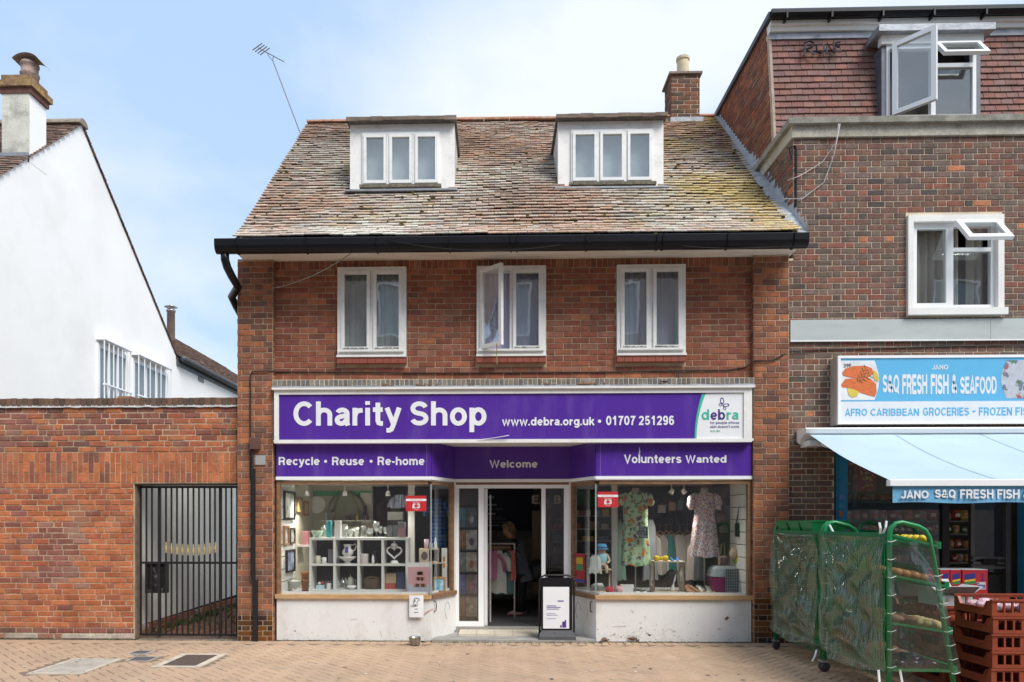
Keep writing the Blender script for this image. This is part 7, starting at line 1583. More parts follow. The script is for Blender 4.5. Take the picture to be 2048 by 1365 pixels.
lb5 = ['upright food packet on the highest shop shelf', 'upright food packet on the second highest shop shelf', 'food packet on the middle shop shelf', 'food packet on the second lowest shop shelf', 'food packet on the lowest shop shelf']
for k, py in enumerate((1003, 1042, 1068, 1098, 1125)):
    px = 1700
    while px < 1945:
        o = bpy.data.objects.new('food_packet', rnd.choice(pack if k != 0 else pack[:3])); C.objects.link(o); s = (.62, .95, .75, .8, .7)[k] * rnd.uniform(.85, 1.1); o.scale = (s, s, s)
        o.location = (X(px, yk), yk + .07 + rnd.uniform(0, .05), Z(py, 1800, yk) + .001); o.rotation_euler = (R(rnd.uniform(-12, 4)), 0, R(rnd.uniform(-15, 15)))
        tag(o, lb5[k], 'packet', 'food packets on the shop shelves'); px += rnd.uniform(13, 17) * s / .8
tag(part('wall_poster', floral('snack_poster', (.34, .05, .09), [((.55, .45, .10), 14, .35), ((.6, .5, .5), 11, .3), ((.15, .05, .15), 9, .35)], 10), None, lambda b: b.box(X(1697, .5), X(1752, .5), .5, .51, Z(982, 1720, .5), Z(915, 1720, .5))), 'red patterned poster just inside the food shop window', 'poster')
tag(part('dried_fish', mat('grey_fish', (.14, .16, .19), .4, .2, 20), None, lambda b: b.tube([PT(1705, 930, .4), PT(1706, 950, .4), PT(1707, 985, .4), PT(1706, 1015, .4)], [.005, .03, .04, .02], 8), smooth=True), 'long grey bag hanging in the food shop window', 'bag')

# ---- sign box
sb = thing('shop_sign', (X(1800, -.2), -.1, Z(850, 1800, -.2)), 'light blue and white fish and grocery shop sign', 'shop sign')
yb0 = -.22; a0, a1 = X(1676, yb0), 9.2; q0, q1 = Z(848, 1800, yb0), Z(712, 1800, yb0)
part('box', mat('sign_case', (.44, .40, .35), .5), sb, lambda b: b.box(a0, a1, yb0 + .02, -.006, q0, q1))
part('frame', M_upvc, sb, lambda b: b.slab(a0 - .004, a1, q0 - .004, q1 + .004, yb0 - .012, yb0 + .022, [(a0 + .028, a1 - .03, q0 + .03, q1 - .03)]))
M_aqua = mat('sign_blue', (.12, .45, .72), .4, .03); M_sw = mat('sign_white', (.74, .77, .80), .35, .03)
zmid = Z(803, 1800, yb0)
part('blue_face', M_aqua, sb, lambda b: b.box(a0 + .03, a1 - .03, yb0 + .0, yb0 + .015, zmid, q1 - .032)); part('white_face', M_sw, sb, lambda b: b.box(a0 + .03, a1 - .03, yb0 + .0, yb0 + .015, q0 + .032, zmid - .001))
SB = lambda px: X(px, yb0)
SZ = lambda py, px=1850: Z(py, px, yb0)
grotesque('JANO', SB(1863), SB(1896), SZ(740), SZ(729), yb0 - .003, M_sw, sb, .17)
xx_ = 1765
for (w_, a, b_) in (('S&Q', 1765, 1798), ('FRESH', 1804, 1854), ('FISH', 1861, 1897), ('&', 1903, 1914), ('SEAFOOD', 1920, 1993)): grotesque(w_, SB(a), SB(b_), SZ(789.5), SZ(749), yb0 - .003, M_sw, sb, .21, gap=.05)
for (w_, a, b_) in (('AFRO', 1690, 1734), ('CARIBBEAN', 1741, 1838), ('GROCERIES', 1846, 1938), ('-', 1945, 1951), ('FROZEN', 1958, 2024), ('FISH', 2031, 2070)): grotesque(w_, SB(a), SB(b_), SZ(832 if w_ != '-' else 825), SZ(815.5 if w_ != '-' else 822), yb0 - .003, M_aqua, sb, .16)
def lens(x0, x1, z0, z1, y, right=True):
    n = 8; return [(x0, z0), (x0, z1), (lerp(x0, x1, .88), z1)] + [(lerp(x0, x1, .88 + .12 * math.sin(math.pi * i / n)), lerp(z1, z0, i / n)) for i in range(1, n)] + [(lerp(x0, x1, .88), z0)]
part('picture_panel', mat('print_white', (.75, .76, .78), .4), sb, lambda b: b.prism(lens(SB(1681), SB(1758), SZ(800), SZ(721), 0), yb0 - .002, yb0 + .001, 'y'), fix=True)
M_salm = mat('salmon_print', (.66, .16, .05), .5, .2, 18, stretch=(1, 1, 3))
def blob(pts, y, d=.003): return lambda b: b.prism([(SB(p), SZ(q)) for (p, q) in pts], y - d, y, 'y')
part('salmon_fillet', M_salm, sb, blob([(1684, 745), (1690, 737), (1706, 732), (1730, 731), (1744, 737), (1746, 748), (1735, 756), (1700, 755), (1686, 751)], yb0 - .002), fix=True); part('salmon_fillet', M_salm, sb, blob([(1682, 769), (1690, 758), (1718, 755), (1740, 757), (1752, 768), (1753, 786), (1749, 794), (1722, 786), (1700, 776), (1684, 774)], yb0 - .003), fix=True)
part('lemon_slice', mat('lemon_print', (.65, .5, .08), .5), sb, blob([(1694, 776), (1705, 778), (1718, 784), (1714, 792), (1705, 795), (1697, 790)], yb0 - .004), fix=True); part('lemon_slice', mat('lemon_print'), sb, blob([(1746, 740), (1754, 746), (1757, 756), (1756, 763), (1750, 762), (1746, 752)], yb0 - .0045), fix=True)
part('herb_sprig', mat('herb_print', (.06, .13, .06), .6), sb, lambda b: [b.tube([(SB(c), yb0 - .007, SZ(d)), (SB(c + math.cos(a) * 9), yb0 - .007, SZ(d - math.sin(a) * 9))], .004, 4, flat=.3) for (c, d, a) in [(1716 + i * 1.8, 765 - i * 3.4, R(60 + 45 * (-1) ** i)) for i in range(9)] + [(1714 + i * 3.5, 762 - i * 1.6, R(20 + 55 * (-1) ** i)) for i in range(8)]], kind='stuff')
lettering('39E', SB(1687), SB(1703), SZ(735), SZ(727), yb0 - .004, mat('ink', (.02, .02, .02), .5), sb, .015, .002)
part('fish_picture', floral('ice_print', (.48, .50, .56), [((.16, .19, .24), 9, .42), ((.35, .12, .12), 5, .25), ((.1, .2, .08), 6, .25), ((.55, .55, .55), 16, .2)], 10), sb, lambda b: b.prism([(2 * SB(2040) - p[0], p[1]) for p in lens(SB(1985), SB(2078), SZ(798), SZ(722), 0)], yb0 - .002, yb0 + .001, 'y'), fix=True)
# ---- awning
aw = thing('shop_awning', (X(1800, -.1), -.1, 2.6), 'pale blue sloping awning over the food shop', 'awning')
xa0, xa1 = X(1607, -.16), 9.3; za_t, za_b = Z(857, 1750, -.2), Z(868, 1750, -.2)
part('cassette', M_upvc, aw, lambda b: (b.prism([(-.30, za_b), (-.32, za_t - .02), (-.28, za_t), (-.02, za_t), (-.02, za_b - .08), (-.10, za_b - .12), (-.18, za_b - .04)], xa0 - .03, xa1, 'x')))
Yf = -2.12; zf_t = Z(960, 1900, Yf); xf = X(1778, Yf)
def cloth(u, v, off=0.):
    x = lerp(xf, xa1 - .05, u); sag_ = .05 * math.sin(math.pi * v) * (.7 + .3 * math.sin(u * 9)) + .006 * noise.noise((u * 14, v * 3, 2))
    return Vector((x, lerp(-.27, Yf, v), lerp(za_b - .015, zf_t + .002, v) - sag_ + off))
fab = part('fabric', mat('awning_cloth', (.43, .55, .63), .8, .05, 1.2, .02, 40, dirt=(.32, .42, .48), dirt_amt=.3, ds=1.5), aw, lambda b: b.grid(cloth, 60, 16), smooth=True)
for i in range(1, 5): part('seam', mat('seam_cloth', (.34, .47, .56), .8), fab, lambda b: b.grid(lambda u, v: cloth(i / 5 + (u - .5) * .004, v, .003), 1, 16))
part('front_bar', M_upvc, aw, lambda b: b.cbox(xf - .02, xa1 - .04, Yf - .05, Yf + .02, Z(972.5, 1900, Yf), zf_t + .003, .008))
zv0, zv1 = Z(1006, 1900, Yf), Z(972, 1900, Yf)
part('valance', mat('valance_cloth', (.15, .40, .63), .8, .05, 3), aw, lambda b: b.grid(lambda u, v: Vector((lerp(xf + .025, xa1 - .05, u), Yf - .02 + .008 * math.sin(u * 60) * v, lerp(zv1, zv0 + .006 * math.sin(u * 37), v))), 120, 4), smooth=True)
for (w_, a, b_) in (('JANO', 1798, 1853), ('S&Q', 1866, 1907), ('FRESH', 1916, 1982), ('FISH', 1990, 2034), ('&', 2042, 2056)): grotesque(w_, X(a, Yf), X(b_, Yf), Z(998, 1900, Yf), Z(979.5, 1900, Yf), Yf - .036, M_letter, aw, .19)
for s, x0 in ((0, xf + .2), (1, xa1 - .4)): part('folding_arm', M_upvc, aw, lambda b: (b.tube([(xa0 + .12 if s == 0 else x0, -.15, za_b - .10), (xa0 + .7 if s == 0 else x0 - .5, -1.1, lerp(za_b, zf_t, .45) - .12), (x0, Yf + .05, zf_t - .04)], .03, 6)))
part('arm_bracket', M_upvc, aw, lambda b: b.box(xa0 + .02, xa0 + .22, -.28, -.02, za_b - .16, za_b - .09))

# ================================================================== building across the street (seen in the window reflections)
op = thing('opposite_building', (0, -16, 0), 'brick building across the street mirrored in the upper windows', 'building')
YO = -16.0
ow = [(x - .8, x + .8, z, z + 1.9) for x in (-15, -11, -7, -3.4, .4, 4.2, 8, 12, 16) for z in (4.6, 8.1)]
part('wall', mat('brown_brick', (.30, .25, .23), .9, .2, 3, .2, 30), op, lambda b: b.slab(-24, 24, 0, 11.6, YO - .4, YO, ow))
for (x0, x1, z0, z1) in ow:
    wo_ = part('window', M_upvc, op, lambda b: (casement(b, x0, x1, z0, z1, YO - .15, YO - .02, .09), b.box((x0 + x1) / 2 - .05, (x0 + x1) / 2 + .05, YO - .15, YO - .03, z0 + .09, z1 - .09)))
    part('pane', mat('pale_pane', (.42, .48, .50), .15, .1, 2), wo_, lambda b: b.box(x0 + .09, x1 - .09, YO - .12, YO - .1, z0 + .09, z1 - .09))
part('shop_band', mat('pale_band', (.55, .54, .50), .7), op, lambda b: b.box(-24, 24, YO, YO + .15, 2.9, 3.6))
part('roof', mat('dark_slate', (.07, .07, .08), .8), op, lambda b: b.prism([(YO + .3, 11.6), (YO - 5, 14.0), (YO - 10, 11.6)], -24, 24, 'x'))
# ================================================================== inside the doorway
M_navyw = mat('navy_wall', (.018, .015, .035), .7)
ib_ = thing('information_board', (X(1020, 3.2), 3.2, 1.2), 'dark navy information board high inside the doorway', 'board')
part('board', M_navyw, ib_, lambda b: b.box(X(960, 3.2), X(1067, 3.2), 3.2, 3.24, Z(1062, 1020, 3.2), Z(965, 1020, 3.2)))
part('printed_lines', c3('dim_print', (.22, .21, .25)), ib_, lambda b: [b.box(X(976, 3.2), X(976 + w, 3.2), 3.194, 3.199, Z(y + h, 1000, 3.2), Z(y, 1000, 3.2)) for (y, w, h) in ((993, 12, 4), (1008, 17, 4), (1018, 30, 1), (1026, 15, 4), (1034, 28, 1), (1038, 36, 1), (1044, 34, 1), (1050, 24, 2))], kind='stuff')
for (ch, a, b_) in (('E', 1064, 1079), ('B', 1108, 1122)):
    lt_ = thing('display_letter', (X(a, 2.4), 2.4, 1.8), 'large cream letter %s standing high inside the doorway' % ch, 'letter')
    grotesque(ch, X(a, 2.4), X(b_, 2.4), Z(1008, 1080, 2.4), Z(991, 1080, 2.4), 2.4, c3('cream_letter', (.5, .46, .38)), lt_, .2, .04)
tag(part('globe_lamp', c3('grey_globe', (.22, .22, .22)), None, lambda b: b.lathe([(.001, -.1), (.06, -.08), (.1, 0), (.06, .08), (.001, .1)], 18, tuple(PT(1091, 1006, 2.4))), smooth=True), 'round grey globe between the two cream letters', 'globe')
# rail of clothes in the doorway
yr2 = 1.55
tag(part('clothes_rail', mat('steel'), None, lambda b: (b.tube([PT(975, 1088, yr2), PT(1030, 1088, yr2)], .014, 8), b.tube([(X(977, yr2), yr2, FLZ), PT(977, 1088, yr2)], .014, 8), b.tube([(X(1029, yr2), yr2, FLZ), PT(1029, 1088, yr2)], .014, 8))), 'steel clothes rail just inside the doorway', 'clothes rail')
for (px, top, bot, col, lb, w) in ((986, 1101, 1158, (.36, .13, .22), 'pink cardigan on the doorway rail', .11), (996, 1101, 1186, (.46, .45, .41), 'cream striped top on the doorway rail', .12), (1001, 1110, 1187, (.03, .22, .32), 'bright blue garment behind the cream top', .07), (1009, 1101, 1165, (.03, .03, .04), 'black garment in the middle of the doorway rail', .06), (1017, 1102, 1188, (.07, .13, .13), 'dark teal dress on the doorway rail', .07), (1024, 1102, 1160, (.50, .12, .09), 'coral top at the end of the doorway rail', .05)):
    garment('rail_garment', X(px, yr2), yr2 - .02, Z(top, px, yr2), Z(bot, px, yr2), w, w * 1.15, .06, c3('gar_' + lb[:5], col, .9), lb, 'garment', .22 if w > .1 else 0, None, R(rnd.uniform(-25, 25)), None, 5)
# ------------------------------------------------------------------ woman at the rail
YP = 1.9
pp = lambda px, py, dy=0.: tuple(PT(px, py, YP + dy))
wm = thing('person', (X(1035, YP), YP, FLZ), 'shopper in a grey tunic and black trousers reaching for the clothes rail', 'person')
M_skin = mat('skin', (.42, .22, .14), .55, .05)
J = []; Bn = []
def jn(p, r, par=None, r2=None):
    J.append((*p, r, r2 or r)); i = len(J) - 1
    if par is not None: Bn.append((par, i))
    return i
pel = jn(pp(1040, 1140), .13, None, .11); sp = jn(pp(1036, 1113), .115, pel, .10); ch_ = jn(pp(1030, 1088), .125, sp, .10); nk = jn(pp(1022, 1075), .05, ch_); hd0 = jn(pp(1015, 1067), .068, nk); hd1 = jn(pp(1014, 1058), .078, hd0); jn(pp(1016, 1052), .05, hd1)
jn(pp(1007, 1066), .016, hd0)          # nose
for s in (-1, 1):
    sh_ = jn(pp(1031, 1086, s * .15), .055, ch_); el = jn(pp(1016 - 2 * s, 1099 + s, s * .20), .043, sh_); wr = jn(pp(989, 1096, s * .12), .028, el); pm_ = jn(pp(983.5, 1095, s * .11), .026, wr, .016)
    for k in range(4):
        f1 = jn(pp(979.5, 1093.5 + k * .4, s * .11 + (k - 1.5) * .020), .0095, pm_); jn(pp(977.8 + .3 * k, 1097.5, s * .11 + (k - 1.5) * .020), .008, f1)
    jn(pp(983, 1098.5, s * .11 - .03), .0095, pm_)
    hp = jn(pp(1041, 1150, s * .09), .085, pel); kn = jn(pp(1040 + 2 * s, 1188, s * .09), .06, hp); an = jn(pp(1041 + 4 * s, 1226, s * .09), .042, kn); jn(pp(1031 + 5 * s, 1231, s * .09), .036, an)
skinned('body', J, Bn, M_skin, wm)
M_tun = mat('grey_marl', (.085, .09, .10), .9, .35, 30, stretch=(1, 1, 4)); M_trs = mat('black_trousers', (.012, .012, .014), .9)
def limb(b, pts, rs, n=14): b.tube(pts, rs, n)
def tunic(b):
    rows = [((1026, 1077), .10, .14), ((1030, 1086), .135, .185), ((1033, 1100), .135, .165), ((1036, 1115), .135, .15), ((1039, 1135), .16, .17), ((1042, 1150), .18, .19), ((1045, 1163), .19, .20)]
    n = 26; vs_ = []
    for i, (c_, rx, ry) in enumerate(rows):
        p = PT(c_[0], c_[1], YP)
        for j in range(n): a = 2 * math.pi * j / n; f_ = 1 + .05 * (i / 6) * math.sin(7 * a); vs_.append((p.x + rx * f_ * math.cos(a), p.y + ry * f_ * math.sin(a), p.z - .04 * (i > 4) * math.cos(a) * -1))
    b.add(vs_, [(i * n + j, i * n + (j + 1) % n, (i + 1) * n + (j + 1) % n, (i + 1) * n + j) for i in range(6) for j in range(n)])
part('tunic', M_tun, wm, tunic, smooth=True)
for s in (-1, 1):
    part('sleeve', mat('black_mesh_cloth', (.02, .02, .022), .9), wm, lambda b: limb(b, [pp(1030, 1085, s * .13), pp(1027, 1090, s * .17), pp(1021, 1096, s * .195)], [.075, .07, .062]), smooth=True)
    part('trouser_leg', M_trs, wm, lambda b: limb(b, [pp(1041, 1148, s * .09), pp(1040.5 + s, 1170, s * .09), pp(1040 + 2 * s, 1190, s * .09), pp(1041 + 4 * s, 1223, s * .09)], [.115, .10, .082, .068]), smooth=True)
    sp_ = PT(1037 + 5 * s, 1231, YP + s * .09)
    part('shoe', mat('pink_shoe', (.40, .20, .20), .6), wm, lambda b: b.tube([(sp_.x + .09, sp_.y, FLZ + .045), (sp_.x + .04, sp_.y, FLZ + .05), (sp_.x - .06, sp_.y, FLZ + .042), (sp_.x - .14, sp_.y, FLZ + .025)], [.03, .05, .046, .02], 10, flat=.85), smooth=True)
def hairdo(b):
    c_ = PT(1016, 1058, YP)
    for i in range(150):
        a = rnd.uniform(0, 6.28); e_ = rnd.uniform(-.5, 1.5)
        d = Vector((math.cos(a) * math.cos(e_), math.sin(a) * math.cos(e_), math.sin(e_)))
        if d.x < -.35 and d.z < .45: continue
        p = c_ + Vector((d.x * .088, d.y * .085, d.z * .10)); q = p + Vector((d.x * .02 + .02, d.y * .02, -.045))
        b.tube([p - d * .01, p + d * .012, q], [.016, .015, .004], 5)
part('hair', mat('ash_hair', (.23, .17, .11), .6, .3, 40), wm, hairdo, smooth=True)
part('backpack_strap', M_blackm, wm, lambda b: b.tube([pp(1030, 1078, -.13), pp(1026, 1085, -.175), pp(1031, 1100, -.17), pp(1040, 1106, -.15)], .018, 6, flat=.5))
# ------------------------------------------------------------------ greeting cards behind the side pane
yc = .95
rk = thing('card_rack', (X(938, yc), yc, FLZ), 'black card rack behind the glass beside the door', 'rack')
part('post', M_blackm, rk, lambda b: b.box(X(916, yc), X(960, yc), yc + .06, yc + .08, FLZ, Z(1010, 938, yc)))
cards = [('teal card', (.06, .22, .28)), ('dark card with white flowers', (.10, .12, .14)), ('orange and blue card', (.28, .14, .06)), ('pale calendar card', (.42, .40, .36)), ('blank pale card', (.20, .22, .22)), ('white card with a red haired figure', (.45, .38, .32)), ('blue patterned card', (.07, .10, .24)), ('card with a pink figure', (.20, .14, .15)), ('slim brown card', (.18, .10, .07)), ('card with a woman in pale dress', (.26, .22, .16))]
for i, (nm, col) in enumerate(cards):
    r_, c_ = i // 2, i % 2; y0, y1 = 1016 + r_ * 44.5, 1055 + r_ * 44.5; x0, x1 = ((919, 931), (932, 954))[c_]
    t = thing('greeting_card', (X(x0, yc), yc, Z(y1, 938, yc)), nm + ' in the rack beside the door', 'card')
    part('sheet', mat('card_%d' % i, col, .5, .45, 14), t, lambda b: b.box(X(x0, yc), X(x1, yc), yc, yc + .006, Z(y1, 938, yc), Z(y0, 938, yc)))
    if i % 2: part('picture', mat('cardpic_%d' % i, [(.4, .4, .42), (.08, .08, .1), (.40, .14, .05), (.40, .12, .18), (.45, .40, .30)][r_], .5, .5, 25), t, lambda b: b.lathe([(.001, 0), (.035, 0), (.035, .003), (.001, .003)], 14, (X((x0 + x1) / 2, yc), yc - .0005, Z((y0 + y1) / 2 + 4, 938, yc)), Matrix.Rotation(R(90), 4, 'X') @ Matrix.Scale(1.6, 4, (0, 1, 0))))
for r_ in range(5): part('ledge', M_blackm, rk, lambda b: b.box(X(917, yc), X(958, yc), yc - .03, yc + .06, Z(1057 + r_ * 44.5, 938, yc), Z(1055.5 + r_ * 44.5, 938, yc)))
# right of the doorway: stand with bags and hats deep inside
sd = thing('display_stand', (X(1090, 2.6), 2.6, FLZ), 'dim shelving stand with folded goods behind the right side pane', 'stand')
part('back', c3('tan_back', (.16, .12, .08)), sd, lambda b: b.box(X(1064, 2.6), X(1102, 2.6), 2.6, 2.63, FLZ + .3, Z(1022, 1080, 2.6)))
for k in range(6): part('shelf_board', c3('dim_board', (.13, .11, .1)), sd, lambda b: b.box(X(1104, 2.4), X(1130, 2.4), 2.35, 2.6, Z(1040 + k * 22, 1110, 2.4), Z(1038 + k * 22, 1110, 2.4)))
for k, (col, lb) in enumerate((((.16, .07, .06), 'reddish folded pile on the stand beside the door'), ((.08, .10, .16), 'navy folded pile on the stand beside the door'), ((.15, .14, .12), 'beige folded pile on the stand beside the door'), ((.09, .05, .08), 'plum folded pile on the stand beside the door'))):
    carton('folded_pile', 1106, 1128, 1048 + k * 22, 1060 + k * 22, 2.38, .2, c3('fold_%d' % k, col, .9), lb, 'clothes', Z(1060 + k * 22, 1110, 2.4))
tag(part('black_bag', M_blackm, None, lambda b: b.lathe([(.10, 0), (.17, .08), (.17, .22), (.08, .33), (.03, .36)], 16, (X(1075, 2.0), 2.0, .62)), smooth=True), 'bulging black bag hanging in the doorway', 'bag')

# ================================================================== pavement items
ab = thing('pavement_sign', (X(1114, .06), .06, .036), 'black framed swing sign with a white notice by the door', 'sign board')
ya_ = .02; bz = .036
fx0, fx1 = X(1079, ya_), X(1148, ya_); fzt = Z(1151, 1114, ya_)
def rounded(x0, x1, z0, z1, r, n=5): return [(cx + r * math.cos(a), cz + r * math.sin(a)) for (cx, cz, a0) in ((x1 - r, z1 - r, 0), (x0 + r, z1 - r, 90), (x0 + r, z0 + r, 180), (x1 - r, z0 + r, 270)) for a in [R(a0 + 90 * i / n) for i in range(n + 1)]]
part('frame', M_blackm, ab, lambda b: b.tube([(fx0, ya_, bz + .08), (fx0, ya_, fzt - .08), (fx0 + .02, ya_, fzt - .025), (fx0 + .07, ya_, fzt), (fx1 - .07, ya_, fzt), (fx1 - .02, ya_, fzt - .025), (fx1, ya_, fzt - .08), (fx1, ya_, bz + .08)], .013, 8), smooth=True)
part('panel', M_black, ab, lambda b: b.prism(rounded(X(1082, ya_), X(1144, ya_), Z(1263, 1114, ya_), Z(1156, 1114, ya_), .03), ya_ - .022, ya_ + .02, 'y'), fix=True)
part('notice', M_letter, ab, lambda b: b.box(X(1086, ya_), X(1138, ya_), ya_ - .026, ya_ - .0225, Z(1257, 1114, ya_), Z(1174, 1114, ya_)))
part('notice_text', c3('violet_ink', (.08, .04, .24)), ab, lambda b: [b.box(X(a, ya_), X(c_, ya_), ya_ - .0275, ya_ - .0262, Z(y + h, 1114, ya_), Z(y, 1114, ya_)) for (a, c_, y, h) in ((1093, 1112, 1211, 1.4), (1093, 1121, 1214, 1.4), (1093, 1118, 1217.5, 1.4), (1093, 1110, 1227, .8), (1093, 1116, 1230, .8), (1093, 1112, 1237, .8), (1115, 1127, 1201, 2.2), (1124, 1129, 1243, 12), (1120, 1123, 1250, 5), (1129, 1132, 1240, 15))], kind='stuff')
part('base', mat('grey_rubber', (.07, .07, .075), .7, .15, 40), ab, lambda b: loft(b, [(bz, X(1077, 0), X(1151, 0), -.09, .24), (bz + .04, X(1078, 0), X(1150, 0), -.085, .235), (bz + .10, X(1082, 0), X(1146, 0), -.02, .10), (bz + .115, X(1085, 0), X(1143, 0), .0, .06)]))
for px in (1090, 1134): part('clip', mat('grey_alu'), ab, lambda b: b.box(X(px, ya_), X(px + 5, ya_), ya_ - .03, ya_ + .0, fzt - .03, fzt - .016))
bw = PT(829, 1293, -.37)
tag(part('dog_bowl', mat('brushed_steel', (.38, .37, .36), .35, .1, 30, metal=.85), None, lambda b: b.lathe([(.045, .002), (.062, .01), (.072, .06), (.078, .105), (.082, .107), (.074, .105), (.066, .06), (.05, .015), (.001, .012)], 24, (bw.x, -.33, 0)), smooth=True), 'steel dog bowl on the paving under the dog notice', 'bowl')
dn = thing('dog_notice', (X(832, -.04), -.04, Z(1235, 832, -.04)), 'white paper notice with a dog drawing taped under the sill', 'notice')
part('paper', M_letter, dn, lambda b: b.grid(lambda u, v: Vector((lerp(X(818.5, -.04), X(847, -.04), u), -.04 - .006 * math.sin(u * 3), lerp(Z(1235, 832, -.04), Z(1191, 832, -.04), v))), 6, 4))
dq = lambda x, y: PT(540 + x / 3.9, 950 + y / 3.9, -.05)
for st in ([(1098, 1022), (1112, 1024), (1120, 1000), (1128, 980), (1125, 968), (1135, 960), (1150, 962), (1168, 970), (1165, 980), (1150, 985), (1146, 1000), (1150, 1022), (1138, 1024), (1134, 1008)], [(1128, 966), (1122, 985), (1130, 992), (1136, 975)], [(1112, 1024), (1138, 1024)], [(1134, 1020), (1122, 1010)]): part('dog_line', M_blackm, dn, lambda b: b.tube([dq(*p) for p in st], .0028, 4))
part('notice_text', M_blackm, dn, lambda b: [b.box(dq(a, 0).x, dq(c_, 0).x, -.0475, -.046, dq(0, y + 4).z, dq(0, y).z) for (a, c_, y) in ((1128, 1152, 1042), (1124, 1156, 1068))], kind='stuff')
tag(part('ribbon', mat('red_white_ribbon', (.55, .2, .22), .7, .5, 40), None, lambda b: b.tube([PT(848, 1227, -.02), PT(858, 1222, -.01), PT(866, 1218, .02)], .008, 5, flat=.4)), 'scrap of red and white ribbon tied to the splayed board handle', 'ribbon')
tag(part('fallen_leaf', mat('leaf_brown'), None, lambda b: b.add([tuple(PT(x, y, -.008)) for (x, y) in ((1449, 1237), (1455, 1233), (1459, 1236), (1455, 1239), (1452, 1241))], [(0, 1, 2, 3, 4)])), 'single brown leaf stuck on the white board', 'leaf')

# ================================================================== produce racks
M_green = mat('green_enamel', (.008, .20, .065), .35, .08, 6, spec=.5)
M_wire = mat('green_wire', (.01, .16, .06), .45, .1, 6)
M_film = glass('clear_film', 1.62, (.66, .74, .66), .14, .20, (.20, .27, .19), crease=.35)
xk = 3.44
LEV = [(1.455, 1.35, .42), (1.10, 1.0, .49), (.68, .60, .52), (.27, .26, .56)]
def rack(y0, y1, dx_, lab):
    t = thing('produce_rack', (xk + .28 + dx_, (y0 + y1) / 2, 0), lab, 'produce rack')
    for y in (y0, y1):
        part('end_frame', M_green, t, lambda b: b.tube([(xk + dx_, y, .12), (xk + dx_, y, 1.44), (xk + .015 + dx_, y, 1.52), (xk + .06 + dx_, y, 1.562), (xk + .11 + dx_, y, 1.57), (xk + .25 + dx_, y, 1.535), (xk + .31 + dx_, y, 1.50), (xk + .345 + dx_, y, 1.44), (xk + .40 + dx_, y, 1.15), (xk + .56 + dx_, y, .12)], .021, 8), smooth=True)
        for (px_, zz) in ((xk, .115), (xk + .56, .115)):
            c_ = part('castor', mat('steel'), t, lambda b: b.box(px_ - .035 + dx_, px_ + .035 + dx_, y - .03, y + .03, .10, .122))
            part('wheel', mat('castor_rubber', (.05, .05, .055), .6), c_, lambda b: b.lathe([(.02, -.015), (.05, -.015), (.055, 0), (.05, .015), (.02, .015)], 18, (px_ + .01 + dx_, y, .055), Matrix.Rotation(R(90), 4, 'X') @ Matrix.Rotation(R(20), 4, 'Y')), smooth=True)
    part('back_mesh', M_green, t, lambda b: [b.tube([(xk + .012 + dx_, lerp(y0, y1, (i + .5) / 30), .27), (xk + .012 + dx_, lerp(y0, y1, (i + .5) / 30), 1.42)], .0055, 4) for i in range(30)], kind='stuff')
    part('top_rail', M_green, t, lambda b: b.tube([(xk + dx_, y0, 1.42), (xk + dx_, y1, 1.42)], .012, 6))
    for (zb, zf, w) in LEV:
        s_ = part('shelf', M_wire, t, lambda b: (b.box(xk + .02 + dx_, xk + w + dx_, y0 - .012, y0 + .012, 0, .02, Matrix.Translation((0, 0, zb)) @ Matrix.Translation((xk + dx_, 0, 0)) @ Matrix.Rotation(math.atan2(zb - zf, w), 4, 'Y') @ Matrix.Translation((-xk - dx_, 0, 0))),
            b.box(xk + .02 + dx_, xk + w + dx_, y1 - .012, y1 + .012, 0, .02, Matrix.Translation((0, 0, zb)) @ Matrix.Translation((xk + dx_, 0, 0)) @ Matrix.Rotation(math.atan2(zb - zf, w), 4, 'Y') @ Matrix.Translation((-xk - dx_, 0, 0))),
            b.box(xk + w - .01 + dx_, xk + w + .03 + dx_, y0, y1, zf - .01, zf + .05), b.box(xk - .01 + dx_, xk + .02 + dx_, y0, y1, zb - .02, zb + .02)), fix=True)
        n = int((y1 - y0) / .045)
        part('wires', M_wire, s_, lambda b: ([b.tube([(xk + .01 + dx_, lerp(y0, y1, i / n), zb), (xk + w + dx_, lerp(y0, y1, i / n), zf), (xk + w + .02 + dx_, lerp(y0, y1, i / n), zf + .05)], .004, 4) for i in range(n + 1)], [b.tube([(xk + .0 + dx_, lerp(y0, y1, i / n), zb), (xk - .0 + dx_, lerp(y0, y1, i / n), zb - .11)], .0035, 4) for i in range(n + 1)], [b.tube([(lerp(xk, xk + w, k / 6) + dx_, y0, lerp(zb, zf, k / 6) + .003), (lerp(xk, xk + w, k / 6) + dx_, y1, lerp(zb, zf, k / 6) + .003)], .004, 4) for k in range(7)]), kind='stuff')
    return t
RY = (-.50, -1.77, -1.83, -3.08)
rack(RY[1], RY[0], 0, 'green wheeled produce rack closer to the brick pier'); rack(RY[3], RY[2], 0, 'green wheeled produce rack nearest the viewer')
rack(-.95, -.30, 1.12, 'green produce rack half hidden beside the shop window')
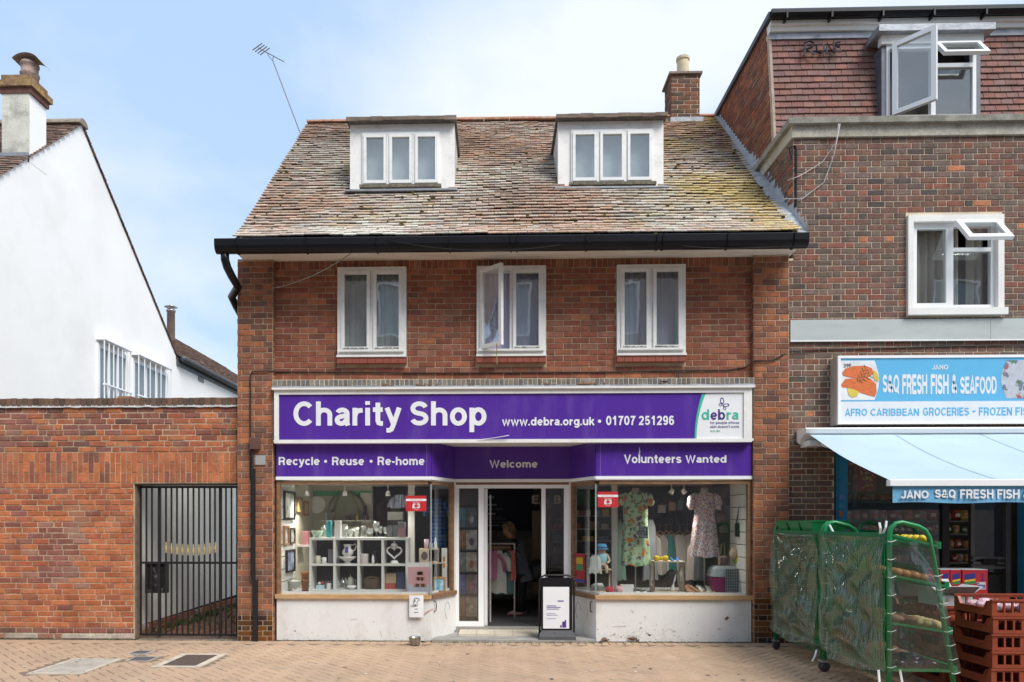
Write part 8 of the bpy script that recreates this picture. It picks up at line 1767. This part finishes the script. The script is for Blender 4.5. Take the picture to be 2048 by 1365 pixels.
def film(label, x, y0, y1, z0, z1, knots, seed):
    def f(u, v):
        y, z = lerp(y0, y1, u), lerp(z0, z1, v); d = 0
        for (ku, kv, am) in knots:
            a = math.atan2((v - kv) * 1.1, (u - ku)); r = math.hypot(u - ku, v - kv); d += am * math.sin(a * 17 + seed) * min(r, .5) * (1 - min(r, 1) * .5)
        d += .03 * noise.noise((u * 6, v * 2, seed)) + .012 * noise.noise((u * 15, v * 3, seed)); bill = .05 * math.sin(math.pi * u) * (1 - v) ** 1.3
        return Vector((x - .012 - bill - d * 1.0, y + .012 * noise.noise((v * 5, seed, 1)), z - .05 * math.sin(math.pi * u) * (v < .08)))
    return tag(part('plastic_sheet', M_film, None, lambda b: b.grid(f, 90, 60), smooth=True), label, 'plastic sheet')
film('clear plastic sheet tied over the rack closer to the pier', xk - .04, RY[0], RY[1], .27, 1.44, [(0, 1, .05), (1, 1, .05), (1, .05, .04)], 2.3); film('clear plastic sheet tied over the rack nearest the viewer', xk - .04, RY[2], RY[3], .26, 1.44, [(0, 1, .05), (1, 1, .06), (0, .05, .03), (1, 0, .04)], 5.1)
film('clear plastic sheet on the shelf side of the rack by the pier', xk + .62, RY[0], RY[1], .30, 1.30, [(0, 1, .04), (1, 0, .04)], 8.2)
def end_film(u, v):
    z = lerp(.27, 1.40, v); x1_ = xk + .02 + lerp(.56, .36, v)
    return Vector((lerp(xk - .03, x1_, u), RY[3] - .045 - .018 * math.sin(u * 8 + v * 5) - .016 * noise.noise((u * 4, v * 5, 2)), z))
tag(part('end_cover', glass('thin_film', 1.5, (.80, .87, .80), .10, .07, (.25, .32, .24), crease=.3), None, lambda b: b.grid(end_film, 40, 50), smooth=True), 'clear plastic cover over the end of the near rack', 'plastic sheet')
M_tie = mat('white_tie', (.70, .72, .72), .4)
for i, (px, py, y, dx_, dz_) in enumerate(((1572, 1250, -.5, -.04, -.14), (1572, 1075, -.5, -.03, -.14), (1646, 1063, -1.75, .01, -.22), (1633, 1300, -1.8, -.05, -.12), (1659, 1050, -1.85, .06, -.15), (1760, 1068, -3.0, -.012, .10), (1766, 1068, -3.0, .025, .115), (1757, 1340, -3.08, .0, -.25), (1800, 1340, -3.1, .03, -.3))):
    p = PT(px, py, y); tag(part('tie_strap', M_tie, None, lambda b: b.tube([p, p + Vector((dx_ * .5, -.02, dz_ * .5)), p + Vector((dx_, -.01, dz_))], .011, 5, flat=.4)), ['white tie at the foot of the rack by the pier', 'white tie at the upper corner by the pier', 'white tie between the two racks near the top', 'white tie dangling between the racks at the bottom', 'white tie round the shoulder of the near rack', 'upright tie knot at the near corner of the plastic', 'second upright tie at the near corner of the plastic', 'long white strap at the lower near corner', 'white strap hanging under the near end shelf'][i], 'tie')
def zip_ties(b):
    for (y, x0, x1, z0, z1) in ((RY[3], xk, xk, .3, 1.4), (RY[3], xk + .40, xk + .55, 1.1, .25), (RY[0], xk, xk, .3, 1.4), (RY[2], xk, xk, .3, 1.4)):
        for i in range(8): u = i / 7; x, z = lerp(x0, x1, u), lerp(z0, z1, u); b.tube([(x - .028, y - .026, z + .006), (x, y - .03, z), (x + .028, y - .026, z + .008), (x + .045, y - .03, z + .016)], .004, 4)
tag(part('zip_ties', M_tie, None, zip_ties), 'small white zip ties along the rack posts', 'ties', kind='stuff')
# green trays on the far rack
for i in range(3):
    y0 = -1.55 + i * .34; x0 = xk - .02
    t = thing('produce_tray', (x0 + .2, y0 + .16, 1.50), ['green plastic tray nearest the near rack', 'middle green plastic tray of three on the rack', 'green plastic tray closest to the brick pier'][i], 'tray', 'green trays on the far rack')
    part('tray', M_green, t, lambda b: (loft(b, [(1.47, x0 + .04, x0 + .40, y0 + .03, y0 + .29), (1.585, x0, x0 + .44, y0, y0 + .32)][:2]), b.box(x0 - .012, x0 + .452, y0 - .006, y0 + .326, 1.578, 1.588)))
# produce
def ball(r, sx=1, sz=1, wob=.06, n=9, seed=0):
    b = MB(); rows = []
    for i in range(8):
        a = math.pi * i / 7; rows.append((max(.0005, r * math.sin(a)), -r * math.cos(a) * sz))
    b.lathe(rows, n, sx=sx); b.v = [tuple(Vector(v) * (1 + wob * noise.noise((v[0] * 20 + seed, v[1] * 20, v[2] * 20)))) for v in b.v]; return b
prod = {'tomato': ball(.036).mesh('tomato', mat('tomato_skin', (.50, .06, .02), .25, .1, 20), True), 'onion': ball(.042, 1, .9).mesh('onion', mat('onion_skin', (.42, .17, .06), .4, .25, 30), True), 'sweet_potato': ball(.045, 2.1, .9, .15).mesh('sweet_potato', mat('yam_skin', (.26, .12, .08), .8, .2, 20), True),
        'aubergine': ball(.045, 1.9, .9, .1).mesh('aubergine', mat('aubergine_skin', (.03, .012, .03), .15, .1, 10), True), 'potato': ball(.04, 1.3, .9, .15).mesh('potato', mat('potato_skin', (.40, .29, .15), .8, .2, 20), True), 'lemon': ball(.034, 1.25, 1).mesh('lemon', mat('lemon_skin', (.62, .45, .03), .4, .1, 20), True), 'red_pepper': ball(.042, 1, 1.1, .2).mesh('red_pepper', mat('pepper_skin', (.48, .03, .02), .2, .1, 20), True), 'plantain': ball(.03, 3.2, .9, .1).mesh('plantain', mat('plantain_skin', (.10, .16, .03), .5, .2, 20), True)}
where = {0: 'top', 1: 'second', 2: 'third', 3: 'bottom'}
def fill(kind, lev, u0, u1, rows, y0, y1, rk_):
    zb, zf, w = LEV[lev]; step = .075 if kind not in ('sweet_potato', 'aubergine', 'plantain') else .10
    y = y0
    while y < y1:
        for k in range(rows):
            u = lerp(u0, u1, (k + .5) / rows); o = bpy.data.objects.new(kind, prod[kind]); C.objects.link(o)
            o.location = (xk + w * u + rnd.uniform(-.01, .01), y + rnd.uniform(-.012, .012), lerp(zb, zf, u) + .048 + rnd.uniform(0, .012)); o.rotation_euler = (rnd.uniform(-.3, .3), rnd.uniform(-.3, .3), rnd.uniform(0, 6.28))
            tag(o, '%s on the %s shelf of the %s rack' % (kind.replace('_', ' '), where[lev], rk_), kind.replace('_', ' '), '%s on the %s rack' % (kind.replace('_', ' '), rk_))
        y += step
fill('onion', 1, .15, .75, 4, -3.02, -2.6, 'near'); fill('tomato', 1, .70, 1.0, 2, -3.02, -2.6, 'near'); fill('lemon', 0, .7, .98, 2, -3.0, -2.6, 'near'); fill('sweet_potato', 2, .12, .55, 2, -2.95, -2.4, 'near'); fill('potato', 2, .55, 1.0, 4, -3.0, -2.55, 'near'); fill('aubergine', 3, .2, .8, 3, -3.0, -2.5, 'near'); fill('sweet_potato', 3, .1, .9, 3, -2.45, -1.95, 'near'); fill('plantain', 2, .2, .8, 2, -2.35, -1.95, 'near'); fill('onion', 3, .1, .9, 4, -1.7, -1.2, 'far'); fill('red_pepper', 3, .1, .8, 3, -1.1, -.6, 'far'); fill('sweet_potato', 1, .2, .8, 2, -1.65, -1.0, 'far'); fill('plantain', 2, .2, .8, 2, -1.6, -.8, 'far')
carton('paper_sack', 1688, 1700, 1145, 1195, -1.2, .3, c3('paper_sack', (.30, .22, .14), .9), 'brown paper sack inside the rack closer to the pier', 'sack', .70) if False else None
# ================================================================== bread trays and cartons
M_tray = mat('tray_plastic', (.26, .052, .024), .45, .15, 8, .1, 60, dirt=(.16, .05, .03), dirt_amt=.4)
def tray_mesh():
    L_, W_, H_ = .74, .52, .15; b = MB()
    slots = [(x, x + .055, .03, .115) for x in (.045, .115, .185, .50, .57, .64)] + [(.28, .42, .018, .04)]
    b.slab(0, L_, 0, H_ - .02, 0, .014, slots); b.slab(0, L_, 0, H_ - .02, W_ - .014, W_, slots)
    b.box(-.008, L_ + .008, -.010, .02, H_ - .02, H_ - .003); b.box(-.008, L_ + .008, W_ - .02, W_ + .010, H_ - .02, H_ - .003)
    for x in (0, L_ - .014):                                   # low dipped ends
        b.prism([(.014, 0), (W_ - .014, 0), (W_ - .014, H_ - .02), (W_ - .05, H_ - .02), (W_ - .09, .055), (.09, .055), (.05, H_ - .02), (.014, H_ - .02)], x, x + .014, 'x'); b.prism([(.05, H_ - .02), (.09, .055), (W_ - .09, .055), (W_ - .05, H_ - .02), (W_ - .062, H_ - .02), (W_ - .1, .068), (.1, .068), (.062, H_ - .02)], x - .008, x + .02, 'x')
    b.box(.014, L_ - .014, .014, W_ - .014, .004, .014)
    return b.mesh('tray', M_tray)
tm = tray_mesh()
def stack(x, y, n, lab, extra=0):
    od = ['lowest', 'second lowest', 'third', 'fourth', 'fifth', 'topmost']
    for i in range(n):
        o = bpy.data.objects.new('bread_tray', tm); C.objects.link(o); o.location = (x + rnd.uniform(-.006, .006), y + rnd.uniform(-.006, .006), .003 + i * .1505); o.rotation_euler = (0, 0, R(rnd.uniform(-.8, .8)))
        tag(o, '%s red-brown bread tray of the %s' % (od[i] if i < n - 1 else 'topmost', lab), 'bread tray', 'stacked bread trays')
sx_, sy_ = 4.30, -3.12
stack(sx_, sy_, 6, 'stack nearest the viewer'); stack(sx_ - .02, sy_ + .62, 5, 'stack behind the nearest one'); stack(sx_ + .1, sy_ + 1.24, 5, 'stack closest to the shop door')
lb_m = mat('torn_label', (.58, .50, .36), .8, .2, 20)
for i, (z, x) in enumerate(((.22, .36), (.06, .36), (.64, .40))): tag(part('torn_label', lb_m, None, lambda b: b.prism([(sx_ + x, z), (sx_ + x + .13, z + .01), (sx_ + x + .12, z + .085), (sx_ + x + .06, z + .09), (sx_ + x - .005, z + .08)], sy_ - .016, sy_ - .0125, 'y')), ['torn cream label on the second tray of the nearest stack', 'torn cream label on the lowest tray of the nearest stack', 'scrap of white label on an upper tray of the nearest stack'][i], 'label')
bag_m = []
for k in range(3): b = ball(.05, 1.5, .8, .5, 12, k * 5); bag_m.append(b.mesh('bag', mat('pink_white_bag', (.62, .40, .44), .25, .55, 22, bump=.5, bs=50, spec=.6), True))
for i in range(16):
    o = bpy.data.objects.new('bagged_bread', bag_m[i % 3]); C.objects.link(o); o.location = (sx_ + .09 + (i % 6) * .11 + rnd.uniform(-.01, .01), sy_ + .1 + (i // 6) * .15, .755 + .06 + rnd.uniform(0, .02)); o.rotation_euler = (rnd.uniform(-.4, .4), rnd.uniform(-.3, .3), rnd.uniform(0, 6)); tag(o, 'pink and white plastic bag in the topmost tray nearest the viewer', 'bag', 'bags in the top tray')
M_box = mat('box_card', (.50, .50, .52), .8, .06, 4)
yg_ = sy_ + .72; gz0 = .762
gb = thing('ginger_box', (X(1912, yg_), yg_, gz0), 'open white cardboard box with green printing on the trays', 'box')
bx0, bx1 = X(1876, yg_), X(1948, yg_); gzt_ = Z(1186, 1900, yg_)
for (nm, a) in (('side', (bx0, bx1, yg_, yg_ + .006, gz0, gzt_)), ('side', (bx0, bx1, yg_ + .32, yg_ + .326, gz0, gzt_)), ('side', (bx0, bx0 + .006, yg_ + .007, yg_ + .319, gz0, gzt_)), ('side', (bx1 - .006, bx1, yg_ + .007, yg_ + .319, gz0, gzt_)), ('bottom', (bx0 + .007, bx1 - .007, yg_ + .007, yg_ + .319, gz0, gz0 + .006))): part(nm, M_box, gb, lambda b: b.box(*a))
for (p, q, e_) in ((Vector((bx0, yg_, gzt_)), Vector((bx1, yg_, gzt_)), Vector((0, -.09, .07))), (Vector((bx0, yg_ + .326, gzt_)), Vector((bx1, yg_ + .326, gzt_)), Vector((0, .08, .10))), (Vector((bx0, yg_, gzt_)), Vector((bx0, yg_ + .326, gzt_)), Vector((-.09, 0, .08))), (Vector((bx1, yg_, gzt_)), Vector((bx1, yg_ + .326, gzt_)), Vector((.09, 0, .06)))):
    nn = (q - p).cross(e_).normalized() * .004; part('flap', M_box, gb, lambda b: b.add([p, q, q + e_, p + e_, p + nn, q + nn, q + e_ + nn, p + e_ + nn], [(0, 1, 2, 3), (7, 6, 5, 4), (0, 4, 5, 1), (1, 5, 6, 2), (2, 6, 7, 3), (3, 7, 4, 0)]))
grotesque('FRESH GINGER', bx0 + .02, bx0 + .19, gz0 + .10, gz0 + .125, yg_ - .0015, c3('green_ink', (.05, .25, .12)), gb, .17, .001)
part('root_logo', c3('tan_ink', (.4, .25, .15)), gb, lambda b: [b.tube([(bx0 + .09, yg_ - .001, gz0 + .04), (bx0 + .09 + dx_, yg_ - .001, gz0 + .04 + dz_)], .004, 4, flat=.3) for (dx_, dz_) in ((0, .045), (-.02, .035), (.02, .035), (-.03, .015), (.03, .015))], kind='stuff')
yr_b = -1.80
for i, (a, c_) in enumerate(((1881, 1899), (1901, 1922), (1925, 1975))):
    x0, x1 = X(a, yr_b), X(c_, yr_b); z0, z1 = .765, Z(1140, 1930, yr_b)
    t = thing('noodle_carton', ((x0 + x1) / 2, yr_b, z0), ['red carton closest to the green rack', 'middle red carton of the three', 'widest red carton, reading 2 Free'][i], 'carton')
    part('box', mat('carton_red', (.40, .015, .03), .5), t, lambda b: b.box(x0, x1, yr_b, yr_b + .24, z0, z1 - .003)); part('top', M_box, t, lambda b: b.box(x0, x1, yr_b, yr_b + .24, z1 - .002, z1 + .004))
    L_ = (x1 - x0) if i < 2 else (x1 - x0) * .55; h = z1 - z0
    for (nm, col, f0, f1) in (('navy_band', (.03, .03, .2), .66, .84), ('yellow_band', (.6, .45, .03), .58, .64), ('green_band', (.03, .2, .07), .48, .57)): part(nm, c3('cb_' + nm, col), t, lambda b: b.prism([(x0 + .02, z0 + h * f0), (x0 + L_ - .01, z0 + h * (f0 + .05)), (x0 + L_ - .01, z0 + h * (f1 + .05)), (x0 + .02, z0 + h * f1)], yr_b - .002, yr_b, 'y'))
    if i == 2:
        grotesque('2', x1 - .07, x1 - .035, z0 + h * .62, z0 + h * .86, yr_b - .002, c3('cb_navy_band', (.03, .03, .2)), t, .2, .001); part('white_patch', M_box, t, lambda b: b.box(x1 - .11, x1 - .02, yr_b - .0015, yr_b, z0 + h * .33, z0 + h * .58)); lettering('Free', x1 - .105, x1 - .025, z0 + h * .36, z0 + h * .56, yr_b - .003, c3('cb_navy_band', (.03, .03, .2)), t, .02, .001)
